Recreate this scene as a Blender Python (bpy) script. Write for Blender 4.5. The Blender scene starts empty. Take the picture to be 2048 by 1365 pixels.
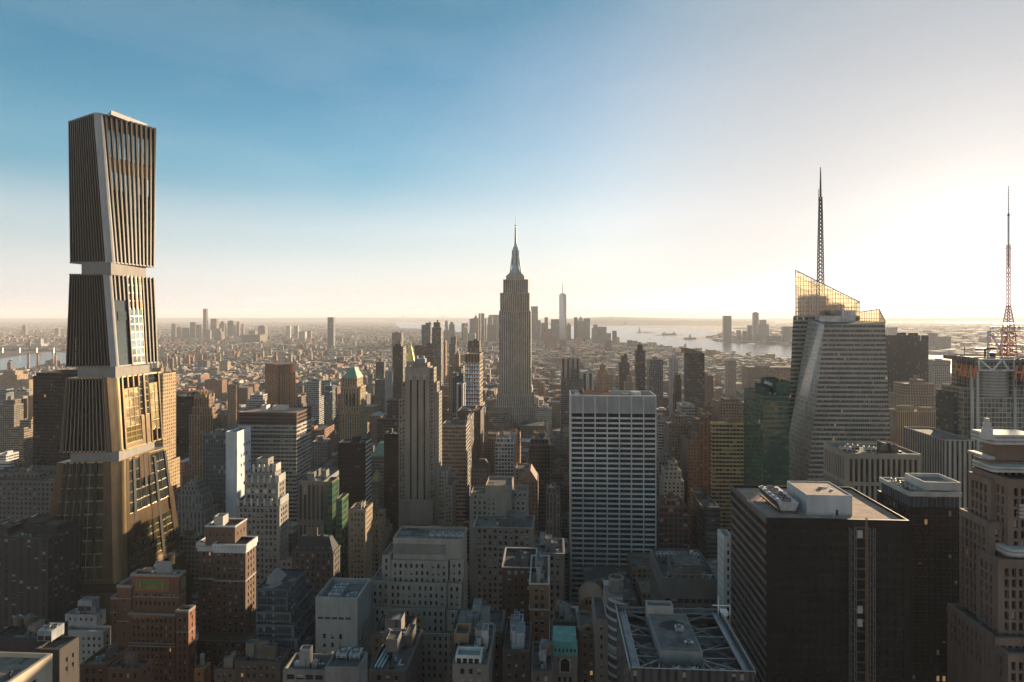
import bpy, math, random
from mathutils import Vector, Matrix
R = math.radians
rnd = random.Random(7)
scene = bpy.context.scene
COL = scene.collection
# ------------------------------------------------------------------ camera, sky, sun, exposure
FPX, CX, HZ, CAMZ, YAW = 1290.0, 1024.0, 630.0, 262.0, R(3.37)
SUN_AZ, SUN_EL = R(34.0), R(8.0)          # azimuth measured from +Y towards +X
SKY_STRENGTH, SUN_STRENGTH, EXPOSURE = 0.05, 5.0, 1.52
AIR_STRENGTH = 0.35
HAZE_DENSITY = 3.7e-5
cam_d = bpy.data.cameras.new('camera')
cam = bpy.data.objects.new('camera', cam_d); COL.objects.link(cam)
cam.location = (0, 0, CAMZ); cam.rotation_euler = (R(90), 0, YAW)
cam_d.sensor_width = 36.0; cam_d.lens = 36.0 * FPX / 2048.0
cam_d.shift_y = -(682.5 - HZ) / 2048.0
cam_d.clip_start = 1.0; cam_d.clip_end = 150000.0
scene.camera = cam
world = bpy.data.worlds.new('World'); scene.world = world; world.use_nodes = True
wn = world.node_tree.nodes; wl = world.node_tree.links; wn.clear()
w_out = wn.new('ShaderNodeOutputWorld'); w_bg = wn.new('ShaderNodeBackground')
sky = wn.new('ShaderNodeTexSky'); sky.sky_type = 'NISHITA'; sky.sun_disc = False
sky.sun_elevation = SUN_EL; sky.sun_rotation = SUN_AZ
sky.altitude = 260; sky.air_density = 1.0; sky.dust_density = 0.25; sky.ozone_density = 2.0
w_bg.inputs['Strength'].default_value = SKY_STRENGTH
sdir = Vector((math.sin(SUN_AZ) * math.cos(SUN_EL), math.cos(SUN_AZ) * math.cos(SUN_EL), math.sin(SUN_EL)))
# the evening veil over that sky: cream at the horizon, teal overhead, whitening towards the sun, boosted and warmed behind
w_tc = wn.new('ShaderNodeTexCoord'); w_sx = wn.new('ShaderNodeSeparateXYZ'); wl.new(w_tc.outputs['Generated'], w_sx.inputs[0])
w_rp = wn.new('ShaderNodeValToRGB'); w_rp.color_ramp.interpolation = 'EASE'
RAMP = [(0.0, (.44, .39, .42)), (.055, (.41, .38, .40)), (.115, (.29, .33, .35)), (.2, (.04, .19, .25)), (.34, (.005, .12, .18)), (.43, (.005, .10, .13)), (1.0, (.005, .05, .08))]
els = w_rp.color_ramp.elements
while len(els) < len(RAMP): els.new(.5)
for e_, (p_, c_) in zip(els, RAMP): e_.position = p_; e_.color = (*c_, 1)
wl.new(w_sx.outputs[2], w_rp.inputs[0])
w_dt = wn.new('ShaderNodeVectorMath'); w_dt.operation = 'DOT_PRODUCT'; w_dt.inputs[1].default_value = sdir; wl.new(w_tc.outputs['Generated'], w_dt.inputs[0])
w_sp = wn.new('ShaderNodeMath'); w_sp.operation = 'MULTIPLY_ADD'; wl.new(w_sx.outputs[2], w_sp.inputs[0]); w_sp.inputs[1].default_value = -.6; wl.new(w_dt.outputs['Value'], w_sp.inputs[2])
def w_map(a, b_, c, d, smooth=True, src=None):
    n = wn.new('ShaderNodeMapRange'); n.interpolation_type = 'SMOOTHSTEP' if smooth else 'LINEAR'
    for i, v_ in enumerate((a, b_, c, d)): n.inputs[i + 1].default_value = v_
    wl.new(src or w_dt.outputs['Value'], n.inputs[0]); return n.outputs[0]
def w_mix(f, a, b_, mode='MIX'):
    n = wn.new('ShaderNodeMix'); n.data_type = 'RGBA'; n.blend_type = mode
    for s_, v_ in ((n.inputs[0], f), (n.inputs[6], a), (n.inputs[7], b_)):
        if isinstance(v_, float): s_.default_value = v_
        elif isinstance(v_, tuple): s_.default_value = (*v_, 1)
        else: wl.new(v_, s_)
    return n.outputs[2]
w_lz = wn.new('ShaderNodeMapRange'); w_lz.inputs[1].default_value = .0; w_lz.inputs[2].default_value = .14; wl.new(w_sx.outputs[2], w_lz.inputs[0])
w_c = w_mix(w_map(.53, .9, 0, 1, False, w_sp.outputs[0]), w_rp.outputs[0], w_mix(w_lz.outputs[0], (.16, .10, .12), (.44, .36, .32)))
w_bk = wn.new('ShaderNodeCombineColor')                       # unseen sky behind the camera, boosted and warmed to light north faces
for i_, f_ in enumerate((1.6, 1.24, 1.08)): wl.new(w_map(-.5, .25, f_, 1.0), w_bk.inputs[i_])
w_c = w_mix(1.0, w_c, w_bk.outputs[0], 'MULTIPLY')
w_hs = wn.new('ShaderNodeHueSaturation'); wl.new(w_map(.86, 1.0, .77, .5), w_hs.inputs['Value'])
w_sm = wn.new('ShaderNodeMapRange'); w_sm.inputs[1].default_value = .0; w_sm.inputs[2].default_value = .25; w_sm.inputs[3].default_value = .3; w_sm.inputs[4].default_value = 1.0
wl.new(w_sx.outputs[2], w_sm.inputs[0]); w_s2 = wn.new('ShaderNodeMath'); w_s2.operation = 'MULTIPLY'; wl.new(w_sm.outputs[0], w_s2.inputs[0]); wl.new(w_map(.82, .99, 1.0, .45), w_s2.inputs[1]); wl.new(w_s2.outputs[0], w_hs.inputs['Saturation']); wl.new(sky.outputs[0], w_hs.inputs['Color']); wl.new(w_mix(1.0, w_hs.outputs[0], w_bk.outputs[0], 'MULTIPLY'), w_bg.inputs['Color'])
w_nz = wn.new('ShaderNodeTexNoise'); w_mp = wn.new('ShaderNodeMapping'); w_mp.inputs['Scale'].default_value = (2.2, 2.2, 9.0); w_mp.inputs['Rotation'].default_value = (0.0, .25, 0.0)
w_nz.inputs['Scale'].default_value = 1.6; w_nz.inputs['Detail'].default_value = 6; w_nz.inputs['Distortion'].default_value = .6
wl.new(w_tc.outputs['Generated'], w_mp.inputs[0]); wl.new(w_mp.outputs[0], w_nz.inputs[0])
w_nm = wn.new('ShaderNodeMapRange'); w_nm.inputs[1].default_value = .35; w_nm.inputs[2].default_value = .75; w_nm.inputs[3].default_value = 0.0; w_nm.inputs[4].default_value = .16
wl.new(w_nz.outputs[0], w_nm.inputs[0]); w_c = w_mix(w_nm.outputs[0], w_c, (.44, .43, .45))      # thin uneven cirrus
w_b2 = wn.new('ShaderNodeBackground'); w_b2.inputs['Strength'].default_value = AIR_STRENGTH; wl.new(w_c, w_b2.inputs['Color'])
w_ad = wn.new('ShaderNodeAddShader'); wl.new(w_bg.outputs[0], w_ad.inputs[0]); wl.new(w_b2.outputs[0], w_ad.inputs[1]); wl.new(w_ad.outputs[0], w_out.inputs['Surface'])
sun_d = bpy.data.lights.new('sun', 'SUN'); sun_d.energy = SUN_STRENGTH; sun_d.angle = R(0.5)
sun_d.color = (1.0, 0.76, 0.48)
sun = bpy.data.objects.new('sun', sun_d); COL.objects.link(sun)
sun.rotation_euler = sdir.to_track_quat('Z', 'Y').to_euler()
sun.location = (0, 0, 900)
scene.view_settings.view_transform = 'Standard'; scene.view_settings.look = 'None'
scene.view_settings.gamma = 1.0; scene.view_settings.exposure = EXPOSURE
scene.view_settings.use_curve_mapping = False
scene.render.engine = 'CYCLES'
cy = scene.cycles
cy.use_denoising = True; cy.denoising_prefilter = 'NONE'
cy.max_bounces = 5; cy.diffuse_bounces = 2; cy.glossy_bounces = 3; cy.transmission_bounces = 4
cy.volume_bounces = 0; cy.transparent_max_bounces = 12
cy.sample_clamp_indirect = 6.0; cy.caustics_reflective = False; cy.caustics_refractive = False

# ------------------------------------------------------------------ photograph geometry -> world
SN, CS = math.sin(YAW), math.cos(YAW)
def ray(px):                                   # slope x / y of a photo column
    u = (px - CX) / FPX
    return (-SN + u * CS) / (CS + u * SN)
def wx(px, Y): return ray(px) * Y
def depth(px, Y):
    u = (px - CX) / FPX
    return Y / (CS + u * SN)
def wz(py, px, Y): return CAMZ - depth(px, Y) * (py - HZ) / FPX
def dpoint(px, d, py=HZ):                      # world point at camera depth d
    u = (px - CX) / FPX
    return Vector((d * (-SN + u * CS), d * (CS + u * SN), CAMZ - d * (py - HZ) / FPX))
def gpoint(px, py):                            # point of the ground seen at a photo pixel
    return dpoint(px, CAMZ * FPX / (py - HZ), py)
def to_px(x, y, z):
    d = -SN * x + CS * y
    u = (CS * x + SN * y) / d
    return CX + u * FPX, HZ + (CAMZ - z) / d * FPX

# ------------------------------------------------------------------ materials
def new_mat(name):
    m = bpy.data.materials.new(name); m.use_nodes = True
    nt = m.node_tree
    return m, nt, nt.nodes['Principled BSDF']
def node(nt, t, **kw):
    n = nt.nodes.new(t)
    for k, v in kw.items(): setattr(n, k, v)
    return n
def mth(nt, op, a, b=None, c=None):
    n = nt.nodes.new('ShaderNodeMath'); n.operation = op
    for i, x in enumerate((a, b, c)):
        if x is None: continue
        if isinstance(x, (int, float)): n.inputs[i].default_value = x
        else: nt.links.new(x, n.inputs[i])
    return n.outputs[0]
def mixc(nt, fac, a, b, mode='MIX'):
    n = nt.nodes.new('ShaderNodeMix'); n.data_type = 'RGBA'; n.blend_type = mode
    def setin(sock, x):
        if isinstance(x, (int, float)): sock.default_value = x
        elif isinstance(x, tuple): sock.default_value = (*x[:3], 1.0)
        else: nt.links.new(x, sock)
    setin(n.inputs[0], fac); setin(n.inputs[6], a); setin(n.inputs[7], b)
    return n.outputs[2]
def obj_col(nt, attr=None):
    if attr:
        n = node(nt, 'ShaderNodeAttribute'); n.attribute_name = attr; return n.outputs['Color'], None
    n = node(nt, 'ShaderNodeObjectInfo'); return n.outputs['Color'], n.outputs['Random']
def weather(nt, base, scale=0.05, lo=0.72, hi=1.12):
    """stains: broad blotches and long vertical streaks"""
    tc = node(nt, 'ShaderNodeTexCoord')
    mp = node(nt, 'ShaderNodeMapping'); mp.inputs['Scale'].default_value = (1.0, 1.0, 0.16)
    nt.links.new(tc.outputs['Object'], mp.inputs[0])
    n1 = node(nt, 'ShaderNodeTexNoise'); n1.inputs['Scale'].default_value = scale * 6; n1.inputs['Detail'].default_value = 4
    nt.links.new(mp.outputs[0], n1.inputs[0])
    n2 = node(nt, 'ShaderNodeTexNoise'); n2.inputs['Scale'].default_value = scale; n2.inputs['Detail'].default_value = 3
    nt.links.new(tc.outputs['Object'], n2.inputs[0])
    s = mth(nt, 'ADD', mth(nt, 'MULTIPLY', n1.outputs[0], 0.5), mth(nt, 'MULTIPLY', n2.outputs[0], 0.5))
    mr = node(nt, 'ShaderNodeMapRange'); mr.inputs[1].default_value = 0.35; mr.inputs[2].default_value = 0.65
    mr.inputs[3].default_value = lo; mr.inputs[4].default_value = hi
    nt.links.new(s, mr.inputs[0])
    cmb = node(nt, 'ShaderNodeCombineXYZ')
    for i in range(3): nt.links.new(mr.outputs[0], cmb.inputs[i])
    return mixc(nt, 1.0, base, cmb.outputs[0], 'MULTIPLY')

def facade(name, u0, u1, v0, v1, glass=(.018, .022, .026), sp=1.0, rough=0.9, blind=(.22, .2, .17), pblind=.3,
           lit=.002, group=0, attr=None, grough=.08, bump=.5, wspec=.3, metal=0.0):
    """windows laid out by the wall's own UV (u in bays, v in storeys from the roof down)"""
    m, nt, b = new_mat(name)
    uv = node(nt, 'ShaderNodeUVMap'); sx = node(nt, 'ShaderNodeSeparateXYZ'); nt.links.new(uv.outputs[0], sx.inputs[0])
    u, v = sx.outputs[0], sx.outputs[1]
    fu, fv = mth(nt, 'FRACT', u), mth(nt, 'FRACT', v)
    col = mth(nt, 'MULTIPLY', mth(nt, 'GREATER_THAN', fu, u0), mth(nt, 'LESS_THAN', fu, u1))
    row = mth(nt, 'MULTIPLY', mth(nt, 'GREATER_THAN', fv, v0), mth(nt, 'LESS_THAN', fv, v1))
    if group:
        g = mth(nt, 'FRACT', mth(nt, 'DIVIDE', u, float(group)))
        col = mth(nt, 'MULTIPLY', col, mth(nt, 'GREATER_THAN', g, 0.4 / group))
        col = mth(nt, 'MULTIPLY', col, mth(nt, 'LESS_THAN', g, 1 - 0.25 / group))
    win = mth(nt, 'MULTIPLY', col, row)
    oc, rn = obj_col(nt, attr)
    cmb = node(nt, 'ShaderNodeCombineXYZ')
    nt.links.new(mth(nt, 'FLOOR', u), cmb.inputs[0]); nt.links.new(mth(nt, 'FLOOR', v), cmb.inputs[1])
    if rn is not None: nt.links.new(mth(nt, 'MULTIPLY', rn, 371.0), cmb.inputs[2])
    wnz = node(nt, 'ShaderNodeTexWhiteNoise', noise_dimensions='3D'); nt.links.new(cmb.outputs[0], wnz.inputs[0])
    s3 = node(nt, 'ShaderNodeSeparateColor'); nt.links.new(wnz.outputs['Color'], s3.inputs[0])
    r1, r2, r3 = s3.outputs[0], s3.outputs[1], s3.outputs[2]
    isb = mth(nt, 'LESS_THAN', r1, pblind)
    drop = mth(nt, 'LESS_THAN', mth(nt, 'SUBTRACT', fv, v0), mth(nt, 'MULTIPLY', r2, (v1 - v0)))
    isb = mth(nt, 'MULTIPLY', isb, drop)
    gvar = mixc(nt, r2, glass, tuple(min(1, g * 2.0 + .003) for g in glass))
    gcol = mixc(nt, isb, gvar, blind)
    wall = weather(nt, oc)
    if sp != 1.0:
        wall = mixc(nt, col, wall, mixc(nt, 1.0, wall, (sp, sp, sp * 1.03), 'MULTIPLY'))
    nt.links.new(mixc(nt, win, wall, gcol), b.inputs['Base Color'])
    gl = mth(nt, 'MULTIPLY', win, mth(nt, 'SUBTRACT', 1.0, isb))
    mr = node(nt, 'ShaderNodeMapRange'); mr.inputs[3].default_value = rough; mr.inputs[4].default_value = grough
    nt.links.new(gl, mr.inputs[0]); nt.links.new(mr.outputs[0], b.inputs['Roughness'])
    ms = node(nt, 'ShaderNodeMapRange'); ms.inputs[3].default_value = wspec; ms.inputs[4].default_value = 0.22
    nt.links.new(gl, ms.inputs[0]); nt.links.new(ms.outputs[0], b.inputs['Specular IOR Level'])
    if metal:
        nt.links.new(mth(nt, 'MULTIPLY', mth(nt, 'SUBTRACT', 1.0, win), metal), b.inputs['Metallic'])
    if lit:
        e = mth(nt, 'MULTIPLY', win, mth(nt, 'GREATER_THAN', r3, 1 - lit))
        b.inputs['Emission Color'].default_value = (1.0, .62, .25, 1)
        nt.links.new(mth(nt, 'MULTIPLY', e, 0.1), b.inputs['Emission Strength'])
    if bump:
        bp = node(nt, 'ShaderNodeBump'); bp.inputs['Strength'].default_value = bump; bp.inputs['Distance'].default_value = 0.4
        wob = node(nt, 'ShaderNodeTexNoise'); wob.inputs['Scale'].default_value = 0.35
        tc = node(nt, 'ShaderNodeTexCoord'); nt.links.new(tc.outputs['Object'], wob.inputs[0])
        h = mth(nt, 'ADD', mth(nt, 'SUBTRACT', 1.0, win), mth(nt, 'MULTIPLY', wob.outputs[0], 0.12))
        nt.links.new(h, bp.inputs['Height']); nt.links.new(bp.outputs[0], b.inputs['Normal'])
    return m

def plain(name, color=None, rough=.85, metal=0.0, scale=.05, lo=.75, hi=1.12, spec=.3, attr=None, grain=0.0):
    m, nt, b = new_mat(name)
    base = obj_col(nt, attr)[0] if color is None else None
    if base is None:
        rgb = node(nt, 'ShaderNodeRGB'); rgb.outputs[0].default_value = (*color, 1); base = rgb.outputs[0]
    nt.links.new(weather(nt, base, scale, lo, hi), b.inputs['Base Color'])
    b.inputs['Roughness'].default_value = rough; b.inputs['Metallic'].default_value = metal
    b.inputs['Specular IOR Level'].default_value = spec
    if grain:
        n = node(nt, 'ShaderNodeTexNoise'); n.inputs['Scale'].default_value = 1.2; n.inputs['Detail'].default_value = 5
        tc = node(nt, 'ShaderNodeTexCoord'); nt.links.new(tc.outputs['Object'], n.inputs[0])
        bp = node(nt, 'ShaderNodeBump'); bp.inputs['Strength'].default_value = grain; bp.inputs['Distance'].default_value = .15
        nt.links.new(n.outputs[0], bp.inputs['Height']); nt.links.new(bp.outputs[0], b.inputs['Normal'])
    return m

def glass_mat(name, color, rough=.06, spec=.8, wob=.15):
    m, nt, b = new_mat(name)
    oi = node(nt, 'ShaderNodeObjectInfo')
    nt.links.new(mixc(nt, oi.outputs['Random'], color, tuple(c * 2.2 for c in color)), b.inputs['Base Color'])
    b.inputs['Roughness'].default_value = rough; b.inputs['Specular IOR Level'].default_value = spec
    n = node(nt, 'ShaderNodeTexNoise'); n.inputs['Scale'].default_value = .5
    tc = node(nt, 'ShaderNodeTexCoord'); nt.links.new(tc.outputs['Object'], n.inputs[0])
    bp = node(nt, 'ShaderNodeBump'); bp.inputs['Strength'].default_value = wob; bp.inputs['Distance'].default_value = .3
    nt.links.new(n.outputs[0], bp.inputs['Height']); nt.links.new(bp.outputs[0], b.inputs['Normal'])
    return m

M = {}
def mirror(name, color, rough, wob=.1, metal=.9):
    m, nt, b = new_mat(name); tc = node(nt, 'ShaderNodeTexCoord')
    n0 = node(nt, 'ShaderNodeTexNoise'); n0.inputs['Scale'].default_value = .09; n0.inputs['Detail'].default_value = 3; nt.links.new(tc.outputs['Object'], n0.inputs[0])
    v = node(nt, 'ShaderNodeTexVoronoi', distance='CHEBYCHEV'); v.inputs['Scale'].default_value = .22; nt.links.new(tc.outputs['Object'], v.inputs[0])
    mr = node(nt, 'ShaderNodeMapRange'); mr.inputs[1].default_value = .38; mr.inputs[2].default_value = .62; nt.links.new(n0.outputs[0], mr.inputs[0])
    nt.links.new(mixc(nt, mr.outputs[0], tuple(c * .35 for c in color), color), b.inputs['Base Color']); b.inputs['Metallic'].default_value = metal; b.inputs['Roughness'].default_value = rough  # lighter and darker patches put uneven reflections into the pane colour
    n1 = node(nt, 'ShaderNodeTexNoise'); n1.inputs['Scale'].default_value = .3; nt.links.new(tc.outputs['Object'], n1.inputs[0])
    bp = node(nt, 'ShaderNodeBump'); bp.inputs['Strength'].default_value = wob; bp.inputs['Distance'].default_value = .5
    sc = node(nt, 'ShaderNodeSeparateColor'); nt.links.new(v.outputs['Color'], sc.inputs[0])
    nt.links.new(mth(nt, 'ADD', n1.outputs[0], mth(nt, 'MULTIPLY', sc.outputs[0], .25)), bp.inputs['Height']); nt.links.new(bp.outputs[0], b.inputs['Normal'])
    return m
M['plain'] = plain('masonry')
M['gravel'] = plain('gravel_roof', rough=.95, scale=.25, lo=.6, hi=1.2, grain=.5)
m_, nt_, b_ = new_mat('patched_roof'); oc_, rn_ = obj_col(nt_)
vo_ = node(nt_, 'ShaderNodeTexVoronoi', distance='CHEBYCHEV'); vo_.inputs['Scale'].default_value = .16; tc_ = node(nt_, 'ShaderNodeTexCoord'); nt_.links.new(tc_.outputs['Object'], vo_.inputs[0])
sc_ = node(nt_, 'ShaderNodeSeparateColor'); nt_.links.new(vo_.outputs['Color'], sc_.inputs[0])
base_ = mixc(nt_, .62, oc_, mixc(nt_, rn_, (.05, .048, .046), (.17, .15, .13))); patch_ = mixc(nt_, mth(nt_, 'GREATER_THAN', sc_.outputs[0], .72), base_, mixc(nt_, sc_.outputs[1], (.05, .05, .05), (.24, .22, .2)))
nt_.links.new(weather(nt_, patch_, .3, .55, 1.25), b_.inputs['Base Color']); b_.inputs['Roughness'].default_value = .95; b_.inputs['Specular IOR Level'].default_value = .12; M['roof'] = m_
M['punch'] = facade('punched_windows', .26, .74, .24, .76)
M['pair'] = facade('paired_windows', .12, .88, .24, .74, group=2)
M['band'] = facade('ribbon_windows', .04, .96, .34, .84, pblind=.25)
M['stripe'] = facade('window_strips', .3, .72, .2, .82, sp=.45)
M['grid'] = facade('framed_windows', .12, .88, .16, .84, pblind=.25)
M['glass'] = facade('curtain_wall', .05, .95, .05, .93, glass=(.03, .04, .048), pblind=.14, rough=.5, bump=.12, sp=.8)
M['blackglass'] = facade('black_curtain_wall', .05, .95, .05, .93, glass=(.006, .006, .007), pblind=.06, blind=(.06, .05, .04), rough=.5, bump=.12)
M['glassgreen'] = facade('green_curtain_wall', .04, .96, .3, .95, glass=(.016, .058, .044), pblind=.16, blind=(.12, .12, .07), rough=.18, bump=.1, wspec=.7)
M['beigeglass'] = facade('beige_curtain_wall', .07, .93, .08, .9, glass=(.1, .09, .075), pblind=.2, blind=(.25, .22, .17), rough=.5, bump=.1)
M['fine'] = facade('fine_mullions', .22, .86, .08, .93, glass=(.02, .019, .018), pblind=.12, rough=.6, bump=.2, sp=.7)
M['slot'] = facade('slot_windows', .3, .72, .0, 1.0, glass=(.02, .02, .022), pblind=0.0, bump=.6)
M['farwall'] = facade('far_walls', .28, .72, .3, .75, attr='bcol', bump=0, lit=0, rough=.95, grough=.25)
M['farroof'] = plain('far_roofs', rough=.95, attr='rcol', scale=.02, lo=.8, hi=1.15)
M['steel'] = plain('grey_steel', (.22, .22, .22), rough=.45, metal=.6, lo=.6, hi=1.2, scale=.3)
M['galv'] = plain('galvanised_metal', (.42, .43, .44), rough=.42, metal=.55, lo=.6, hi=1.15, scale=.3)
M['darkmetal'] = plain('dark_metal', (.035, .035, .036), rough=.5, metal=.3, lo=.6, hi=1.3, scale=.3)
M['white'] = plain('white_paint', (.72, .7, .67), rough=.6, lo=.75, hi=1.05, scale=.2)
M['redsteel'] = plain('red_painted_steel', (.42, .1, .05), rough=.55, lo=.8, hi=1.1)
M['lid'] = plain('weathered_lid', (.12, .11, .1), rough=.9, lo=.7, hi=1.2, scale=.4)
M['wood'] = plain('weathered_wood', (.17, .12, .085), rough=.9, lo=.6, hi=1.2, scale=.4)
M['copperbright'] = plain('turquoise_copper', (.12, .31, .26), rough=.7, lo=.6, hi=1.15, scale=.4)
M['copper'] = plain('green_copper', (.17, .31, .24), rough=.7, lo=.65, hi=1.15, scale=.25)
M['gold'] = plain('gilded_roof', (.62, .42, .1), rough=.35, metal=.8, lo=.85, hi=1.08, scale=.2)
M['brick'] = plain('red_brick', (.26, .11, .065), rough=.9, lo=.7, hi=1.15, scale=.15)
M['black'] = plain('black_metal', (.011, .0105, .0105), rough=.6, spec=.12, lo=.7, hi=1.3)
M['orangesign'] = plain('orange_letters', (.62, .2, .1), rough=.5, lo=.9, hi=1.05)
M['pane'] = glass_mat('window_glass', (.007, .0075, .009), rough=.1, spec=.25)
M['panegrey'] = glass_mat('dim_lit_glass', (.045, .045, .046), spec=.25)  # paler glass stands for dimly lit windows by colour alone
M['panewarm'] = glass_mat('brown_glass', (.012, .009, .007), spec=.25)
M['blind'] = plain('roller_blind', (.3, .275, .24), rough=.8, lo=.85, hi=1.1, scale=.6)
M['frame'] = plain('window_frame', (.12, .105, .09), rough=.6, lo=.8, hi=1.1)
m_, nt_, b_ = new_mat('lit_room'); b_.inputs['Base Color'].default_value = (.3, .2, .1, 1)
b_.inputs['Emission Color'].default_value = (1, .6, .25, 1); b_.inputs['Emission Strength'].default_value = .1
M['lit'] = m_

# ------------------------------------------------------------------ mesh building
def empty(name, loc):
    o = bpy.data.objects.new(name, None); COL.objects.link(o); o.location = loc; o.empty_display_size = 5
    return o
def tag(o, label=None, cat=None, group=None, kind=None):
    if label: o['label'] = label
    if cat: o['category'] = cat
    if group: o['group'] = group
    if kind: o['kind'] = kind
    return o
class MB:
    def __init__(s): s.v, s.f, s.m, s.uv = [], [], [], []
    def poly(s, pts, mat=0, uv=None):
        i = len(s.v); s.v += [tuple(p) for p in pts]
        s.f.append(tuple(range(i, i + len(pts)))); s.m.append(mat)
        s.uv += uv if uv else [(0.0, 0.0)] * len(pts)
    def wall(s, p, q, z0, z1, mat=0, bw=4.0, fh=3.8, zt=None):
        """vertical quad from p to q (x,y), outside on the right of p->q"""
        W = math.hypot(q[0] - p[0], q[1] - p[1]); n = max(1, round(W / bw)); zt = z1 if zt is None else zt
        s.poly([(p[0], p[1], z0), (q[0], q[1], z0), (q[0], q[1], z1), (p[0], p[1], z1)], mat,
               [(0, (zt - z0) / fh), (n, (zt - z0) / fh), (n, (zt - z1) / fh), (0, (zt - z1) / fh)])
    def box(s, x0, x1, y0, y1, z0, z1, mat=0, top=None, bot=False):
        s.wall((x0, y0), (x1, y0), z0, z1, mat); s.wall((x1, y0), (x1, y1), z0, z1, mat)
        s.wall((x1, y1), (x0, y1), z0, z1, mat); s.wall((x0, y1), (x0, y0), z0, z1, mat)
        s.poly([(x0, y0, z1), (x1, y0, z1), (x1, y1, z1), (x0, y1, z1)], mat if top is None else top)
        if bot: s.poly([(x0, y1, z0), (x1, y1, z0), (x1, y0, z0), (x0, y0, z0)], mat)
    def ring(s, x0, x1, y0, y1, z0, z1, mat=0, t=.75):
        """a coping or string course: a closed band round a block, open in the middle"""
        s.box(x0, x1, y0, y0 + t, z0, z1, mat, bot=True); s.box(x0, x1, y1 - t, y1, z0, z1, mat, bot=True)
        s.box(x0, x0 + t, y0 + t, y1 - t, z0, z1, mat, bot=True); s.box(x1 - t, x1, y0 + t, y1 - t, z0, z1, mat, bot=True)
    def prism(s, pts, z0, z1, mat=0, top=None, bw=4.0, fh=3.8, pts_top=None, cap=True, bot=False):
        """pts counter-clockwise seen from above; z may be per-point lists"""
        n = len(pts); pt = pts_top or pts
        zz0 = z0 if isinstance(z0, (list, tuple)) else [z0] * n
        zz1 = z1 if isinstance(z1, (list, tuple)) else [z1] * n
        zt = max(zz1)
        for i in range(n):
            j = (i + 1) % n; p, q, P, Q = pts[i], pts[j], pt[i], pt[j]
            W = math.hypot(q[0] - p[0], q[1] - p[1]); k = max(1, round(W / bw))
            s.poly([(p[0], p[1], zz0[i]), (q[0], q[1], zz0[j]), (Q[0], Q[1], zz1[j]), (P[0], P[1], zz1[i])], mat,
                   [(0, (zt - zz0[i]) / fh), (k, (zt - zz0[j]) / fh), (k, (zt - zz1[j]) / fh), (0, (zt - zz1[i]) / fh)])
        if cap: s.poly([(pt[i][0], pt[i][1], zz1[i]) for i in range(n)], mat if top is None else top)
        if bot: s.poly([(pts[i][0], pts[i][1], zz0[i]) for i in range(n)][::-1], mat)
    def cone(s, cx, cy, r0, r1, z0, z1, n=14, mat=0, cap=True, a0=0.0):
        P = [(cx + r0 * math.cos(a0 + 2 * math.pi * i / n), cy + r0 * math.sin(a0 + 2 * math.pi * i / n)) for i in range(n)]
        Q = [(cx + r1 * math.cos(a0 + 2 * math.pi * i / n), cy + r1 * math.sin(a0 + 2 * math.pi * i / n)) for i in range(n)]
        for i in range(n):
            j = (i + 1) % n
            s.poly([(*P[i], z0), (*P[j], z0), (*Q[j], z1), (*Q[i], z1)], mat)
        if cap and r1 > .01: s.poly([(*q, z1) for q in Q], mat)
    def bar(s, a, b, w, mat=0, h=None):
        a, b = Vector(a), Vector(b); d = b - a
        if d.length < 1e-6: return
        d.normalize(); up = Vector((0, 0, 1)) if abs(d.z) < .95 else Vector((1, 0, 0))
        e = d.cross(up).normalized(); g = e.cross(d).normalized(); h = h or w
        e *= w / 2; g *= h / 2
        A = [a + e + g, a - e + g, a - e - g, a + e - g]; B = [b + e + g, b - e + g, b - e - g, b + e - g]
        for i in range(4):
            j = (i + 1) % 4; s.poly([A[i], A[j], B[j], B[i]][::-1], mat)
        s.poly(A, mat); s.poly(B[::-1], mat)
    def obox(s, o, d, n, a0, a1, z0, z1, t0, t1, mat=0):
        """box on a wall: along d, out along n"""
        def P(a, t, z): return (o[0] + d[0] * a + n[0] * t, o[1] + d[1] * a + n[1] * t, z)
        s.poly([P(a0, t1, z0), P(a1, t1, z0), P(a1, t1, z1), P(a0, t1, z1)], mat)
        s.poly([P(a0, t0, z0), P(a0, t1, z0), P(a0, t1, z1), P(a0, t0, z1)], mat)
        s.poly([P(a1, t1, z0), P(a1, t0, z0), P(a1, t0, z1), P(a1, t1, z1)], mat)
        s.poly([P(a0, t1, z1), P(a1, t1, z1), P(a1, t0, z1), P(a0, t0, z1)], mat)
        s.poly([P(a0, t0, z0), P(a1, t0, z0), P(a1, t1, z0), P(a0, t1, z0)], mat)
    def tier(s, x0, x1, y0, y1, z0, z1, wall=0, pl=1, rf=2, bw=4.0, fh=3.8, par=1.1, th=.45, faces='NEWS'):
        """storeys with windows, then a parapet round a sunken roof"""
        zb = z1 - .9
        w = lambda c: wall if c in faces else pl
        for p, q, c in (((x0, y0), (x1, y0), 'N'), ((x1, y0), (x1, y1), 'W'), ((x1, y1), (x0, y1), 'S'), ((x0, y1), (x0, y0), 'E')):
            s.wall(p, q, z0, zb, w(c), bw, fh); s.wall(p, q, zb, z1, pl)
        a0, a1, b0, b1 = x0 + th, x1 - th, y0 + th, y1 - th
        O = [(x0, y0), (x1, y0), (x1, y1), (x0, y1)]; I = [(a0, b0), (a1, b0), (a1, b1), (a0, b1)]
        for i in range(4):
            j = (i + 1) % 4
            s.poly([(*O[i], z1), (*O[j], z1), (*I[j], z1), (*I[i], z1)], pl)
            s.poly([(*I[j], z1 - par), (*I[i], z1 - par), (*I[i], z1), (*I[j], z1)], pl)
        s.poly([(*p, z1 - par) for p in I], rf)
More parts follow.
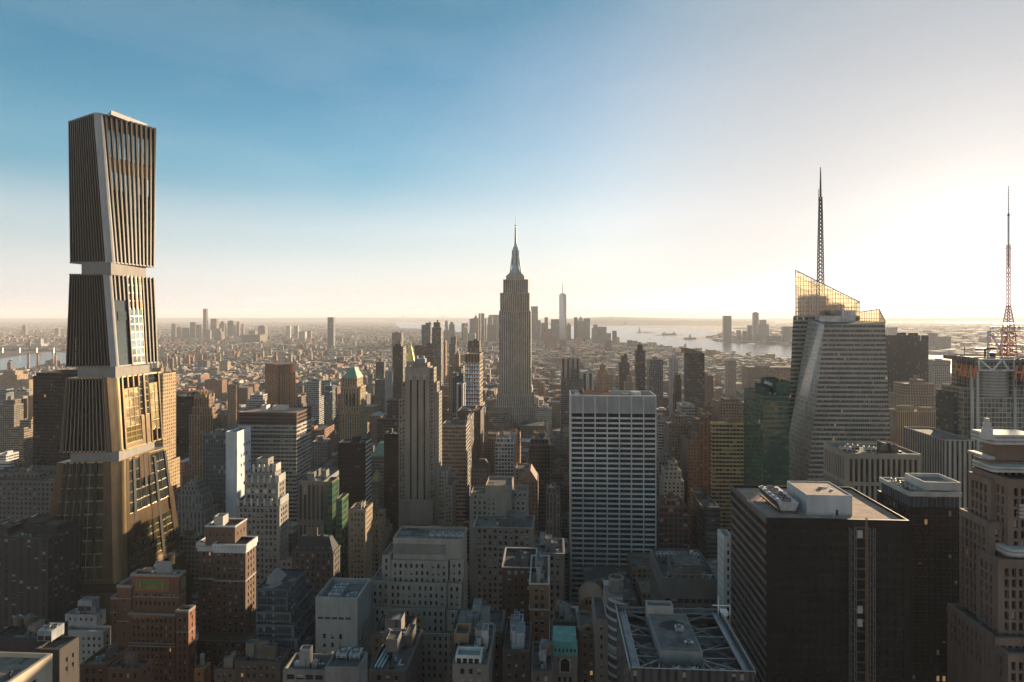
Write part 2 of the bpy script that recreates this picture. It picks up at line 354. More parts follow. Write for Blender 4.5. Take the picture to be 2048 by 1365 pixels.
    def build(s, name, mats, parent=None, color=None, loc=None):
        me = bpy.data.meshes.new(name)
        off = Vector(loc or (0, 0, 0))
        if parent:
            off = Vector(); k = parent
            while k: off = off + k.location; k = k.parent
        me.from_pydata([(p[0] - off.x, p[1] - off.y, p[2] - off.z) for p in s.v], [], s.f)
        for m in (mats if isinstance(mats, (list, tuple)) else [mats]): me.materials.append(m)
        me.polygons.foreach_set('material_index', s.m)
        ul = me.uv_layers.new(name='UVMap'); ul.data.foreach_set('uv', [c for p in s.uv for c in p])
        me.update()
        o = bpy.data.objects.new(name, me); COL.objects.link(o)
        if parent: o.parent = parent
        else: o.location = off
        if color: o.color = (*color, 1)
        return o

FOOT = []                                       # footprints already taken: x0, x1, y0, y1
MARKS = []                                      # (px, Y, phrase) of the landmarks, for describing what stands near them
class T:
    """one storey block of a building from photo columns l, r, roof line py, at plane Y; back: depth in m, or photo column of the far side edge"""
    def __init__(s, l, r, py, Y, back=25.0, pxz=None):
        s.x0, s.x1, s.y0 = wx(l, Y), wx(r, Y), Y
        if isinstance(back, str):
            pb = float(back[1:]); xs = s.x1 if pb > r else s.x0
            s.y1 = min(max(xs / ray(pb), Y + 6), Y + 90)
        else: s.y1 = Y + back
        s.z = wz(py, (l + r) / 2 if pxz is None else pxz, Y)
        s.side = 'W' if (s.x0 + s.x1) < 0 else 'E'
    def rect(s): return s.x0, s.x1, s.y0, s.y1

CO = dict(lime=(.34, .285, .225), tan=(.36, .27, .18), brown=(.15, .092, .062), red=(.235, .1, .06), dark=(.03, .029, .03), black=(.012, .012, .014),
          white=(.55, .53, .5), grey=(.2, .19, .18), dgrey=(.085, .08, .078), pink=(.27, .185, .15), bronze=(.3, .2, .12), cream=(.45, .38, .29), steelb=(.17, .19, .2))
ROOFC = [(.16, .15, .145), (.24, .2, .175), (.1, .098, .095), (.3, .275, .25), (.2, .15, .125)]

def roof_bits(root, x0, x1, y0, y1, z, n=2, color=(.2, .18, .16), seed=0):
    """bulkheads and housings that are built into the roof"""
    q = random.Random(seed)
    for i in range(n):
        w = q.uniform(.16, .4) * (x1 - x0); d = q.uniform(.2, .45) * (y1 - y0); h = q.uniform(2.5, 5.5)
        cx = q.uniform(x0 + w / 2 + 1, x1 - w / 2 - 1); cyy = q.uniform(y0 + d / 2 + 1, y1 - d / 2 - 1)
        b = MB(); b.tier(cx - w / 2, cx + w / 2, cyy - d / 2, cyy + d / 2, z - 1.2, z + h + i * .13, 1, 1, 2, par=.3, th=.2)
        v_ = q.uniform(.6, 1.2); c = tuple(k * v_ for k in color)
        b.build('roof_housing', [M['plain'], M['plain'], M['roof']], root, c)
    near = y0 < 430
    b = MB()
    def put(nm, mt):
        nonlocal b
        if near: b.build(nm, M[mt], root, color); b = MB()
    for i in range(n * 6):
        w = q.uniform(.7, 2.2); cx = q.uniform(x0 + 2, x1 - 2); cyy = q.uniform(y0 + 2, y1 - 2); zz = z - 1.1
        r = q.random()
        if r < .6: b.box(cx - w / 2, cx + w / 2, cyy - w * .4, cyy + w * .4, zz, zz + q.uniform(.5, 2.0)); put('roof_vent', q.choice(('galv', 'steel', 'darkmetal', 'plain')))
        elif r < .8: b.cone(cx, cyy, w * .3, w * .3, zz, zz + q.uniform(.8, 2.2), 10); put('vent_pipe', q.choice(('galv', 'steel')))
        else:
            h = zz + .6; L_ = q.uniform(3, 7)
            b.bar((cx, cyy, h), (min(cx + L_, x1 - 1), cyy, h), .5); b.bar((cx, cyy, h), (cx, min(cyy + L_ * .6, y1 - 1), h), .5); put('duct', 'galv')
    for i in range(n):
        cx = q.uniform(x0 + 1, x1 - 1); b.bar((cx, y0 + 1 + i, z - 1), (cx, y0 + 1 + i, z + q.uniform(1.5, 4.5)), .12); put('roof_pole', 'darkmetal')
    if b.f: b.build('roof_vents', M['galv'], root)

def simple(name, cat, label, tiers, style='punch', color='tan', bw=4.0, fh=3.7, roofc=None, short=None, bits=1, group=None, vb=None):
    """a building whose windows are laid out in its facade material; tiers go from the widest up"""
    t0 = tiers[0]; color = CO.get(color, color)
    root = empty(name, ((t0.x0 + t0.x1) / 2, t0.y0, 0)); tag(root, label, cat, group)
    b = MB(); zb = 0
    for t in tiers:
        b.tier(t.x0, t.x1, t.y0, t.y1, zb, t.z, 0, 1, 2, bw, fh)
        FOOT.append((t.x0 - 2, t.x1 + 2, t.y0 - 2, t.y1 + 2))
        if len(tiers) > 1: zb = min(k.z for k in tiers) - 2
    b.build('wall', [M[style], M['plain'], M['roof']], root, color)
    if bits:
        t = max(tiers, key=lambda k: k.z)
        roof_bits(root, t.x0, t.x1, t.y0, t.y1, t.z, bits, tuple(c * .8 for c in color), hash_(label))
    if short: MARKS.append((to_px((t0.x0 + t0.x1) / 2, t0.y0, 50)[0], t0.y0, short))
    return root
def hash_(s):
    h = 7
    for c in s: h = (h * 31 + ord(c)) % 1000003
    return h

# ---- windows as objects of their own
WIN = {}
def win_template(w, h, kind, pane='pane', rail=True):
    """quads of one window, facing -y, origin bottom centre"""
    b = MB(); a = w / 2
    b.poly([(-a, -.03, 0), (a, -.03, 0), (a, -.03, h), (-a, -.03, h)], 0)
    fr = min(.12, w * .08); o, d, n = (0, 0), (1, 0), (0, -1)
    b.obox(o, d, n, -a, a, 0, fr * 1.6, 0, .14, 1); b.obox(o, d, n, -a, a, h - fr, h, 0, .12, 1)
    b.obox(o, d, n, -a, -a + fr, fr * 1.6, h - fr, 0, .12, 1); b.obox(o, d, n, a - fr, a, fr * 1.6, h - fr, 0, .12, 1)
    if rail: b.obox(o, d, n, -a + fr, a - fr, h * .5 - fr / 2, h * .5 + fr / 2, 0, .1, 1)
    if kind:
        k = {1: .35, 2: .7, 3: 1.0}.get(kind, 1.0)
        b.poly([(-a + fr, -.045, h - fr - (h - 2 * fr) * k), (a - fr, -.045, h - fr - (h - 2 * fr) * k), (a - fr, -.045, h - fr), (-a + fr, -.045, h - fr)], 2 if kind < 4 else 3)
    return b
def win_mesh(w, h, kind, pane, frame, rail):
    key = (round(w, 2), round(h, 2), kind, pane, frame, rail)
    if key not in WIN:
        t = win_template(w, h, kind, pane, rail)
        o = t.build('window', [M[pane], M[frame], M['blind'], M['lit']])
        WIN[key] = (o.data, t); bpy.data.objects.remove(o)
    return WIN[key]

class Rich:
    """a near building: walls with real piers, sills and openings, each window set in its opening"""
    def __init__(s, name, cat, label, loc, color, short=None, trim=None, group=None):
        s.root = empty(name, loc); tag(s.root, label, cat, group)
        s.color = CO.get(color, color); s.wall = MB(); s.trim = MB(); s.trimc = trim or tuple(c * 1.35 for c in s.color)
        s.wins = []; s.core = MB(); s.q = random.Random(hash_(label))
        if short: MARKS.append((to_px(loc[0], loc[1], 50)[0], loc[1], short))
    def block(s, t, zb=0, bw=3.6, fh=3.7, ww=1.5, wh=1.9, style='pier', to=1.6, th=.35, faces=None, zmin=None, pane='pane', frame='frame',
              windows=True, pblind=.35, plit=.006, rail=True, end=None, group=1, core=0, par=1.1, rows=None, skip=None, cornice=0.0):
        faces = ('N' + t.side) if faces is None else faces
        x0, x1, y0, y1, z1 = t.x0, t.x1, t.y0, t.y1, t.z
        FOOT.append((x0 - 2, x1 + 2, y0 - 2, y1 + 2))
        cx0 = x0 + (th if 'E' in faces else 0); cx1 = x1 - (th if 'W' in faces else 0); cy0 = y0 + (th if 'N' in faces else 0)
        s.core.tier(cx0, cx1, cy0, y1, zb, z1, 0, 1, 2, bw, fh, par=par) if core else s.wall.tier(cx0, cx1, cy0, y1, zb, z1, 1, 1, 2, par=par)
        for c in faces:
            if c == 'N': o, d, n, W, rot = (x0, cy0), (1, 0), (0, -1), x1 - x0, 0.0
            elif c == 'W': o, d, n, W, rot = (cx1, cy0), (0, 1), (1, 0), y1 - cy0, R(90)
            else: o, d, n, W, rot = (cx0, y1), (0, -1), (-1, 0), y1 - cy0, R(-90)
            zlow = max(zb, zmin if zmin is not None else max(zb, s.visible_floor(t)))
            nb = max(1, int((W - (end or .6) * 2) / bw)); m = (W - nb * bw) / 2
            nr = rows or max(1, int((z1 - to - zlow) / fh))
            zl = z1 - to - nr * fh
            s.wall.obox(o, d, n, 0, W, z1 - to, z1, 0, th + .03 + cornice, 1)                # parapet band
            if zl > zb + .2: s.wall.obox(o, d, n, 0, W, zb, zl, 0, th + .02, 1)
            tp, ts = (th, th - .06) if style == 'pier' else (th - .06, th)
            pw = (bw - ww) / 2
            for i in range(nb + 1):
                a0 = 0 if i == 0 else m + i * bw - pw; a1 = W if i == nb else m + i * bw + pw
                if group > 1 and 0 < i < nb and i % group:
                    s.wall.obox(o, d, n, m + i * bw - .12, m + i * bw + .12, zl, z1 - to, 0, tp * .6, 1); continue
                s.wall.obox(o, d, n, a0, a1, zl, z1 - to, 0, tp, 1)
            for j in range(nr):
                zt = z1 - to - j * fh
                wb = zt - .25 - wh
                s.wall.obox(o, d, n, m + pw, W - m - pw, zt - .25, zt, 0, ts, 1)
                s.wall.obox(o, d, n, m + pw, W - m - pw, zt - fh, wb, 0, ts, 1)
                if windows:
                    for i in range(nb):
                        if skip and skip(c, i, j, nb, nr): 
                            a = m + i * bw + pw; s.wall.obox(o, d, n, a, a + ww, wb, zt - .25, 0, ts - .04, 1); continue
                        a = m + (i + .5) * bw; w_ = bw - .26 if group > 1 else ww
                        r = s.q.random(); kind = 4 if r < plit else (s.q.choice((1, 2, 2, 3)) if r < plit + pblind else 0)
                        s.wins.append(((o[0] + d[0] * a, o[1] + d[1] * a, wb), rot, (round(w_, 2), round(wh, 2), kind, pane, frame, rail), j * 1000 + (0 if c == 'N' else 400) + i))
        return t
    def visible_floor(s, t):
        d = depth((to_px((t.x0 + t.x1) / 2, t.y0, 0))[0], t.y0)
        return max(0.0, CAMZ - d * (1380 - HZ) / FPX)
    def finish(s, roofc=(.2, .185, .17), glazing='glass', gcolor=None, most=100, wallname='wall'):
        if s.wall.f: 
            s.wall.build(wallname, [M['plain'], M['plain'], M['roof']], s.root, s.color)
        if s.core.f: s.core.build('glazing', [M[glazing], M['plain'], M['roof']], s.root, gcolor or s.color)
        if s.trim.f: s.trim.build('trim', [M['plain']], s.root, s.trimc)
        s.wins.sort(key=lambda k: k[3])
        rest = MB(); base = Vector(s.root.location)
        for k, (p, rot, key, _) in enumerate(s.wins):
            me, tpl = win_mesh(*key)
            if k < most:
                o = bpy.data.objects.new('window', me); COL.objects.link(o); o.parent = s.root
                o.location = Vector(p) - base; o.rotation_euler = (0, 0, rot)
            else:
                mx = Matrix.Translation(p) @ Matrix.Rotation(rot, 4, 'Z'); i0 = len(rest.v)
                rest.v += [tuple(mx @ Vector(v)) for v in tpl.v]
                rest.f += [tuple(i + i0 for i in f) for f in tpl.f]; rest.m += tpl.m; rest.uv += tpl.uv
        if rest.f:
            key = s.wins[0][2]
            o = rest.build('windows', [M[key[3]], M[key[4]], M['blind'], M['lit']], s.root); o['kind'] = 'stuff'
        return s.root

# ---- things standing on roofs
def water_tank(x, y, z, label, r=1.9, h=3.4):
    root = empty('water_tank', (x, y, z)); tag(root, label, 'water tank', 'wooden water tanks on the roofs')
    b = MB(); b.cone(x, y, r, r * .96, z + 2.2, z + 2.2 + h, 16, cap=False)
    for k in range(3): b.cone(x, y, r + .05, r + .05, z + 2.6 + k * 1.1, z + 2.72 + k * 1.1, 16, 0, False)
    b.build('barrel', M['wood'], root)
    b = MB(); b.cone(x, y, r * 1.08, .05, z + 2.2 + h, z + 2.2 + h + r * .75, 16); b.build('lid', M['lid'], root)
    b = MB()
    for sx in (-1, 1):
        for sy in (-1, 1): b.bar((x + sx * r * .62, y + sy * r * .62, z), (x + sx * r * .62, y + sy * r * .62, z + 2.2), .22)
        b.bar((x + sx * r * .8, y - r * .9, z + 2.1), (x + sx * r * .8, y + r * .9, z + 2.1), .24)
        b.bar((x - r * .6, y + sx * r * .62, z + .1), (x + r * .6, y + sx * r * .62, z + 2.1), .12)
    b.build('stand', M['darkmetal'], root)
    return root
def cooling_unit(x, y, z, label, w=5.0, d=4.0, h=3.2, fans=2, along='x', group='cooling units on the roofs', name='cooling_unit'):
    root = empty(name, (x, y, z)); tag(root, label, 'cooling unit', group)
    b = MB(); b.box(x - w / 2, x + w / 2, y - d / 2, y + d / 2, z + .5, z + h)
    b.bar((x - w / 2 + .3, y - d / 2 + .3, z), (x - w / 2 + .3, y - d / 2 + .3, z + .5), .25); b.bar((x + w / 2 - .3, y - d / 2 + .3, z), (x + w / 2 - .3, y - d / 2 + .3, z + .5), .25)
    b.bar((x - w / 2 + .3, y + d / 2 - .3, z), (x - w / 2 + .3, y + d / 2 - .3, z + .5), .25); b.bar((x + w / 2 - .3, y + d / 2 - .3, z), (x + w / 2 - .3, y + d / 2 - .3, z + .5), .25)
    b.build('housing', M['galv'], root)
    for k in range(2):
        b = MB(); xa = x - w / 2 + .3 + k * w / 2
        b.obox((xa, y - d / 2), (1, 0), (0, -1), 0, w / 2 - .6, z + .8, z + h * .55, 0, .04)
        b.build('louvre', M['darkmetal'], root)
    for k in range(fans):
        t = (k + .5) / fans - .5
        fx, fy = (x + t * w, y) if along == 'x' else (x, y + t * d)
        rr = min(w, d, (w if along == 'x' else d) / fans) * .4
        b = MB(); b.cone(fx, fy, rr, rr, z + h, z + h + .7, 16, cap=False); b.cone(fx, fy, rr * .86, rr * .86, z + h + .2, z + h + .35, 16)
        f = b.build('fan_ring', M['steel'], root)
        b = MB()
        for a in range(5):
            ca, sa = math.cos(a * 1.2566), math.sin(a * 1.2566)
            b.bar((fx, fy, z + h + .45), (fx + ca * rr * .82, fy + sa * rr * .82, z + h + .5), .35, h=.06)
        b.build('fan_blades', M['galv'], f)
    return root
def text_mesh(txt, size, thick, shear=0.0, offset=0.0):
    cu = bpy.data.curves.new('letters', 'FONT'); cu.body = txt; cu.size = size; cu.extrude = thick; cu.shear = shear; cu.offset = offset
    cu.align_x = 'CENTER'; cu.align_y = 'CENTER'
    o = bpy.data.objects.new('letters', cu); COL.objects.link(o)
    bpy.context.view_layer.update()
    me = bpy.data.meshes.new_from_object(o.evaluated_get(bpy.context.evaluated_depsgraph_get()))
    bpy.data.objects.remove(o)
    return me
def letters(txt, size, parent, world_loc, rotz, mat, thick=.15, shear=0.0, offset=0.0, sx=1.0):
    me = text_mesh(txt, size, thick, shear, offset); me.materials.clear(); me.materials.append(M[mat])
    o = bpy.data.objects.new('lettering', me); COL.objects.link(o); o.parent = parent
    o.location = Vector(world_loc) - Vector(parent.location); o.rotation_euler = (R(90), 0, rotz); o.scale = (sx, 1, 1)
    return o
# ================================================================== near buildings with modelled walls and windows
def rich(name, cat, label, t, color, short=None, **k):
    return Rich(name, cat, label, ((t.x0 + t.x1) / 2, t.y0, 0), color, short, **k)

# brown brick tower with a white cornice
t = T(429, 491, 1090, 330, 'p512'); t2 = T(397, 430, 1087, 336, 16); ph = T(411, 470, 1054, 334, 13); lo = T(393, 500, 1283, 322, 'p523')
b = rich('cornice_tower', 'building', 'brown brick tower with a bright white cornice band and penthouse', t, (.13, .08, .055), 'the brown tower with the white cornice')
b.block(t, 0, bw=3.1, fh=3.6, ww=1.35, wh=1.9, to=1.0); b.block(t2, 0, bw=3.1, fh=3.6, ww=1.35, wh=1.9, to=1.0, faces='N')
b.block(ph, t.z - 2, bw=3.6, fh=3.6, ww=1.0, wh=1.5, to=3.4, pblind=.1); b.block(lo, 0, bw=3.2, fh=3.7, ww=1.4, wh=1.9, to=1.0, pblind=.4)
for q in (t, t2):
    cb_ = MB(); cb_.ring(q.x0 - .9, q.x1 + .9, q.y0 - .9, q.y1 + .3, q.z - 2.6, q.z + .5); cb_.ring(q.x0 - .4, q.x1 + .4, q.y0 - .45, q.y1 + .2, q.z - 4.2, q.z - 2.59); cb_.build('cornice', [M['plain']], b.root, (.52, .5, .48))
    cb_ = MB(); cb_.ring(q.x0 - .15, q.x1 + .15, q.y0 - .17, q.y1 + .1, q.z - 19.4, q.z - 18.6); cb_.build('string_course', [M['plain']], b.root, (.35, .32, .3))
    for k_ in range(9):
        cb_ = MB(); a_ = q.x0 + (k_ + .5) * (q.x1 - q.x0) / 9; cb_.box(a_ - .35, a_ + .35, q.y0 - 1.0, q.y0 - .88, q.z - 1.6, q.z - .7); cb_.build('roundel', [M['plain']], b.root, (.3, .28, .26))
b.trim.ring(ph.x0 - .3, ph.x1 + .3, ph.y0 - .3, ph.y1 + .3, ph.z - .2, ph.z + .5)
b.trimc = (.5, .49, .47); b.finish()
bb = MB(); bb.tier(ph.x0 + 3, ph.x0 + 8, ph.y0 + 3, ph.y0 + 9, ph.z - 1, ph.z + 4.5, 1, 1, 2); bb.build('roof_housing', [M['plain'], M['plain'], M['roof']], b.root, (.4, .36, .33))

# dark glass ziggurat
t = T(513, 575, 1178, 300, 26)
b = rich('ziggurat_block', 'building', 'dark glass and metal office block stepping down in five terraces', t, (.13, .13, .135), 'the dark stepped glass block')
z0 = t.z
for k, (r, py, Y, bk) in enumerate(((575, 1178, 300, 24), (584, 1224, 297.5, 30), (594, 1250, 295, 36), (606, 1277, 292.5, 42), (612, 1304, 290, 47))):
    q = T(512, r, py, Y, bk); q.x1 = t.x1 + k * 2.6
    b.block(q, 0, bw=1.55, fh=3.6, ww=1.36, wh=2.9, style='pier', to=.9, th=.2, windows=False, core=1, par=.6, zmin=(z0 - 26 - k * 12) if k < 4 else None)
b.finish(glazing='glass', gcolor=(.02, .02, .022))
bb = MB(); q = T(530, 556, 1160, 306, 12); bb.prism([(q.x0, q.y0), (q.x1, q.y0), (q.x1, q.y1), (q.x0, q.y1)], z0 - 1, z0 + 3.2, pts_top=[(q.x0 + 1, q.y0 + 1), (q.x1 - 4, q.y0 + 1), (q.x1 - 4, q.y1 - 1), (q.x0 + 1, q.y1 - 1)])
bb.build('roof_housing', [M['plain']], b.root, (.24, .21, .19))

# pale concrete block with a roof well of machinery
t = T(631, 715, 1196, 300, 'p742')
b = rich('concrete_block', 'building', 'pale concrete block with scattered small windows and a sunken plant roof', t, (.36, .335, .305), 'the pale concrete block')
b.block(t, 0, bw=3.9, fh=4.1, ww=1.35, wh=2.3, to=17, th=.4, par=3.0, skip=lambda c, i, j, nb, nr: c == 'N' and i == nb - 1, pblind=.15, end=1.2)
for k in range(5):
    a = t.x0 + 1.2 + k * (t.x1 - t.x0 - 5) / 4.6
    b.trim.box(a, a + 2.6, t.y0 - .06, t.y0 + .1, t.z - 10.2, t.z - 9.2)
b.trimc = (.05, .05, .05); b.finish()
for k in range(2): cooling_unit(t.x0 + 8.0, t.y0 + 6 + k * 7.5, t.z - 3.0, ('near' if not k else 'far') + ' cooling unit in the sunken roof of the pale concrete block', 6, 6, 3.2, 2)
cooling_unit(t.x1 - 4.5, t.y0 + 6, t.z - 3.0, 'flat vent box beside the cooling units on the pale concrete block', 4, 5, 2.4, 1)

# long pale office building with ledges
t = T(780, 926, 1078, 330, 26); 
b = rich('terraced_office_block', 'building', 'broad pale stone office building with ledges and dense rows of small windows', t, (.33, .285, .24), 'the broad pale office building')
b.block(T(786, 924, 1078, 336, 20), 0, bw=3.0, fh=3.6, ww=1.1, wh=1.9, to=13, th=.4, zmin=112, faces='N', skip=None)
b.block(T(782, 896, 1122, 333, 22), 0, bw=2.85, fh=3.7, ww=1.2, wh=2.1, to=1.5, th=.4, zmin=100)
b.block(T(900, 927, 1121, 333.5, 'p929'), 0, bw=2.85, fh=3.7, ww=1.2, wh=2.1, to=1.5, th=.4, zmin=100)
b.block(T(776, 893, 1166, 329, 26), 0, bw=2.85, fh=3.7, ww=1.2, wh=2.1, to=1.6, th=.4, zmin=85)
b.block(T(895, 922, 1168, 329.5, 27), 0, bw=2.85, fh=3.7, ww=1.2, wh=2.1, to=1.6, th=.4, zmin=85)
b.block(T(742, 779, 1163, 331, 25), 0, bw=2.85, fh=3.7, ww=1.2, wh=2.1, to=1.6, th=.4, zmin=80)
b.block(T(764, 781, 1111, 334, 20), 0, bw=2.85, fh=3.7, ww=1.2, wh=2.1, to=1.6, th=.4, zmin=105)
b.block(T(774, 890, 1218, 325, 30), 0, bw=2.85, fh=3.7, ww=1.2, wh=2.1, to=1.2, th=.4)
b.block(T(742, 777, 1216, 327, 29), 0, bw=2.85, fh=3.7, ww=1.2, wh=2.1, to=1.2, th=.4)
b.block(T(893, 918, 1222, 325.5, 30), 0, bw=2.85, fh=3.7, ww=1.2, wh=2.1, to=1.2, th=.4)
b.block(T(822, 916, 1268, 320, 36), 0, bw=2.85, fh=3.7, ww=1.2, wh=2.1, to=1.2, th=.4)
q = T(786, 890, 1088, 335.6, 3); b.trim.box(q.x0, q.x1, 335.5, 336.1, q.z - 5.5, q.z - .3); b.trimc = (.2, .175, .155)
b.finish()
q = T(790, 840, 1074, 345, 6); bb = MB(); bb.tier(q.x0, q.x1, 343, 352, q.z - 3, q.z + 1.5, 1, 1, 2); bb.build('roof_housing', [M['plain'], M['plain'], M['roof']], b.root, (.09, .085, .08))
q = T(786, 924, 1078, 336, 20)
for k in range(5): cooling_unit(q.x0 + 20 + k * 3.7, 341, q.z - 1.1, ('first', 'second', 'third', 'fourth', 'fifth')[k] + ' fan unit from the left along the roof edge of the broad pale office building', 3.2, 4, 2.6, 1)

# dark mansard-roofed building
t = T(584, 667, 1104, 400, 'p680')
b = rich('mansard_building', 'building', 'dark stone building under a steep slate mansard roof with round dormers', t, (.1, .085, .072), 'the dark mansard-roofed building')
b.block(t, 0, bw=3.4, fh=4.0, ww=1.5, wh=2.5, to=1.2, th=.5, cornice=.35); b.finish()
bb = MB(); i_ = 4.0
bb.prism([(t.x0 + .4, t.y0 + .4), (t.x1 - .4, t.y0 + .4), (t.x1 - .4, t.y1 - .4), (t.x0 + .4, t.y1 - .4)], t.z - .5, t.z + 8, pts_top=[(t.x0 + i_, t.y0 + i_), (t.x1 - i_, t.y0 + i_), (t.x1 - i_, t.y1 - i_), (t.x0 + i_, t.y1 - i_)])
bb.build('mansard_roof', [M['plain']], b.root, (.035, .036, .04))
for k in range(6):
    a = t.x0 + 3 + k * (t.x1 - t.x0 - 6) / 5; bb = MB()
    bb.obox((a - .8, t.y0 + 2.0), (1, 0), (0, -1), 0, 1.6, t.z + .2, t.z + 2.6, -1.2, .7); bb.build('dormer', [M['plain']], b.root, (.16, .145, .13))
roof_bits(b.root, t.x0 + 5, t.x1 - 5, t.y0 + 5, t.y1 - 5, t.z + 8.4, 2, (.2, .15, .12), 4)

# stepped beige blocks in the middle
t = T(947, 1066, 1056, 400, 24)
b = rich('beige_setback_block', 'building', 'grey beige block with a columned top storey left of the white slab', t, (.235, .2, .165), 'the grey beige columned block')
b.block(t, 0, bw=3.3, fh=3.7, ww=1.7, wh=2.2, to=1.0, th=.45); b.trim.ring(t.x0 - .5, t.x1 + .5, t.y0 - .5, t.y1, t.z - .1, t.z + .45)
b.trim.ring(t.x0 - .3, t.x1 + .3, t.y0 - .32, t.y1, t.z - 12.2, t.z - 11.7); b.trimc = (.3, .26, .22); b.finish()
roof_bits(b.root, t.x0 + 3, t.x1 - 3, t.y0 + 3, t.y1 - 3, t.z, 3, (.16, .15, .14), 5)
t = T(939, 1057, 1000, 480, 26)
b = rich('crenellated_setback_block', 'building', 'beige stepped block with a blank central wall rising above its wings', t, (.3, .25, .2), 'the beige stepped block')
b.block(t, 0, bw=3.6, fh=3.8, ww=1.5, wh=2.1, to=1.2, th=.4, zmin=100)
b.block(T(971, 1023, 971, 478, 26), 0, bw=3.6, fh=3.8, ww=1.1, wh=1.7, to=9, th=.4, zmin=105, skip=lambda c, i, j, nb, nr: c == 'N' and i > 1)
b.block(T(940, 971, 988, 482, 20), t.z - 1, bw=3.6, fh=3.8, ww=1.5, wh=2.1, to=1, th=.4); b.block(T(1024, 1056, 984, 483, 20), t.z - 1, bw=3.6, fh=3.8, ww=1.5, wh=2.1, to=1, th=.4)
b.finish()

# dark red-brown loft and its orange brick neighbour
t = T(1004, 1072, 1136, 305, 26)
b = rich('brown_loft_building', 'building', 'dark red brown brick loft building behind the narrow orange brick front', t, (.1, .055, .04), 'the dark red brown loft')
b.block(t, 0, bw=3.1, fh=3.6, ww=1.6, wh=1.9, to=1.3, th=.35, plit=.01); b.trim.ring(t.x0 - .25, t.x1 + .25, t.y0 - .25, t.y1, t.z - .05, t.z + .3); b.trimc = (.42, .4, .37); b.finish()
roof_bits(b.root, t.x0 + 2, t.x1 - 2, t.y0 + 2, t.y1 - 2, t.z, 1, (.12, .11, .1), 9)
t = T(1059, 1098, 1168, 286, 34)
b = rich('orange_brick_tower', 'building', 'narrow orange brick tower with white string courses in the middle of the view', t, (.27, .135, .07), 'the narrow orange brick tower')
b.block(t, 0, bw=2.7, fh=3.6, ww=1.4, wh=2.0, to=1.5, th=.35, pblind=.45, plit=.04)
for dz in (.0, 11.3, 30, 57): b.trim.ring(t.x0 - .3, t.x1 + .3, t.y0 - .3, t.y1, t.z - dz - .4, t.z - dz + .15)
b.trimc = (.45, .42, .38); b.finish()
roof_bits(b.root, t.x0 + 1, t.x1 - 1, t.y0 + 2, t.y1 - 2, t.z, 3, (.3, .27, .24), 10)
t = T(1067, 1129, 1107, 375, 26)
b = rich('arched_window_building', 'building', 'grey classical stone building with a corniced top floor', t, (.21, .185, .16), 'the grey corniced building')
b.block(t, 0, bw=3.4, fh=4.2, ww=1.5, wh=2.4, to=1.6, th=.45, cornice=.4); b.finish(); roof_bits(b.root, t.x0 + 2, t.x1 - 2, t.y0 + 2, t.y1 - 2, t.z, 3, (.26, .25, .25), 11)

# turquoise mansard front
t = T(1105, 1155, 1312, 236, 14)
b = rich('copper_mansard_building', 'building', 'small ornate stone building with a turquoise copper mansard and arched window', t, (.24, .225, .2), 'the turquoise mansard building')
b.block(t, 0, bw=2.0, fh=3.4, ww=.9, wh=1.8, to=.8, th=.35, cornice=.3); b.finish()
bb = MB(); bb.prism([(t.x0, t.y0), (t.x1, t.y0), (t.x1, t.y1), (t.x0, t.y1)], t.z + .02, t.z + 4.4, pts_top=[(t.x0 + .2, t.y0 + 1.6), (t.x1 - .2, t.y0 + 1.6), (t.x1 - .2, t.y1 - .5), (t.x0 + .2, t.y1 - .5)])
bb.build('mansard_roof', [M['copperbright']], b.root)
for k in range(6):
    a = t.x0 + .8 + k * 1.42; bb = MB(); bb.obox((a, t.y0 + .5), (1, 0), (0, -1), 0, .6, t.z + .9, t.z + 2.2, -.6, .1); bb.build('dormer', [M['darkmetal']], b.root)
xm = (t.x0 + t.x1) / 2; bb = MB()
pts = [(xm - 2.2, t.y0 - .3, t.z - 6)] + [(xm + 2.2 * math.cos(math.pi - i * math.pi / 12), t.y0 - .3, t.z - 2.2 + 2.2 * math.sin(i * math.pi / 12)) for i in range(13)] + [(xm + 2.2, t.y0 - .3, t.z - 6)]
bb.poly(pts[::-1], 0)
for i in range(14): bb.poly([pts[i], pts[i + 1], (pts[i + 1][0], t.y0, pts[i + 1][2]), (pts[i][0], t.y0, pts[i][2])], 0)
bb.build('arched_surround', [M['plain']], b.root, (.4, .38, .34))
bb = MB(); pa = [(xm + (p[0] - xm) * .7, t.y0 - .33, t.z - 5.6 + (p[2] - t.z + 6) * .78) for p in pts]; bb.poly(pa[::-1], 0)
for i in range(1, 4): bb.bar((xm - 1.5 + i * .75, t.y0 - .36, t.z - 5.5), (xm - 1.5 + i * .75, t.y0 - .36, t.z - 1.7), .12, 1)
bb.build('arched_window', [M['pane'], M['frame']], b.root)
t = T(1106, 1154, 1243, 262, 12)
b = rich('grey_parapet_building', 'building', 'drab flat-roofed building with a white balustrade behind the turquoise mansard', t, (.13, .09, .07), 'the balustraded building')
b.block(t, 0, bw=3, fh=3.6, ww=1.3, wh=1.9, to=8, th=.35); b.trim.box(t.x0 - .4, t.x1 + .4, t.y0 - .5, t.y0 + .4, t.z - 8.6, t.z - 7.6); b.trimc = (.4, .38, .35); b.finish()
roof_bits(b.root, t.x0 + 1, t.x1 - 1, t.y0 + 1, t.y1 - 1, t.z, 3, (.3, .3, .3), 13)
water_tank(t.x0 + 3, t.y0 + 7, t.z - 1, 'brown water tank on the balustraded building'); water_tank(t.x1 + 3.6, t.y0 + 9, t.z - 6, 'brown water tank above the arched gable building')
t = T(1159, 1194, 1262, 250, 16)
b = rich('arched_gable_building', 'building', 'brown stone front topped by a rounded gable', t, (.15, .11, .085), 'the rounded gable building')
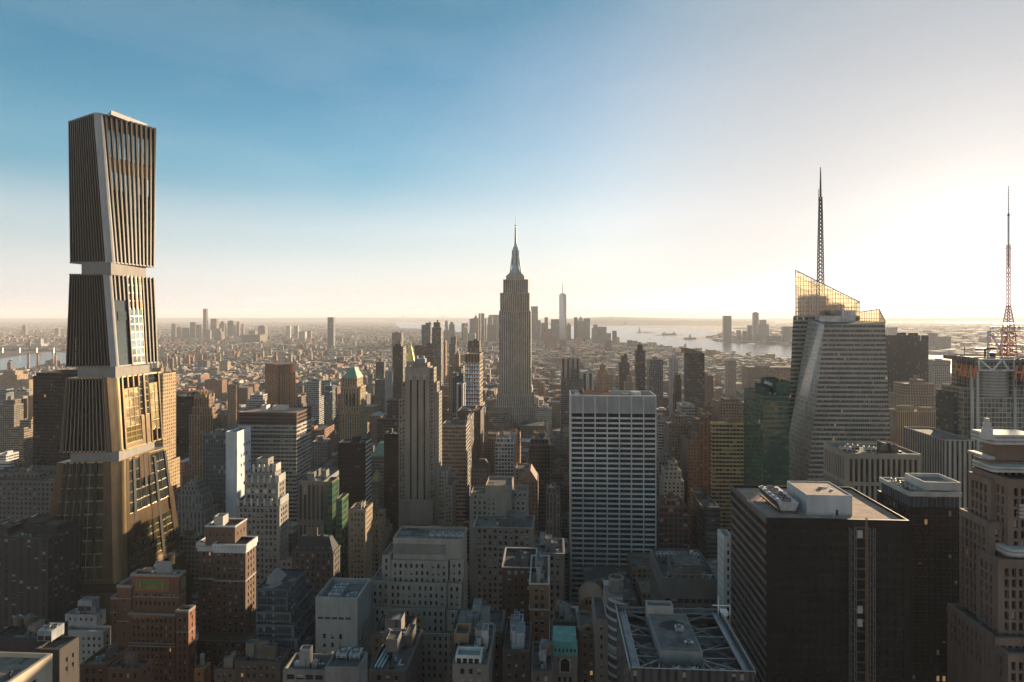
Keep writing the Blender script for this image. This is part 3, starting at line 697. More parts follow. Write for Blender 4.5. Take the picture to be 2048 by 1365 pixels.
b.block(t, 0, bw=2.4, fh=3.5, ww=1.2, wh=1.9, to=1.2, th=.35, cornice=.3, plit=.03); b.finish()
xm = (t.x0 + t.x1) / 2; bb = MB(); ar = [(xm + 2.7 * math.cos(math.pi * i / 12), t.z + 2.4 * math.sin(math.pi * i / 12)) for i in range(13)]
bb.poly([(p[0], t.y0 - .2, p[1]) for p in ar][::-1]); bb.poly([(p[0], t.y0 + 1, p[1]) for p in ar])
for i in range(12): bb.poly([(ar[i][0], t.y0 - .2, ar[i][1]), (ar[i + 1][0], t.y0 - .2, ar[i + 1][1]), (ar[i + 1][0], t.y0 + 1, ar[i + 1][1]), (ar[i][0], t.y0 + 1, ar[i][1])])
bb.build('gable', [M['plain']], b.root, (.2, .15, .11))
bb = MB(); bb.poly([(xm + 1.3 * math.cos(math.pi * i / 12), t.y0 - .24, t.z + .2 + 1.3 * math.sin(math.pi * i / 12)) for i in range(13)][::-1]); bb.build('arched_window', [M['pane']], b.root)

# barrel-roofed brick building at the foot of the white slab
t = T(1160, 1210, 1212, 335, 18)
b = rich('barrel_roof_building', 'building', 'tan brick building with a barrel-vaulted crown at the foot of the white slab', t, (.2, .13, .08), 'the barrel-roofed brick building')
b.block(t, 0, bw=3, fh=3.6, ww=1.3, wh=1.9, to=4); b.finish()
bb = MB(); xm = (t.x0 + t.x1) / 2; hw = (t.x1 - t.x0) / 2
for y_ in range(1):
    ar = [(xm + hw * math.cos(math.pi * i / 14), t.z - .5 + 5.2 * math.sin(math.pi * i / 14)) for i in range(15)]
    bb.poly([(p[0], t.y0 + .2, p[1]) for p in ar][::-1]); bb.poly([(p[0], t.y1 - .2, p[1]) for p in ar])
    for i in range(14): bb.poly([(ar[i][0], t.y0 + .2, ar[i][1]), (ar[i + 1][0], t.y0 + .2, ar[i + 1][1]), (ar[i + 1][0], t.y1 - .2, ar[i + 1][1]), (ar[i][0], t.y1 - .2, ar[i][1])])
bb.build('vault', [M['plain']], b.root, (.26, .15, .09))
for k in range(4):
    bb = MB(); a = xm - 3.6 + k * 2; bb.obox((a, t.y0 + .2), (1, 0), (0, -1), 0, 1.1, t.z + .6, t.z + 2.6, 0, .06); bb.build('arched_window', [M['pane']], b.root)

# banded curved building with the round water-tank drum
xc, yc = wx(1233, 236), 243.0; zr = wz(1190, 1233, 236)
root = empty('rounded_banded_building', (xc, 236, 0)); tag(root, 'curved dark building with stacked pale balcony bands under the open drum', 'building'); MARKS.append((1230, 236, 'the curved banded building'))
pts = [(wx(1216, 236) + 7 - 7 * math.sin(a * math.pi / 16), 243 - 7 * math.cos(a * math.pi / 16)) for a in range(0, 9)][::-1] + [(wx(1246, 236), 236), (wx(1246, 236), 255), (wx(1216, 236), 255)]
bb = MB(); bb.prism(pts, 0, wz(1205, 1225, 236), 0, 2, bw=2.2, fh=3.4); bb.build('glazing', [M['glass'], M['plain'], M['roof']], root, (.05, .05, .05))
zt = wz(1205, 1225, 236)
for k in range(24):
    bb = MB(); c_ = ((wx(1216, 236) + wx(1246, 236)) / 2, 245); P = [(c_[0] + (p[0] - c_[0]) * 1.07, c_[1] + (p[1] - c_[1]) * 1.05) for p in pts]
    bb.prism(P, zt - k * 3.4 - .9, zt - k * 3.4 + .1, bot=True); bb.build('balcony_band', [M['plain']], root, (.32, .31, .3))
bb = MB(); q = T(1213, 1246, 1192, 240, 9); bb.tier(q.x0, q.x1, q.y0, q.y1, zt - 2, q.z, 1, 1, 2); bb.build('roof_housing', [M['plain'], M['plain'], M['roof']], root, (.2, .17, .155))
FOOT.append((q.x0 - 4, q.x1 + 4, 234, 258))
q2 = T(1190, 1216, 1240, 240, 20); b = rich('plain_wall_building', 'building', 'narrow stained stone building left of the curved banded building', q2, (.2, .175, .15))
b.block(q2, 0, bw=2.2, fh=3.5, ww=.9, wh=1.7, to=2); b.finish()
xd = wx(1233.5, 243); zd0 = q.z - .9; zd1 = wz(1158, 1233, 243)
dr = empty('roof_drum', (xd, 245, zd0)); tag(dr, 'round open-topped metal drum on the curved banded building', 'roof drum')
bb = MB(); bb.cone(xd, 245, 2.75, 2.75, zd0, zd1, 28, cap=False); bb.cone(xd, 245, 2.45, 2.45, zd0, zd1, 28, cap=False)
for i in range(28):
    a, c_ = 2 * math.pi * i / 28, 2 * math.pi * (i + 1) / 28
    bb.poly([(xd + r_ * math.cos(t_), 245 + r_ * math.sin(t_), zd1) for r_, t_ in ((2.75, a), (2.75, c_), (2.45, c_), (2.45, a))])
for i in range(28):
    a = 2 * math.pi * i / 28; bb.bar((xd + 2.78 * math.cos(a), 245 + 2.78 * math.sin(a), zd0), (xd + 2.78 * math.cos(a), 245 + 2.78 * math.sin(a), zd1 - .4), .12)
bb.build('drum_wall', [M['steel']], dr); bb = MB(); bb.cone(xd, 245, 2.45, 2.45, zd1 - 1.1, zd1 - 1.0, 24); bb.build('drum_floor', [M['wood']], dr)

# white thin tower and machinery-roofed block right of the slab
t = T(1447, 1466, 1074, 300, 'p1435')
b = rich('thin_white_tower', 'building', 'thin white tower wedged against the big black slab', t, (.5, .49, .47), 'the thin white tower')
b.block(t, 0, bw=2.2, fh=3.7, ww=1.0, wh=1.9, to=2.4, th=.3, par=3.0); b.finish()
t = T(1325, 1436, 1158, 330, 42)
b = rich('plant_roof_block', 'building', 'low ribbed grey block crowded with rooftop plant right of the white slab', t, (.15, .14, .13), 'the ribbed plant-roofed block')
b.block(t, 0, bw=3.2, fh=4, ww=2.6, wh=2.2, to=10, th=.35, windows=True, pane='panewarm', pblind=.1); 
for k in range(40): b.trim.obox((t.x0, t.y0), (1, 0), (0, -1), .3 + k * .69, .62 + k * .69, t.z - 9.4, t.z - .8, 0, .18)
b.trimc = (.2, .185, .17); b.finish(); roof_bits(b.root, t.x0 + 1, t.x1 - 1, t.y0 + 2, t.y1 - 2, t.z, 6, (.2, .17, .15), 21)
bb = MB()
for k in range(8):
    a = t.x0 + 1.5 + k * 3.6; bb.bar((a, t.y0 + 1, t.z - .6), (a + 2.2, t.y0 + 2.6, t.z + 1.3), .22); bb.bar((a, t.y0 + 2.6, t.z + 1.3), (a + 3.4, t.y0 + 2.6, t.z + 1.3), .2)
bb.build('roof_braces', [M['galv']], b.root)
for k in range(4): cooling_unit(t.x0 + 4 + k * 6.2, t.y0 + 30, t.z - 1.1, ('leftmost', 'second', 'third', 'rightmost')[k] + ' grey cooling unit at the back of the ribbed plant-roofed block', 4.4, 4, 3, 2)

# tan lit corner building and its neighbours beside the green glass
t = T(697, 731, 1020, 450, 'p745')
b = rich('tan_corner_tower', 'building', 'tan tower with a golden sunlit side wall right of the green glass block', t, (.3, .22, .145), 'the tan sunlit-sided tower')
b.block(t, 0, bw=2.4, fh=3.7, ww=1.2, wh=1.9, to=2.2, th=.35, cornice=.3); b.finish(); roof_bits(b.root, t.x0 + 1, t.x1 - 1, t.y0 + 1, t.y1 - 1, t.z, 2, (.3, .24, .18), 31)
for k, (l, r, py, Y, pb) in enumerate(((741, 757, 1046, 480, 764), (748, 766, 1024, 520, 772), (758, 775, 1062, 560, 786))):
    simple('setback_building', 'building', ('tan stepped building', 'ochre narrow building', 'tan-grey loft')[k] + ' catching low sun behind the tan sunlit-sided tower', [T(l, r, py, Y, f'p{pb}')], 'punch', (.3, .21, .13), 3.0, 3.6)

# art deco tower with white ornament
t = T(473, 559, 1002, 420, 'p577')
b = rich('ornamented_deco_tower', 'building', 'stepped grey stone tower with white discs and finials round its crown', t, (.25, .225, .2), 'the white-ornamented stepped tower')
b.block(t, 0, bw=2.9, fh=3.7, ww=1.6, wh=2.3, to=1.5, th=.5)
m1 = T(489, 556, 956, 424, 'p571'); m2 = T(504, 550, 934, 428, 'p562'); m3 = T(512, 536, 918, 434, 9)
b.block(m1, t.z - 2, bw=2.9, fh=3.7, ww=1.5, wh=2.3, to=4, th=.5); b.block(m2, m1.z - 2, bw=2.6, fh=3.7, ww=1.2, wh=2.3, to=1.5, th=.5); b.block(m3, m2.z - 2, bw=2.6, fh=4, ww=1, wh=1.5, to=2)
for q, n_ in ((t, 7), (m1, 6), (m2, 5)):
    for k in range(n_):
        a = q.x0 + 1.2 + k * (q.x1 - q.x0 - 2.4) / (n_ - 1)
        b.trim.box(a - .7, a + .7, q.y0 - .35, q.y0 + .5, q.z - 3.2, q.z + 1.6); 
        yy = q.y0 + 1.4 + k * (q.y1 - q.y0 - 3) / (n_ - 1); b.trim.box(q.x1 - .5, q.x1 + .35, yy - .7, yy + .7, q.z - 3.2, q.z + 1.5)
for k in range(4):
    a = m1.x0 + 3.0 + k * (m1.x1 - m1.x0 - 6) / 3; c_ = [(a + 1.5 * math.cos(i * math.pi / 6), m1.y0 - .5, m1.z - 9 + 1.5 * math.sin(i * math.pi / 6)) for i in range(12)]
    b.trim.poly(c_[::-1]); 
    for i in range(12): b.trim.poly([c_[i], c_[(i + 1) % 12], (c_[(i + 1) % 12][0], m1.y0 + .2, c_[(i + 1) % 12][2]), (c_[i][0], m1.y0 + .2, c_[i][2])])
s1 = T(560, 604, 1122, 412, 'p606'); s2 = T(592, 622, 1148, 404, 24)
b.block(s1, 0, bw=3, fh=3.7, ww=1.5, wh=2.2, to=1.2); b.block(s2, 0, bw=3, fh=3.7, ww=1.5, wh=2.2, to=1.2)
b.trimc = (.46, .44, .41); b.finish()

# grey-white building and cooling tower, lower left
t = T(127, 207, 1262, 326, 'p218'); t2 = T(130, 193, 1230, 332, 'p212')
b = rich('grey_stone_setback', 'building', 'pale grey stone setback building with square windows below the bronze tower', t, (.36, .34, .32), 'the pale grey setback building')
b.block(t, 0, bw=2.9, fh=3.6, ww=1.1, wh=1.6, to=3.0, th=.3); b.block(t2, t.z - 2, bw=3.0, fh=3.4, ww=1.1, wh=1.6, to=1.4, th=.3); b.finish()
roof_bits(b.root, t2.x0 + 1, t2.x1 - 1, t2.y0 + 1, t2.y1 - 1, t2.z, 2, (.28, .26, .25), 41)
cooling_unit((t2.x0 + t2.x1) / 2, t2.y0 + 6, t2.z - .2, 'twin-louvred cooling tower on the pale grey setback building', 8, 6, 6.2, 2)

# dark flat-roofed block with two water tanks, lower left
t = T(-20, 80, 1277, 262, 16); t2 = T(70, 119, 1299, 248, 'p158')
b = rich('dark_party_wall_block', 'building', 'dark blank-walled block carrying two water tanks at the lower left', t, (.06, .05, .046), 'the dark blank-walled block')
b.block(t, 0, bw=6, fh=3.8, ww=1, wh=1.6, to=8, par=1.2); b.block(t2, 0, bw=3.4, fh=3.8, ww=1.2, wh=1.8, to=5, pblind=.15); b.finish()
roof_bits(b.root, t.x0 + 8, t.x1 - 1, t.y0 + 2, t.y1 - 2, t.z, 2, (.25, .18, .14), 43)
water_tank(wx(30, 270), 272, wz(1277, 30, 262) - 1.2, 'left water tank on the dark blank-walled block', 1.9, 3.0); water_tank(wx(51, 271), 273, wz(1277, 51, 262) - 1.2, 'right water tank on the dark blank-walled block', 1.9, 3.0)
cooling_unit(wx(98, 256), 257, t2.z - .2, 'large boxy cooling tower on the dark blank-walled block', 6.2, 7, 4.8, 2)

# sunlit stone corner, bottom left
xw = ray(105) * 213; zc = wz(1307, 105, 213)
t = T(0, 105, 1307, 213, 5); t.x0, t.x1, t.y0, t.y1, t.z, t.side = xw - 42, xw, 168, 213, zc, 'W'
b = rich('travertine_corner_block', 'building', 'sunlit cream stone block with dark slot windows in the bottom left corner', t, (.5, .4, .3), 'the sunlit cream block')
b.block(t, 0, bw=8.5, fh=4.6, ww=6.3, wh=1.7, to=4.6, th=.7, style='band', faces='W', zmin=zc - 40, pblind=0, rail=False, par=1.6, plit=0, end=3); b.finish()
bb = MB(); bb.bar((xw - 4, 200, zc - 1.4), (xw - 4, 200, zc + .6), .5); bb.bar((xw - 4, 200, zc + .6), (xw - 3.2, 200, zc + .7), .5)
bb.bar((xw - 5, 189, zc - 1.4), (xw - 5, 189, zc + .6), .5); bb.bar((xw - 5, 189, zc + .6), (xw - 4.2, 189, zc + .7), .5); bb.build('roof_vents', [M['darkmetal']], b.root)

# ornate red brick skyscraper with the painted panels
t = T(225, 345, 1240, 296, 30); c1 = T(262, 358, 1150, 304, 'p366'); s1 = T(234, 262, 1172, 303, 22); s2 = T(222, 238, 1196, 306, 20); w1 = T(352, 377, 1222, 300, 'p388')
b = rich('red_brick_skyscraper', 'building', 'ornate red brick tower with a green and gold painted panel in its crown', t, (.2, .088, .052), 'the ornate red brick tower')
c2 = T(258, 350, 1228, 301, 'p362')
b.block(c1, 0, bw=2.35, fh=3.5, ww=1.05, wh=2.1, to=9.2, th=.45, zmin=c2.z - 2); b.block(c2, 0, bw=2.25, fh=3.5, ww=1.1, wh=1.9, to=2.2, th=.45)
b.block(s1, 0, bw=4.2, fh=5.5, ww=.8, wh=1.5, to=6, th=.35); b.block(s2, 0, bw=3.4, fh=3.5, ww=.9, wh=1.5, to=4, th=.35, faces='N'); b.block(w1, 0, bw=2.3, fh=3.5, ww=1.0, wh=1.9, to=3.2, th=.4)
for q, dz in ((c1, 0), (s1, 0), (s2, 0), (w1, 0), (c2, 0)):
    b.trim.ring(q.x0 - .25, q.x1 + .25, q.y0 - .28, q.y1 - .1, q.z - .9, q.z + .25)
for q, dz in ((c1, 10.6), (s1, 6), (s2, 7), (w1, 10), (c2, 14), (s1, 17), (c2, 15.4)): b.trim.ring(q.x0 - .2, q.x1 + .2, q.y0 - .2, q.y1 - .2, q.z - dz - .5, q.z - dz)
b.trimc = (.3, .24, .2); b.finish()
bb = MB(); bb.box(c1.x0 + 2.4, c1.x1 - 4.8, c1.y0 - .32, c1.y0 + .02, c1.z - 8, c1.z - 1.8, 0); bb.box(c1.x0 + 3.0, c1.x1 - 5.4, c1.y0 - .4, c1.y0 - .33, c1.z - 7.3, c1.z - 2.5, 1)
xm = (c1.x0 + c1.x1) / 2 - 1.2
for i in range(10):
    a0, a1 = math.pi * i / 10, math.pi * (i + 1) / 10
    bb.poly([(xm + r_ * math.cos(t_), c1.y0 - .43, c1.z - 7.0 + r_ * math.sin(t_)) for r_, t_ in ((1.9, a0), (1.9, a1), (1.1, a1), (1.1, a0))][::-1], 2)
for i in range(9):
    a0 = math.pi * (i + .5) / 9; bb.bar((xm + 2.2 * math.cos(a0), c1.y0 - .43, c1.z - 7 + 2.2 * math.sin(a0)), (xm + 3.6 * math.cos(a0), c1.y0 - .43, c1.z - 7 + 3.2 * math.sin(a0)), .22, 2)
for s_ in (-1, 1): bb.bar((xm + s_ * 5.6, c1.y0 - .43, c1.z - 7), (xm + s_ * 5.6, c1.y0 - .43, c1.z - 3.4), .9, 2)
M['pgreen'] = plain('glazed_green_tile', (.13, .17, .06), rough=.5, lo=.8, hi=1.15, scale=.5); M['pgold'] = plain('gilded_tile', (.4, .2, .06), rough=.5, lo=.8, hi=1.1)
bb.build('painted_panel', [M['redsteel'], M['pgreen'], M['pgold']], b.root)
bb = MB(); yy = (c1.y0 + c1.y1) / 2; bb.box(c1.x1 - .02, c1.x1 + .32, c1.y0 + 4, c1.y1 - 4, c1.z - 8, c1.z - 1.8, 0); bb.box(c1.x1 + .33, c1.x1 + .4, c1.y0 + 4.8, c1.y1 - 4.8, c1.z - 7.3, c1.z - 2.5, 1); bb.build('painted_panel', [M['redsteel'], M['pgreen']], b.root)
bb = MB(); bb.box(c2.x0 + 1.2, c2.x1 - 6, c2.y0 - .35, c2.y0 + .02, c2.z - 2.1, c2.z - .6); bb.build('terracotta_frieze', [M['plain']], b.root, (.33, .13, .05))
bb = MB(); bb.box(w1.x1 - .02, w1.x1 + .3, w1.y0 + 2, w1.y1 - 4, w1.z - 2.8, w1.z - 1); bb.build('terracotta_frieze', [M['plain']], b.root, (.33, .13, .05))
roof_bits(b.root, c1.x0 + 2, c1.x1 - 2, c1.y0 + 2, c1.y1 - 2, c1.z, 2, (.3, .28, .27), 51)
cooling_unit(c1.x0 + 10, c1.y0 + 9, c1.z - 1, 'grey ventilation unit on the crown of the ornate red brick tower', 6, 4, 3, 2)
for k, (l, r, py, Y, bk) in enumerate(((160, 214, 1330, 232, 14), (215, 282, 1338, 226, 'p305'))):
    t = T(l, r, py, Y, bk); b = rich('brick_loft', 'building', ('low dark brick loft with a sunken roof below the ornate red brick tower', 'low brick loft with three small roof tanks below the ornate red brick tower')[k], t, (.13, .062, .04))
    b.block(t, 0, bw=2.6, fh=3.4, ww=1.2, wh=1.8, to=1.5, par=1.4); b.finish(); roof_bits(b.root, t.x0 + 1, t.x1 - 1, t.y0 + 1, t.y1 - 1, t.z, 1, (.12, .08, .07), 55 + k)
t = T(388, 408, 1338, 286, 'p420'); b = rich('orange_brick_house', 'building', 'small orange brick building right of the ornate red brick tower at the bottom edge', t, (.36, .16, .07)); b.block(t, 0, bw=2.6, fh=3.3, ww=1.1, wh=1.6, to=1.5); b.finish(); roof_bits(b.root, t.x0 + .5, t.x1 - .5, t.y0 + 1, t.y1 - 1, t.z, 2, (.4, .36, .32), 57)
t = T(428, 470, 1340, 280, 9); b = rich('chimneyed_brick_house', 'building', 'low brick building with rows of chimneys at the bottom edge', t, (.2, .13, .09)); b.block(t, 0, bw=2.6, fh=3.3, ww=1.1, wh=1.6, to=1.5); b.finish(); roof_bits(b.root, t.x0 + 1, t.x1 - 1, t.y0 + 1, t.y1 - 1, t.z, 3, (.35, .28, .22), 58)
t = T(470, 560, 1325, 276, 12); b = rich('brown_rowhouse', 'building', 'brown low building under the dark stepped glass block', t, (.14, .095, .07)); b.block(t, 0, bw=2.8, fh=3.4, ww=1.2, wh=1.7, to=1.5); b.finish(); roof_bits(b.root, t.x0 + 1, t.x1 - 1, t.y0 + 1, t.y1 - 1, t.z, 4, (.22, .17, .13), 59)

# bottom middle
t = T(650, 718, 1335, 190, 'p735'); b = rich('steel_panel_block', 'building', 'grey panelled flat block with a fan deck at the bottom edge', t, (.2, .185, .17), 'the grey panelled block')
b.block(t, 0, bw=2.0, fh=2.4, ww=1.86, wh=2.2, to=.8, th=.08, windows=False); b.finish()
for k in range(2): cooling_unit(t.x0 + 3 + k * 4, t.y0 + 8, t.z - 1, ('left', 'right')[k] + ' fan box on the grey panelled block', 3.4, 4, 1.8, 1)
t = T(566, 652, 1341, 196, 10); b = rich('flat_roof_annex', 'building', 'low flat grey annex left of the grey panelled block', t, (.2, .18, .165)); b.block(t, 0, bw=3, fh=3.6, ww=2.5, wh=1.6, to=1.2, style='band'); b.finish(); roof_bits(b.root, t.x0 + 1, t.x1 - 1, t.y0 + 1, t.y1 - 1, t.z, 2, (.28, .26, .24), 61)
t = T(738, 812, 1342, 222, 30); b = rich('pipe_roof_building', 'building', 'dark low building with white roof ducts and a water tank', t, (.11, .09, .08)); b.block(t, 0, bw=3, fh=3.6, ww=1.4, wh=1.8, to=1.5); b.finish(); roof_bits(b.root, t.x0 + 1, t.x1 - 1, t.y0 + 1, t.y1 - 1, t.z, 2, (.16, .14, .13), 62)
water_tank(wx(776, 240), 240, t.z - 1, 'conical-lidded water tank on the dark low building with white ducts', 2.0, 3.4)
bb = MB()
for k in range(3): bb.bar((t.x0 + 1.5 + k * 1.2, t.y0 + 2, t.z - .2), (t.x0 + 2.5 + k * 1.2, t.y0 + 24, t.z - .2), .6)
bb.build('roof_ducts', [M['galv']], b.root)
t = T(742, 816, 1272, 285, 20); b = rich('dark_brick_annex', 'building', 'dark brick annex with boxy housings in front of the broad pale office building', t, (.12, .085, .065)); b.block(t, 0, bw=3, fh=3.6, ww=1.3, wh=1.8, to=1.5); b.finish(); roof_bits(b.root, t.x0 + 1, t.x1 - 1, t.y0 + 1, t.y1 - 1, t.z, 4, (.2, .18, .16), 63)
t = T(905, 978, 1330, 216, 26); b = rich('penthouse_block', 'building', 'grey-brown building with a white glazed penthouse and brick lift housing', t, (.2, .17, .145), 'the white penthouse building')
b.block(t, 0, bw=2.8, fh=3.5, ww=1.4, wh=1.8, to=1.2); b.finish()
p1 = T(911, 962, 1312, 217.5, 6); bb = MB(); bb.tier(p1.x0, p1.x1, p1.y0, p1.y1, t.z - 1, p1.z, 1, 1, 2); bb.build('white_penthouse', [M['plain'], M['plain'], M['roof']], b.root, (.55, .54, .52))
for k in range(4):
    me, _ = win_mesh(1.5, 1.7, 0, 'pane', 'frame', True); o = bpy.data.objects.new('window', me); COL.objects.link(o); o.parent = b.root; o.location = Vector((p1.x0 + 1.2 + k * 2.0, p1.y0, t.z - .4)) - Vector(b.root.location)
p2 = T(908, 938, 1268, 232, 8); bb = MB(); bb.tier(p2.x0, p2.x1, p2.y0, p2.y1, t.z - 1, p2.z, 1, 1, 2, par=2); bb.build('lift_housing', [M['plain'], M['plain'], M['roof']], b.root, (.3, .19, .11)); roof_bits(b.root, p2.x1 + .5, t.x1 - .6, t.y0 + 8, t.y1 - 1, t.z, 4, (.35, .33, .31), 66)
t = T(902, 1004, 1262, 244, 18); b = rich('copper_edged_block', 'building', 'wide low building with a pale green roof edge behind the white penthouse building', t, (.12, .1, .085)); b.block(t, 0, bw=3, fh=3.6, ww=1.3, wh=1.8, to=1.2); b.finish(); roof_bits(b.root, t.x0 + 1, t.x1 - 1, t.y0 + 1, t.y1 - 1, t.z, 4, (.3, .3, .29), 67)
bb = MB(); bb.bar((wx(922, 248), 248, t.z), (wx(955, 255), 255, t.z + 5), .3); bb.bar((wx(922, 248), 248, t.z), (wx(924, 248), 248, t.z + 1.5), .3); bb.build('roof_boom', [M['galv']], b.root)
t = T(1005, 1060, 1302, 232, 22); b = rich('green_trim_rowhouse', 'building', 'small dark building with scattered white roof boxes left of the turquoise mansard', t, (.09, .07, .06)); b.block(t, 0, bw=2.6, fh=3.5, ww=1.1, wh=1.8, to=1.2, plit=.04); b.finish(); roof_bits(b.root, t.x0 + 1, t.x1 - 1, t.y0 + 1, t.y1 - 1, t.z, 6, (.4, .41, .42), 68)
t = T(1062, 1106, 1345, 214, 20); b = rich('tarred_roof_house', 'building', 'low tar-roofed building in front of the narrow orange brick tower', t, (.1, .08, .07)); b.block(t, 0, bw=2.6, fh=3.5, ww=1.1, wh=1.8, to=1.2); b.finish(); roof_bits(b.root, t.x0 + 1, t.x1 - 1, t.y0 + 1, t.y1 - 1, t.z, 4, (.3, .3, .3), 69); water_tank(wx(1094, 224), 224, t.z - 1, 'squat water tank on the low tar-roofed building')

# pier-and-slot office block and the black tower with a glass crown
t = T(1692, 1842, 908, 420, 'p1647')
b = rich('slotted_pier_block', 'building', 'flat-topped stone office block with tall dark window slots between piers', t, (.3, .245, .195), 'the slotted pier block')
b.block(t, 0, bw=3.3, fh=17.0, ww=1.75, wh=14.6, to=3.2, th=.8, rail=False, pane='panewarm', pblind=0, plit=0, rows=4, zmin=0); b.finish()
roof_bits(b.root, t.x0 + 22, t.x1 - 4, t.y0 + 6, t.y1 - 6, t.z, 3, (.08, .075, .07), 71)
for k in range(3): cooling_unit(t.x0 + 4 + k * 7.5, t.y0 + 10 + (k % 2) * 6, t.z - 1.1, ('leftmost', 'middle', 'rightmost')[k] + ' pale cooling box on the slotted pier block', 6, 5, 3.6, 2)
for k in range(2): water_tank(t.x0 + 27 + k * 6, t.y0 + 7, t.z - 1.2, ('left', 'right')[k] + ' brown roof tank on the slotted pier block', 2.2, 2.6)
t = T(1819, 1922, 1016, 300, 'p1755')
b = rich('black_glass_tower', 'building', 'black tower topped by a white-rimmed glass crown', t, (.022, .02, .019), 'the black glass-crowned tower')
b.block(t, 0, bw=2.6, fh=3.9, ww=1.4, wh=2.6, to=1.0, th=.25, pane='panewarm', pblind=.06, plit=.03, rail=False)
b.finish()
for c_ in b.root.children:
    if c_.name.startswith('wall'): c_.data.materials[1] = M['black']
g = T(1815, 1918, 984, 301.5, 24); g.x0 += 1; g.y1 = t.y1 - 2
bb = MB(); bb.prism([(g.x0, g.y0), (g.x1, g.y0), (g.x1, g.y1), (g.x0, g.y1)], t.z - 1, g.z - 2.0, bw=2.0, fh=6); bb.build('glass_crown', [M['glass']], b.root, (.2, .2, .19))
bb = MB(); bb.tier(g.x0 - .8, g.x1 + .8, g.y0 - .8, g.y1 + .8, g.z - 2.0, g.z, 1, 1, 2, par=.5); bb.build('crown_rim', [M['plain'], M['plain'], M['roof']], b.root, (.5, .47, .43))
p = T(1850, 1922, 972, 306, 15); bb = MB(); bb.tier(p.x0, p.x1, p.y0, p.y0 + 17, g.z - .5, p.z + 1.6, 1, 1, 2, par=1.5); bb.build('roof_housing', [M['plain'], M['plain'], M['roof']], b.root, (.52, .49, .45))
for k in range(5): cooling_unit(g.x0 + 3.2, g.y0 + 4 + k * 4, g.z - .5, ('nearest', 'second', 'third', 'fourth', 'farthest')[k] + ' small vent on the white rim of the black glass-crowned tower', 2, 1.6, 1.4, 1)

# pink granite setback tower, right edge
root_t = T(1936, 2090, 900, 256, 40)
b = rich('pink_granite_tower', 'building', 'pink granite postmodern tower with rounded white bands stepping up at the right edge', root_t, (.2, .138, .108), 'the pink granite tower')
kw = dict(bw=2.5, fh=3.9, ww=1.45, wh=2.95, th=.8, pane='panewarm', pblind=.14, plit=.01, rail=False)
b.block(T(1990, 2120, 879, 262, 'p1966'), 0, to=11, **kw); b.block(T(1985, 2110, 925, 258, 'p1948'), 0, to=2.5, **kw); b.block(T(1982, 2110, 961, 254, 'p1937'), 0, to=2.5, **kw)
b.block(T(1978, 2110, 1046, 250, 'p1918'), 0, to=2.5, **kw); b.block(T(2016, 2120, 960, 247, 20), 0, to=3, **kw); b.block(T(1996, 2060, 1120, 243, 12), 0, to=3, **kw)
b.block(T(1990, 2110, 1278, 238, 'p1894'), 0, to=2.5, **kw); b.block(T(2016, 2130, 1310, 232, 12), 0, to=2.5, **kw)
b.finish()
def bands(l, r, py, Y, n, h, col, name, rad=2.2):
    x0, x1, z = wx(l, Y), wx(r, Y), wz(py, l, Y)
    P = [(x0 + rad - rad * math.cos(a * math.pi / 12), Y + rad - rad * math.sin(a * math.pi / 12)) for a in range(7)] + [(x1, Y), (x1, Y + 12), (x0, Y + 12)]
    for k in range(n):
        bb = MB(); e = .25 if k % 2 else 0
        bb.prism([(p[0] + e, p[1] + e) for p in P], z - (k + 1) * h, z - k * h, bot=True); bb.build(name, [M['plain']], b.root, col if k % 2 == 0 else tuple(c * .6 for c in col))
bands(1984, 2080, 870, 256, 5, .75, (.5, .47, .43), 'rounded_band'); bands(1986, 2080, 934, 253, 3, .7, (.5, .47, .43), 'rounded_band'); bands(2036, 2090, 1010, 246.5, 7, .7, (.5, .47, .43), 'rounded_band'); bands(2018, 2080, 1100, 243, 4, .7, (.5, .47, .43), 'rounded_band')
bands(1976, 1990, 914, 253.5, 2, .7, (.5, .47, .43), 'rounded_band', .8)
xp, zp = wx(1974, 258), wz(868, 1974, 258); bb = MB()
for k, w_ in enumerate((1.7, 1.35, 1.0, .7)): bb.box(xp - w_, xp + w_, 258 - w_, 258 + w_, zp - 2 + k * 2.0, zp + k * 2.0)
bb.build('pinnacle', [M['plain']], b.root, (.5, .47, .44))
bb = MB(); bb.bar((wx(1990, 239), 239.5, wz(1278, 1990, 238)), (wx(1990, 239), 239.5, wz(1265, 1990, 238)), .25); bb.bar((wx(1990, 239), 239.5, wz(1267, 1990, 238)), (wx(1997, 239), 239.5, wz(1263, 1990, 238)), .2); bb.build('davit', [M['darkmetal']], b.root)
# ================================================================== mid-distance buildings
S = simple
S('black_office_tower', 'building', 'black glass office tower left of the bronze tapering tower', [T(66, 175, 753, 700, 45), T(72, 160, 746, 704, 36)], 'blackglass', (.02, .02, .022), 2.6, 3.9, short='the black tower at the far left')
S('apartment_tower', 'building', 'dark brick apartment tower with balconies at the far left edge', [T(-30, 28, 810, 1000, 'p47'), T(6, 30, 800, 1006, 12)], 'grid', (.3, .25, .2), 3.4, 2.9, short='the balconied apartment tower')
S('banded_tan_tower', 'building', 'tan tower with dark window bands at the far left', [T(22, 48, 856, 850, 'p67'), T(40, 62, 840, 860, 16)], 'band', (.34, .25, .18), 3.2, 3.1, short='the banded tan tower')
S('blue_grey_slab', 'building', 'pair of blue-grey hospital slabs behind the balconied apartment tower', [T(-30, 12, 779, 1300, 20), T(33, 53, 779, 1296, 'p65'), T(14, 32, 781, 1305, 16)], 'band', (.22, .25, .27), 3.5, 3.5)
S('tan_hospital_block', 'building', 'long tan brick complex by the river', [T(-20, 58, 760, 1750, 'p70'), T(0, 34, 750, 1756, 40), T(6, 30, 742, 1760, 30)], 'punch', (.38, .27, .18), 4, 3.6)
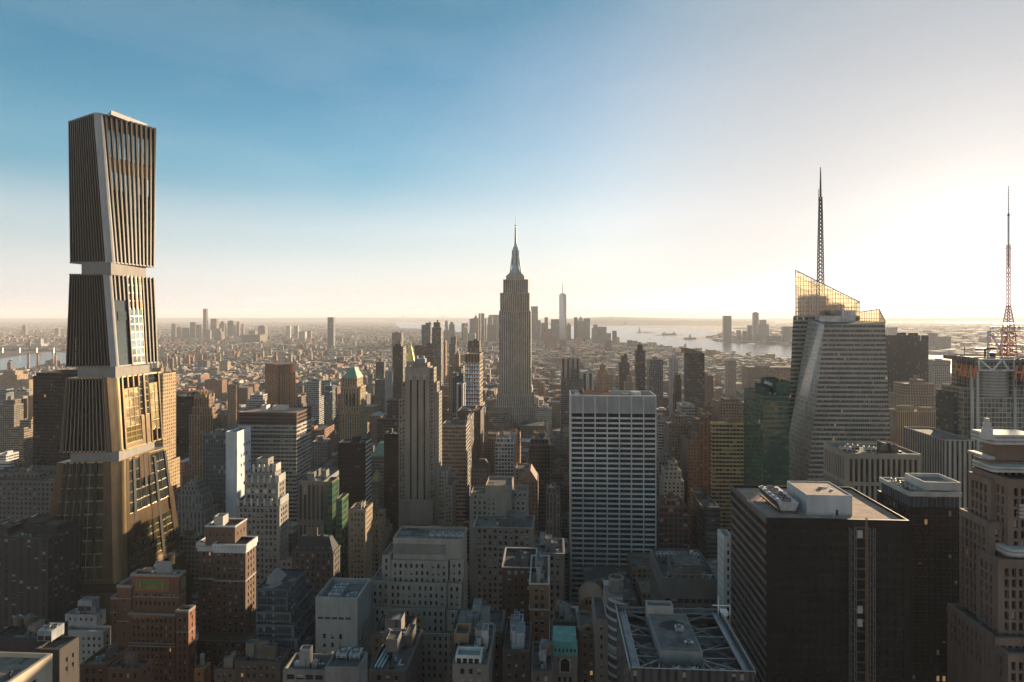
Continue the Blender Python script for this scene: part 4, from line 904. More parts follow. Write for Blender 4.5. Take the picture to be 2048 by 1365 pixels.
S('white_terrace_block', 'building', 'low white terraced block between the banded tan tower and the apartment tower', [T(-10, 20, 925, 780, 'p24'), T(-10, 12, 910, 790, 20)], 'band', (.55, .52, .5), 4, 3.4)
S('classical_arcade_building', 'building', 'dark stone block with arched upper windows left of the bronze tower', [T(-30, 108, 962, 560, 40), T(-20, 78, 946, 572, 30), T(18, 55, 938, 580, 16)], 'punch', (.14, .125, .11), 4.2, 4.4, short='the dark arcaded block', bits=2)
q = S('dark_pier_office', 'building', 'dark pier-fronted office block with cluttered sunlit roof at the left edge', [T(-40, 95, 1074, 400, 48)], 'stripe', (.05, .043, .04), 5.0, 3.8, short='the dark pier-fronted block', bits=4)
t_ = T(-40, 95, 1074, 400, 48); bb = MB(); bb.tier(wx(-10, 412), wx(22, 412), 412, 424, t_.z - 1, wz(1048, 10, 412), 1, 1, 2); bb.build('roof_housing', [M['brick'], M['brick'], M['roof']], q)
S('ziggurat_bank', 'building', 'white stone bank with a stepped pyramid crown over a colonnade', [T(340, 410, 1022, 556, 40), T(356, 404, 990, 560, 30), T(363, 400, 980, 563, 24), T(368, 396, 971, 566, 16), T(373, 392, 965, 569, 10)], 'stripe', (.27, .25, .235), 3.4, 6.0, short='the stepped-crown bank')
S('lower_lit_block', 'building', 'block with warm sunlit glass below the stepped-crown bank', [T(352, 398, 1072, 520, 'p404')], 'grid', (.24, .18, .12), 3.4, 3.8)
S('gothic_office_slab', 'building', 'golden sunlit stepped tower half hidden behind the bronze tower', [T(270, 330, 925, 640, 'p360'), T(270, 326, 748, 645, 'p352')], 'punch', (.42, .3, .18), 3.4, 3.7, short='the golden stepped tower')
S('black_glass_slab', 'building', 'black slab between the golden stepped tower and the pinnacled brown tower', [T(350, 388, 793, 800, 30)], 'blackglass', (.02, .02, .02), 3, 3.8)
q = S('pinnacled_tower', 'building', 'brown gothic tower crowned with a ring of pinnacles', [T(378, 426, 830, 620, 'p443'), T(384, 424, 815, 622, 'p436'), T(389, 418, 795, 625, 'p429')], 'stripe', (.25, .16, .1), 2.6, 3.7, short='the pinnacled brown tower', bits=0)
t_ = T(389, 418, 795, 625, 'p429')
for k in range(5):
    for e in (0, 1):
        bb = MB(); a = t_.x0 + .8 + k * (t_.x1 - t_.x0 - 1.6) / 4; y_ = (t_.y0 + .8, t_.y1 - .8)[e]
        bb.prism([(a - .9, y_ - .9), (a + .9, y_ - .9), (a + .9, y_ + .9), (a - .9, y_ + .9)], t_.z - 2, t_.z + 3); bb.cone(a, y_, .9, .05, t_.z + 3, t_.z + 7.5, 6); bb.build('pinnacle', [M['plain']], q, (.3, .2, .12))
q = S('white_walled_tower', 'building', 'glass tower with blank white side walls', [T(406, 452, 869, 580, 36), T(451.6, 474, 866, 579, 'p501')], 'glass', (.14, .18, .2), 2.4, 4.0, short='the white-walled tower', bits=0)
t_ = T(451.4, 474.2, 864, 578.7, 'p501.5'); bb = MB(); bb.tier(t_.x0, t_.x1, t_.y0, t_.y1 + .4, 0, t_.z, 1, 1, 2, par=3); bb.build('blank_wall', [M['plain'], M['plain'], M['roof']], q, (.6, .6, .6))
for j in range(5):
    for i in range(4):
        if (i * 7 + j * 3) % 4 == 0: continue
        bb = MB(); bb.obox((t_.x1, t_.y0 + 6), (0, 1), (1, 0), 1 + i * 5.4, 2.9 + i * 5.4, t_.z - 16 - j * 9, t_.z - 13 - j * 9, 0, .06); bb.build('window', [M['pane']], q)
roof_bits(q, wx(408, 586), wx(450, 586), 584, 605, wz(869, 430, 580), 2, (.2, .17, .14), 77)
q = S('banded_office_block', 'building', 'large banded office block with a pinkish roof and brown top storeys', [T(475, 593, 868, 640, 'p622.5'), T(475, 593.2, 826, 639.4, 'p623')], 'band', (.4, .36, .32), 4.0, 4.0, short='the large banded office block', bits=0)
t_ = T(475, 593.2, 826, 639.4, 'p623')
bb = MB(); bb.tier(t_.x0 - .2, t_.x1 + .2, t_.y0 - .2, t_.y1, t_.z - 11, t_.z + .4, 0, 1, 2, 60, 3.8); bb.build('top_storeys', [M['band'], M['plain'], M['roof']], q, (.12, .065, .045))
bb = MB(); bb.poly([(t_.x0 + 1, t_.y0 + 1, t_.z - .4), (t_.x1 - 1, t_.y0 + 1, t_.z - .4), (t_.x1 - 1, t_.y1 - 1, t_.z - .4), (t_.x0 + 1, t_.y1 - 1, t_.z - .4)]); bb.build('roof_surface', [M['gravel']], q, (.4, .26, .2))
for l, r, y_, pt in ((522, 533, 650, 811), (545, 571, 662, 812)):
    bb = MB(); bb.tier(wx(l, y_), wx(r, y_), y_, y_ + 9, t_.z - .6, wz(pt, l, y_), 1, 1, 2); bb.build('roof_housing', [M['plain'], M['plain'], M['roof']], q, (.55, .52, .5))
q = S('grey_slab_tower', 'building', 'plain grey-walled tower with a green glass flank', [T(597, 648, 962, 470, 34), T(648.3, 664, 965, 471, 'p678')], 'fine', (.2, .195, .19), 3.2, 30, short='the grey tower with the green glass flank', bits=3)
t_ = T(648.3, 664, 965, 471, 'p678'); bb = MB(); bb.tier(t_.x0 - .1, t_.x1 + .25, t_.y0 - .25, t_.y1 - 2, 0, t_.z + .5, 0, 1, 2, 3, 4.2); bb.build('glass_flank', [M['glassgreen'], M['plain'], M['roof']], q, (.1, .12, .06))
t_ = T(672, 684, 998, 462, 'p697'); bb = MB(); bb.tier(t_.x0, t_.x1, t_.y0, t_.y1, 0, t_.z, 0, 1, 2, 3, 4.2); bb.build('glass_annex', [M['glassgreen'], M['plain'], M['roof']], q, (.12, .14, .07)); FOOT.append(t_.rect())
S('black_striped_tower', 'building', 'black glass tower with a white striped sunlit flank', [T(676, 731, 886, 560, 'p742')], 'blackglass', (.02, .02, .022), 2.4, 3.8, short='the black tower with the striped flank', bits=1)
t_ = T(676, 731, 886, 560, 'p742'); q = MB()
for k in range(36): q.obox((t_.x1, t_.y0), (0, 1), (1, 0), .2, t_.y1 - t_.y0, t_.z - .6 - k * 3.8, t_.z + .6 - k * 3.8 - .1, 0, .5)
q.build('white_bands', [M['white']], [o for o in COL.objects if o.name == 'black_striped_tower'][0])
q = S('green_roofed_tower', 'building', 'ornate tan tower under a green copper pyramid roof', [T(680, 718, 826, 768, 'p734'), T(682, 717, 776, 770, 'p731'), T(685, 714, 756, 773, 'p726')], 'stripe', (.36, .27, .17), 3.0, 3.8, short='the green-roofed tan tower', bits=0)
t_ = T(685, 714, 756, 773, 'p726'); bb = MB(); m_ = .3
bb.prism([(t_.x0 - .4, t_.y0 - .4), (t_.x1 + .4, t_.y0 - .4), (t_.x1 + .4, t_.y1 + .4), (t_.x0 - .4, t_.y1 + .4)], t_.z - .3, wz(735, 703, 780), pts_top=[((t_.x0 + t_.x1) / 2 - 1.5, t_.y0 + 9), ((t_.x0 + t_.x1) / 2 + 3, t_.y0 + 9), ((t_.x0 + t_.x1) / 2 + 3, t_.y1 - 6), ((t_.x0 + t_.x1) / 2 - 1.5, t_.y1 - 6)]); bb.build('pyramid_roof', [M['copper']], q)
for a, c_ in ((680, 826), (682, 776)):
    k = T(a, 718 if a == 680 else 717, c_, 768 if a == 680 else 770, 'p734' if a == 680 else 'p731'); bb = MB(); bb.box(k.x0 - .7, k.x1 + .7, k.y0 - .7, k.y1 + .5, k.z - 1.4, k.z + .6); bb.build('cornice', [M['plain']], q, (.33, .22, .13))
for k in range(3):
    bb = MB(); xw_ = wx(692 + k * 7, 770); bb.obox((xw_, 770), (1, 0), (0, -1), 0, 2.0, wz(812, 698, 770), wz(788, 698, 770), 0, .1); bb.build('arched_window', [M['pane']], q)
q = S('copper_roofed_block', 'building', 'grey tower with a teal hipped copper roof', [T(743, 774, 912, 720, 'p786')], 'band', (.2, .19, .18), 3.6, 3.8, short='the teal-roofed grey tower', bits=0)
t_ = T(743, 774, 912, 720, 'p786'); bb = MB(); bb.prism([(t_.x0, t_.y0), (t_.x1, t_.y0), (t_.x1, t_.y1), (t_.x0, t_.y1)], t_.z + .05, t_.z + 13, pts_top=[(t_.x0 + 6, t_.y0 + 7), (t_.x1 - 6, t_.y0 + 7), (t_.x1 - 6, t_.y1 - 8), (t_.x0 + 6, t_.y1 - 8)]); bb.build('hipped_roof', [M['copper']], q)
q = S('tan_pyramid_block', 'building', 'narrow brick tower with a small ochre pyramid roof', [T(742, 757, 963, 680, 'p765')], 'punch', (.27, .19, .12), 3, 3.7, bits=0)
t_ = T(742, 757, 963, 680, 'p765'); bb = MB(); bb.prism([(t_.x0, t_.y0), (t_.x1, t_.y0), (t_.x1, t_.y1), (t_.x0, t_.y1)], t_.z + .05, t_.z + 12, pts_top=[((t_.x0 + t_.x1) / 2 - .2, (t_.y0 + t_.y1) / 2 - .2), ((t_.x0 + t_.x1) / 2 + .2, (t_.y0 + t_.y1) / 2 - .2), ((t_.x0 + t_.x1) / 2 + .2, (t_.y0 + t_.y1) / 2 + .2), ((t_.x0 + t_.x1) / 2 - .2, (t_.y0 + t_.y1) / 2 + .2)]); bb.build('pyramid_roof', [M['plain']], q, (.33, .26, .14))
S('dark_black_block', 'building', 'black block left of the black-striped stone tower', [T(768, 802, 868, 640, 20)], 'blackglass', (.02, .02, .022), 3, 3.8)
S('brown_terraced_block', 'building', 'brown block with a pale colonnaded penthouse beyond the teal-roofed tower', [T(755, 800, 838, 820, 30), T(774, 797, 800, 826, 20)], 'grid', (.13, .1, .085), 3.6, 3.8, short='the brown block with the colonnaded penthouse')
q = S('fluted_brown_tower', 'building', 'fluted orange-brown brick tower set at an angle', [T(545, 575, 728, 1310, 20)], 'plain', (.33, .15, .07), 4, 4, short='the fluted orange-brown tower', bits=0)
for o_ in list(q.children): bpy.data.objects.remove(o_)
Lp, Cp, Rp = dpoint(531, 1330), dpoint(557, 1290), dpoint(590, 1330); zt = wz(728, 557, 1300); P = [(Lp.x, Lp.y), (Cp.x, Cp.y), (Rp.x, Rp.y), (Lp.x + Rp.x - Cp.x, Lp.y + Rp.y - Cp.y)]
bb = MB(); bb.prism(P, 0, zt, 0, 2, bw=4.6, fh=3.7); bb.build('wall', [M['stripe'], M['plain'], M['roof']], q, (.36, .17, .08))
for a, c_, n_ in ((P[0], P[1], 6), (P[1], P[2], 7)):
    for k in range(n_ + 1):
        f = k / n_; x_, y_ = a[0] + (c_[0] - a[0]) * f, a[1] + (c_[1] - a[1]) * f; bb = MB(); bb.cone(x_, y_, 1.1, 1.1, 0, zt + .4, 6); bb.build('flute', [M['plain']], q, (.36, .16, .075))
bb = MB(); c0 = ((P[0][0] + P[2][0]) / 2, (P[0][1] + P[2][1]) / 2); PP = [(c0[0] + (p[0] - c0[0]) * 1.03, c0[1] + (p[1] - c0[1]) * 1.03) for p in P]; bb.prism(PP, zt - 17, zt + .9, 0); bb.build('crown_band', [M['plain']], q, (.2, .085, .045))
S('white_grid_block', 'building', 'pale grid-fronted office block beyond the fluted orange-brown tower', [T(613, 638, 764, 1100, 'p648')], 'grid', (.4, .39, .38), 3.4, 3.6, short='the pale grid-fronted block')
S('dark_tall_slab', 'building', 'dark slab tower left of the gilded pyramid', [T(786, 806, 693, 1300, 30), T(790, 802, 688, 1304, 16)], 'fine', (.05, .043, .04), 3, 3.8, short='the dark slab by the gilded pyramid')
q = S('gilded_pyramid_tower', 'building', 'stone tower tipped by a gilded pyramid', [T(808, 830, 723, 1850, 34)], 'punch', (.34, .29, .24), 4, 3.9, short='the gilded pyramid tower', bits=0)
t_ = T(811, 828, 718, 1852, 24); bb = MB(); xm, ym = (t_.x0 + t_.x1) / 2, (t_.y0 + t_.y1) / 2
a8 = lambda r_: [(xm + r_ * math.cos(math.pi / 8 + k * math.pi / 4), ym + r_ * math.sin(math.pi / 8 + k * math.pi / 4)) for k in range(8)]
bb.prism(a8(13), wz(723, 820, 1850) - .5, wz(692, 820, 1850), pts_top=a8(2.2)); bb.prism(a8(1.6), wz(692, 820, 1850), wz(689, 820, 1850)); bb.prism(a8(1.2), wz(689, 820, 1850), wz(682, 820, 1850), pts_top=a8(.1)); bb.build('gilded_roof', [M['gold']], q)
S('brown_office_slab', 'building', 'broad brown slab between the gilded pyramid and the slim glass tower', [T(829, 866, 691, 1700, 30)], 'band', (.13, .085, .065), 4, 3.8, short='the broad brown slab')
S('slanted_glass_tower', 'building', 'grey glass tower with a slanted top', [T(843, 861, 650, 2300, 'p863'), T(851, 862, 646, 2304, 20)], 'glass', (.25, .25, .25), 3, 3.6, group=None, short='the slanted grey glass tower')
S('slim_glass_tower', 'building', 'tall slim bronze-tinted glass tower with a crane at its top', [T(864, 882, 655, 1600, 'p887'), T(867, 880, 645, 1604, 18)], 'glass', (.28, .22, .15), 2.6, 3.6, short='the slim bronze glass tower')
S('thin_brown_tower', 'building', 'thin brick-coloured tower right behind the slim bronze glass tower', [T(887, 891, 683, 1900, 'p894')], 'punch', (.24, .13, .09), 3, 3.6)
S('dark_top_tower', 'building', 'dark-topped tower with pale balconies beyond the slim bronze glass tower', [T(898, 911, 688, 2150, 26), T(901, 912, 674, 2156, 20)], 'band', (.16, .14, .125), 3, 3.4)
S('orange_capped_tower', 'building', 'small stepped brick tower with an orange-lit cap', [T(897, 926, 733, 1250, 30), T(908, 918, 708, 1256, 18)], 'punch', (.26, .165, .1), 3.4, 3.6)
q = S('white_window_tower', 'building', 'slim tower with bright sky-coloured windows under a brown crown', [T(930, 959, 723, 900, 'p965.5')], 'grid', (.36, .25, .17), 4.1, 5.6, short='the bright-windowed slim tower', bits=0)
t_ = T(930, 959, 708, 900, 'p965.5'); bb = MB(); bb.tier(t_.x0 - .3, t_.x1 + .3, t_.y0 - .3, t_.y1, wz(724, 945, 900), t_.z, 0, 1, 2, 4, 12); bb.build('crown', [M['stripe'], M['plain'], M['roof']], q, (.22, .14, .085))
M['skypane'] = glass_mat('sky_painted_glass', (.3, .36, .42), rough=.12, spec=1.0, wob=.03)  # pale blue sky reflection put into the pane colour
z_ = wz(726, 945, 900)
for j in range(16):
    for i in range(6):
        bb = MB(); wd = (t_.x1 - t_.x0) / 6; bb.obox((t_.x0, t_.y0 - .02), (1, 0), (0, -1), i * wd + .55, (i + 1) * wd - .55, z_ - 5.6 * j - 4.6, z_ - 5.6 * j - .9, 0, .1); bb.build('window', [M['skypane']], q)
S('crown_box_tower', 'building', 'dark ribbed tower showing above the bright-windowed slim tower', [T(936, 959, 682, 1350, 26)], 'stripe', (.11, .1, .07), 4.4, 12)
S('dark_brown_base_tower', 'building', 'dark brown tower in front of the bright-windowed slim tower', [T(915, 961, 822, 800, 'p968')], 'stripe', (.13, .085, .06), 2.6, 3.8, short='the dark brown stripe tower')
S('curved_band_tower', 'building', 'curved office tower with pale window bands right of the black-striped stone tower', [T(882, 932, 851, 700, 34)], 'band', (.27, .23, .19), 4, 4.2, short='the pale-banded curved tower')
S('bronze_block_tower', 'building', 'black and bronze tower right of the pale-banded curved tower', [T(929, 934, 842, 712, 'p948')], 'fine', (.07, .045, .03), 3, 3.8)
S('grey_textured_tower', 'building', 'pale plain-walled tower with a balconied flank', [T(913, 926, 768, 850, 'p931')], 'slot', (.36, .31, .3), 30, 40, bits=0)
S('teal_glass_tower', 'building', 'teal glass tower under construction left of the pale plain-walled tower', [T(905, 926, 746, 930, 'p930')], 'glass', (.12, .2, .2), 3, 3.6)
q = S('hip_roofed_hotel', 'building', 'brick tower with a dark hipped roof in front of the dark brown stripe tower', [T(942, 978, 938, 590, 'p981')], 'punch', (.17, .115, .085), 3, 3.6, bits=0, short='the hip-roofed brick tower')
t_ = T(942, 978, 938, 590, 'p981'); bb = MB(); bb.prism([(t_.x0, t_.y0), (t_.x1, t_.y0), (t_.x1, t_.y1), (t_.x0, t_.y1)], t_.z + .05, t_.z + 7.5, pts_top=[(t_.x0 + 7, t_.y0 + 5), (t_.x1 - 4, t_.y0 + 5), (t_.x1 - 4, t_.y1 - 5), (t_.x0 + 7, t_.y1 - 5)]); bb.build('hipped_roof', [M['plain']], q, (.09, .05, .04))
S('white_grid_tower', 'building', 'white grid tower with tall windows right of the hip-roofed brick tower', [T(990, 1027, 886, 640, 'p1032'), T(993, 1020, 876, 644, 14)], 'grid', (.46, .44, .42), 3.2, 3.6, short='the white grid tower')
S('u_shaped_dark_tower', 'building', 'grey-topped tower with a black glass front', [T(1058, 1100, 890, 640, 24), T(1062, 1096, 878, 644, 12)], 'blackglass', (.12, .12, .125), 3.2, 3.8, short='the grey-topped black tower')
q = S('gabled_brick_tower', 'building', 'brown brick tower with a steep gable between the white grid tower and the white slab', [T(1042, 1076, 962, 560, 26)], 'punch', (.18, .125, .09), 3, 3.6, bits=0)
t_ = T(1042, 1076, 962, 560, 26); bb = MB(); xm = t_.x0 + 9; bb.prism([(t_.x0, t_.y0), (xm + 5, t_.y0), (xm + 5, t_.y1), (t_.x0, t_.y1)], t_.z + .05, t_.z + 9, pts_top=[(xm - 1, t_.y0 + .1), (xm - .8, t_.y0 + .1), (xm - .8, t_.y1 - .1), (xm - 1, t_.y1 - .1)]); bb.build('gabled_roof', [M['plain']], q, (.2, .13, .09))
S('columned_brick_tower', 'building', 'narrow brick tower with arched loggia left of the white slab', [T(1092, 1120, 986, 480, 22), T(1094, 1112, 976, 483, 12)], 'stripe', (.2, .135, .1), 2.8, 4.6)
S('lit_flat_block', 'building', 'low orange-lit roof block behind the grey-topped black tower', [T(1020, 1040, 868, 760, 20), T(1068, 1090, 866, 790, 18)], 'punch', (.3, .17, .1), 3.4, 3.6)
# right of the white slab
S('limestone_block', 'building', 'plain limestone block right behind the white slab', [T(1310, 1351, 922, 650, 30), T(1318, 1340, 908, 654, 14)], 'punch', (.25, .215, .175), 3.4, 3.7)
S('white_terraced_tower', 'building', 'cream stepped hotel with tiny balconies right of the white slab', [T(1327, 1368, 962, 610, 22), T(1329, 1363, 942, 612, 18), T(1340, 1355, 925, 614, 10)], 'punch', (.46, .4, .33), 3.6, 3.6, short='the cream stepped hotel')
S('brick_tourelle_building', 'building', 'dark red brick building with banded corner bays on the avenue', [T(1318, 1376, 1014, 560, 36), T(1333, 1360, 1000, 566, 14)], 'grid', (.13, .075, .055), 4.4, 4.4, short='the dark red corner-bay building')
S('brick_stepped_tower', 'building', 'broad brown brick tower with a blank penthouse behind the cream stepped hotel', [T(1338, 1383, 850, 760, 34), T(1350, 1374, 832, 764, 20)], 'punch', (.22, .15, .115), 3.2, 3.6, short='the broad brown brick tower')
S('brown_stepped_wing', 'building', 'brown stepped tower with a lit left edge beside the brown pier tower', [T(1375, 1398, 880, 700, 'p1362'), T(1385, 1398, 866, 704, 14)], 'punch', (.2, .14, .105), 3.0, 3.6)
q = S('brown_pier_tower', 'building', 'slim dark brown tower with deep vertical piers', [T(1399, 1423, 843, 700, 36), T(1408, 1423.5, 829, 706, 20)], 'stripe', (.17, .105, .07), 4.2, 3.7, short='the brown pier tower', bits=0)
q = S('bronze_banded_tower', 'building', 'bronze-banded office tower with a folded sunlit front', [T(1424, 1487, 846, 640, 'p1421')], 'band', (.48, .33, .19), 3.2, 3.9, short='the bronze banded tower', bits=3)
S('modern_grey_block', 'building', 'grey modern block with a white flank right behind the white slab', [T(1364, 1390, 812, 850, 'p1353')], 'band', (.27, .27, .28), 4, 3.9, short='the grey modern block')
S('low_glass_podium', 'building', 'low dark glass podium at the foot of the bronze banded tower', [T(1412, 1440, 1015, 560, 60)], 'band', (.08, .075, .07), 4, 4)
q = S('curved_top_condo', 'building', 'dark condominium tower with a curved top edge', [T(1375, 1409, 707, 1050, 'p1368')], 'band', (.1, .088, .075), 4, 3.3, short='the curved-top dark condominium', bits=0)
t_ = T(1368.5, 1409, 707, 1049.5, 24); bb = MB(); n_ = 8
top = [t_.z + 9 * (1 - (k / n_) ** 1.6) for k in range(n_ + 1)]
for k in range(n_):
    xa, xb = t_.x0 + (t_.x1 - t_.x0) * k / n_, t_.x0 + (t_.x1 - t_.x0) * (k + 1) / n_
    bb.prism([(xa, t_.y0), (xb, t_.y0), (xb, t_.y1), (xa, t_.y1)], t_.z - .5, [top[k], top[k + 1], top[k + 1], top[k]])
bb.build('curved_crown', [M['plain']], q, (.2, .14, .1))
S('white_striped_slab', 'building', 'slim white pinstriped tower left of the curved-top dark condominium', [T(1341, 1356, 716, 1400, 22), T(1344, 1353, 711, 1404, 10)], 'stripe', (.5, .46, .44), 3.4, 3.6, short='the white pinstriped tower')
S('blue_slab_annex', 'building', 'dark blue-grey tower in front of the white pinstriped tower', [T(1350, 1363, 757, 1250, 24), T(1351, 1361, 750, 1252, 12)], 'blackglass', (.08, .09, .1), 3, 3.6)
S('glitter_glass_block', 'building', 'mirror glass block with a pale rooftop screen', [T(1298, 1326, 726, 1200, 30), T(1297.5, 1326.5, 719, 1199.5, 30)], 'glass', (.33, .3, .28), 3, 3.8, short='the mirror glass block')
S('dark_slim_tower', 'building', 'slim dark banded tower with a stepped top left of the mirror glass block', [T(1272, 1291, 702, 1300, 'p1269'), T(1276, 1285, 690, 1304, 12)], 'band', (.07, .062, .058), 4, 3.4, short='the slim dark banded tower')
S('dark_stepped_tower', 'building', 'dark stepped tower left of the slim dark banded tower', [T(1239, 1259, 726, 1450, 26), T(1243, 1255, 712, 1456, 16)], 'punch', (.085, .075, .07), 3.6, 3.6, short='the dark stepped tower')
S('pale_stepped_tower', 'building', 'pinkish stepped tower with a domed top in front of the dark stepped tower', [T(1250, 1266, 765, 1150, 20), T(1254, 1264, 752, 1154, 10)], 'punch', (.36, .27, .23), 3.2, 3.5)
S('pale_plain_slab', 'building', 'blank-walled pale slab tower above the white slab roof', [T(1122, 1160, 717, 1350, 26), T(1135, 1150, 716, 1346, 5)], 'slot', (.33, .31, .28), 9, 20, short='the blank pale slab', bits=0)
S('slate_slab', 'building', 'slate grey slab in front of the blank pale slab', [T(1122, 1168, 760, 1280, 22), T(1141, 1154, 737, 1284, 14)], 'band', (.17, .16, .155), 4, 3.8)
S('dark_white_pier_tower', 'building', 'dark glass tower with four white piers right of the blank pale slab', [T(1163, 1187, 746, 1300, 'p1156')], 'slot', (.5, .48, .46), 12, 60, short='the white-piered dark tower', bits=0)
S('brown_brick_slab', 'building', 'brown brick stepped tower above the white slab roof', [T(1196, 1214, 742, 1600, 24), T(1200, 1210, 730, 1604, 14)], 'punch', (.25, .165, .115), 3.4, 3.5)
S('tan_brick_slab', 'building', 'tan gridded block between the brown brick stepped tower and the slim dark banded tower', [T(1208, 1225, 750, 1500, 24)], 'punch', (.32, .25, .19), 3.4, 3.5)
q = S('green_glass_block', 'building', 'green glass office block with a signed rooftop box', [T(1527, 1578, 791, 560, 'p1488')], 'glassgreen', (.045, .075, .058), 3.0, 4.1, short='the green glass block', bits=3)
t_ = T(1553, 1580, 763, 572, 'p1522'); bb = MB(); bb.tier(t_.x0, t_.x1, t_.y0, t_.y1, wz(795, 1550, 560), t_.z, 0, 1, 2, 3, 4.1, par=4, faces='NWS'); bb.build('rooftop_box', [M['glassgreen'], M['plain'], M['roof']], q, (.035, .075, .055))
letters('salesforce', 5.4, q, (t_.x0 - .25, (t_.y0 + t_.y1) / 2, (t_.z + wz(795, 1550, 560)) / 2 + 2.5), R(-90), 'white', .12)
bb = MB(); bb.bar((t_.x0 + 4, t_.y0 + 4, t_.z - 3), (t_.x0 + 4, t_.y0 + 4, t_.z + 2), .7); bb.bar((t_.x0 + 2, t_.y0 + 4, t_.z + 2), (t_.x0 + 9, t_.y0 + 4, t_.z + 2.2), .6); bb.build('maintenance_arm', [plain('yellow_paint', (.6, .42, .05))], q)
q = S('numbered_dark_tower', 'building', 'dark monolithic tower with a white numeral one at its top corner', [T(1772, 1857, 671, 1300, 'p1768')], 'fine', (.085, .075, .07), 3.2, 3.9, short='the numbered dark tower', bits=0)
t_ = T(1772, 1857, 671, 1300, 20); letters('1', 13, q, (wx(1841, 1300), 1299.6, wz(677, 1841, 1300)), 0, 'white', .2, 0, .45)
roof_bits(q, t_.x0 + 20, t_.x1 - 10, 1305, 1330, t_.z, 2, (.1, .06, .05), 81)
S('stepped_deco_hotel', 'building', 'tan stepped hotel in front of the numbered dark tower', [T(1804, 1873, 791, 900, 40), T(1810, 1868, 768, 904, 30), T(1832, 1849, 760, 908, 16)], 'punch', (.33, .25, .18), 3.6, 3.7, short='the tan stepped hotel')
S('pinstriped_tower', 'building', 'square tower with fine vertical mullions right of the crystalline glass tower', [T(1797, 1883, 823, 700, 'p1776')], 'slot', (.4, .33, .25), 2.0, 60, short='the pinstriped tower', bits=2)
S('flared_white_tower', 'building', 'pale flared lattice tower near the river', [T(1869, 1901, 729, 1800, 34), T(1867, 1902, 721, 1796, 40)], 'grid', (.4, .37, .34), 5, 4.5)
S('tan_infill_tower', 'building', 'narrow tan tower right of the pinstriped tower', [T(1872, 1894, 905, 640, 'p1869'), T(1880, 1893, 893, 644, 12)], 'band', (.36, .26, .17), 3.6, 3.6)
S('river_block', 'building', 'ribbed pale block beyond the pinstriped tower', [T(1878, 1920, 838, 900, 30), T(1880, 1905, 820, 1000, 30)], 'band', (.3, .27, .24), 4, 3.6)
S('wide_brick_warehouse', 'building', 'very wide brown brick warehouse block left of the crystalline glass tower', [T(1497, 1600, 735, 2050, 70)], 'punch', (.22, .15, .12), 5, 4.5, short='the wide brown warehouse')
S('apartment_slab', 'building', 'tall tan apartment slab left of the wide brown warehouse', [T(1456, 1472, 722, 1900, 30)], 'punch', (.3, .235, .18), 3.6, 3.2)
S('brown_apartment_tower', 'building', 'brown apartment block right beside the curved-top dark condominium', [T(1408, 1427, 752, 1250, 24)], 'punch', (.23, .15, .115), 3.2, 3.2)
S('stone_loft_block', 'building', 'broad tan loft block left of the green glass block', [T(1440, 1490, 806, 850, 40), T(1450, 1480, 798, 858, 24)], 'punch', (.24, .18, .14), 3.4, 3.8, short='the broad tan loft')
S('dark_terraced_loft', 'building', 'dark stepped loft beyond the bronze banded tower', [T(1405, 1436, 822, 900, 30), T(1412, 1425, 812, 906, 16)], 'punch', (.13, .095, .08), 3.4, 3.7)
S('wide_midrise_block', 'building', 'wide low white-roofed block below the grey modern block', [T(1316, 1348, 842, 820, 40)], 'band', (.4, .34, .31), 4, 3.6, bits=3)
# far-left mid field
S('tan_twin_tower', 'building', 'tan brick twin slab left of the fluted orange-brown tower', [T(455, 472, 770, 1150, 'p478'), T(474, 484, 768, 1190, 'p489')], 'punch', (.3, .19, .125), 3.2, 3.2)
S('white_stepped_condo', 'building', 'white stepped condominium in front of the fluted orange-brown tower', [T(492, 530, 800, 980, 'p533'), T(500, 526, 790, 984, 16)], 'band', (.5, .44, .42), 3.6, 3.2)
S('white_fin_tower', 'building', 'white diagonally braced slim tower left of the dark slab by the gilded pyramid', [T(770, 782, 742, 1150, 'p785')], 'slot', (.46, .45, .45), 4, 40, bits=0)
S('grey_rib_tower', 'building', 'grey ribbed tower left of the white diagonally braced tower', [T(750, 770, 760, 1180, 24), T(752, 768, 724, 1230, 16)], 'stripe', (.17, .155, .145), 3.6, 3.8)
S('bare_concrete_tower', 'building', 'grey concrete apartment slab behind the dark slab by the gilded pyramid', [T(784, 803, 666, 2600, 34), T(790, 797, 664, 2604, 14)], 'punch', (.24, .19, .17), 3.4, 3.2)
S('gramercy_slab', 'building', 'mid-grey slab with a cream flank right of the pale grid-fronted block', [T(624, 655, 884, 760, 'p664')], 'punch', (.24, .22, .21), 3.4, 3.6)
S('blue_roofed_block', 'building', 'low building with a blue-tinted sloping glass roof', [T(650, 665, 772, 1250, 'p671'), T(645, 660, 784, 1200, 'p664')], 'glass', (.2, .26, .3), 3, 3.6)
# ================================================================== the landmark towers
# ---- bronze tapering tower at the left
D0 = 450.0
M['bronze'] = plain('bronze_panel', (.19, .135, .085), rough=.3, metal=.85, lo=.8, hi=1.15, scale=.08)
M['cornerbronze'] = plain('sunlit_bronze', (.55, .4, .22), rough=.3, metal=.9, lo=.8, hi=1.1, scale=.08)  # brighter bronze puts the golden sun streak into the corner's colour
M['concrete'] = plain('pale_concrete', (.42, .4, .39), rough=.75, lo=.82, hi=1.08, scale=.1)
M['finbrown'] = plain('brown_fin', (.022, .015, .011), rough=.5, metal=.1, lo=.8, hi=1.15)
M['finedge'] = plain('fin_edge', (.17, .145, .12), rough=.6, metal=.1, lo=.85, hi=1.1)
M['rust'] = plain('rust_panel', (.3, .12, .035), rough=.6, lo=.8, hi=1.2)
M['towerglass'] = glass_mat('tower_glass', (.02, .03, .028), rough=.07, spec=1.0, wob=.06)
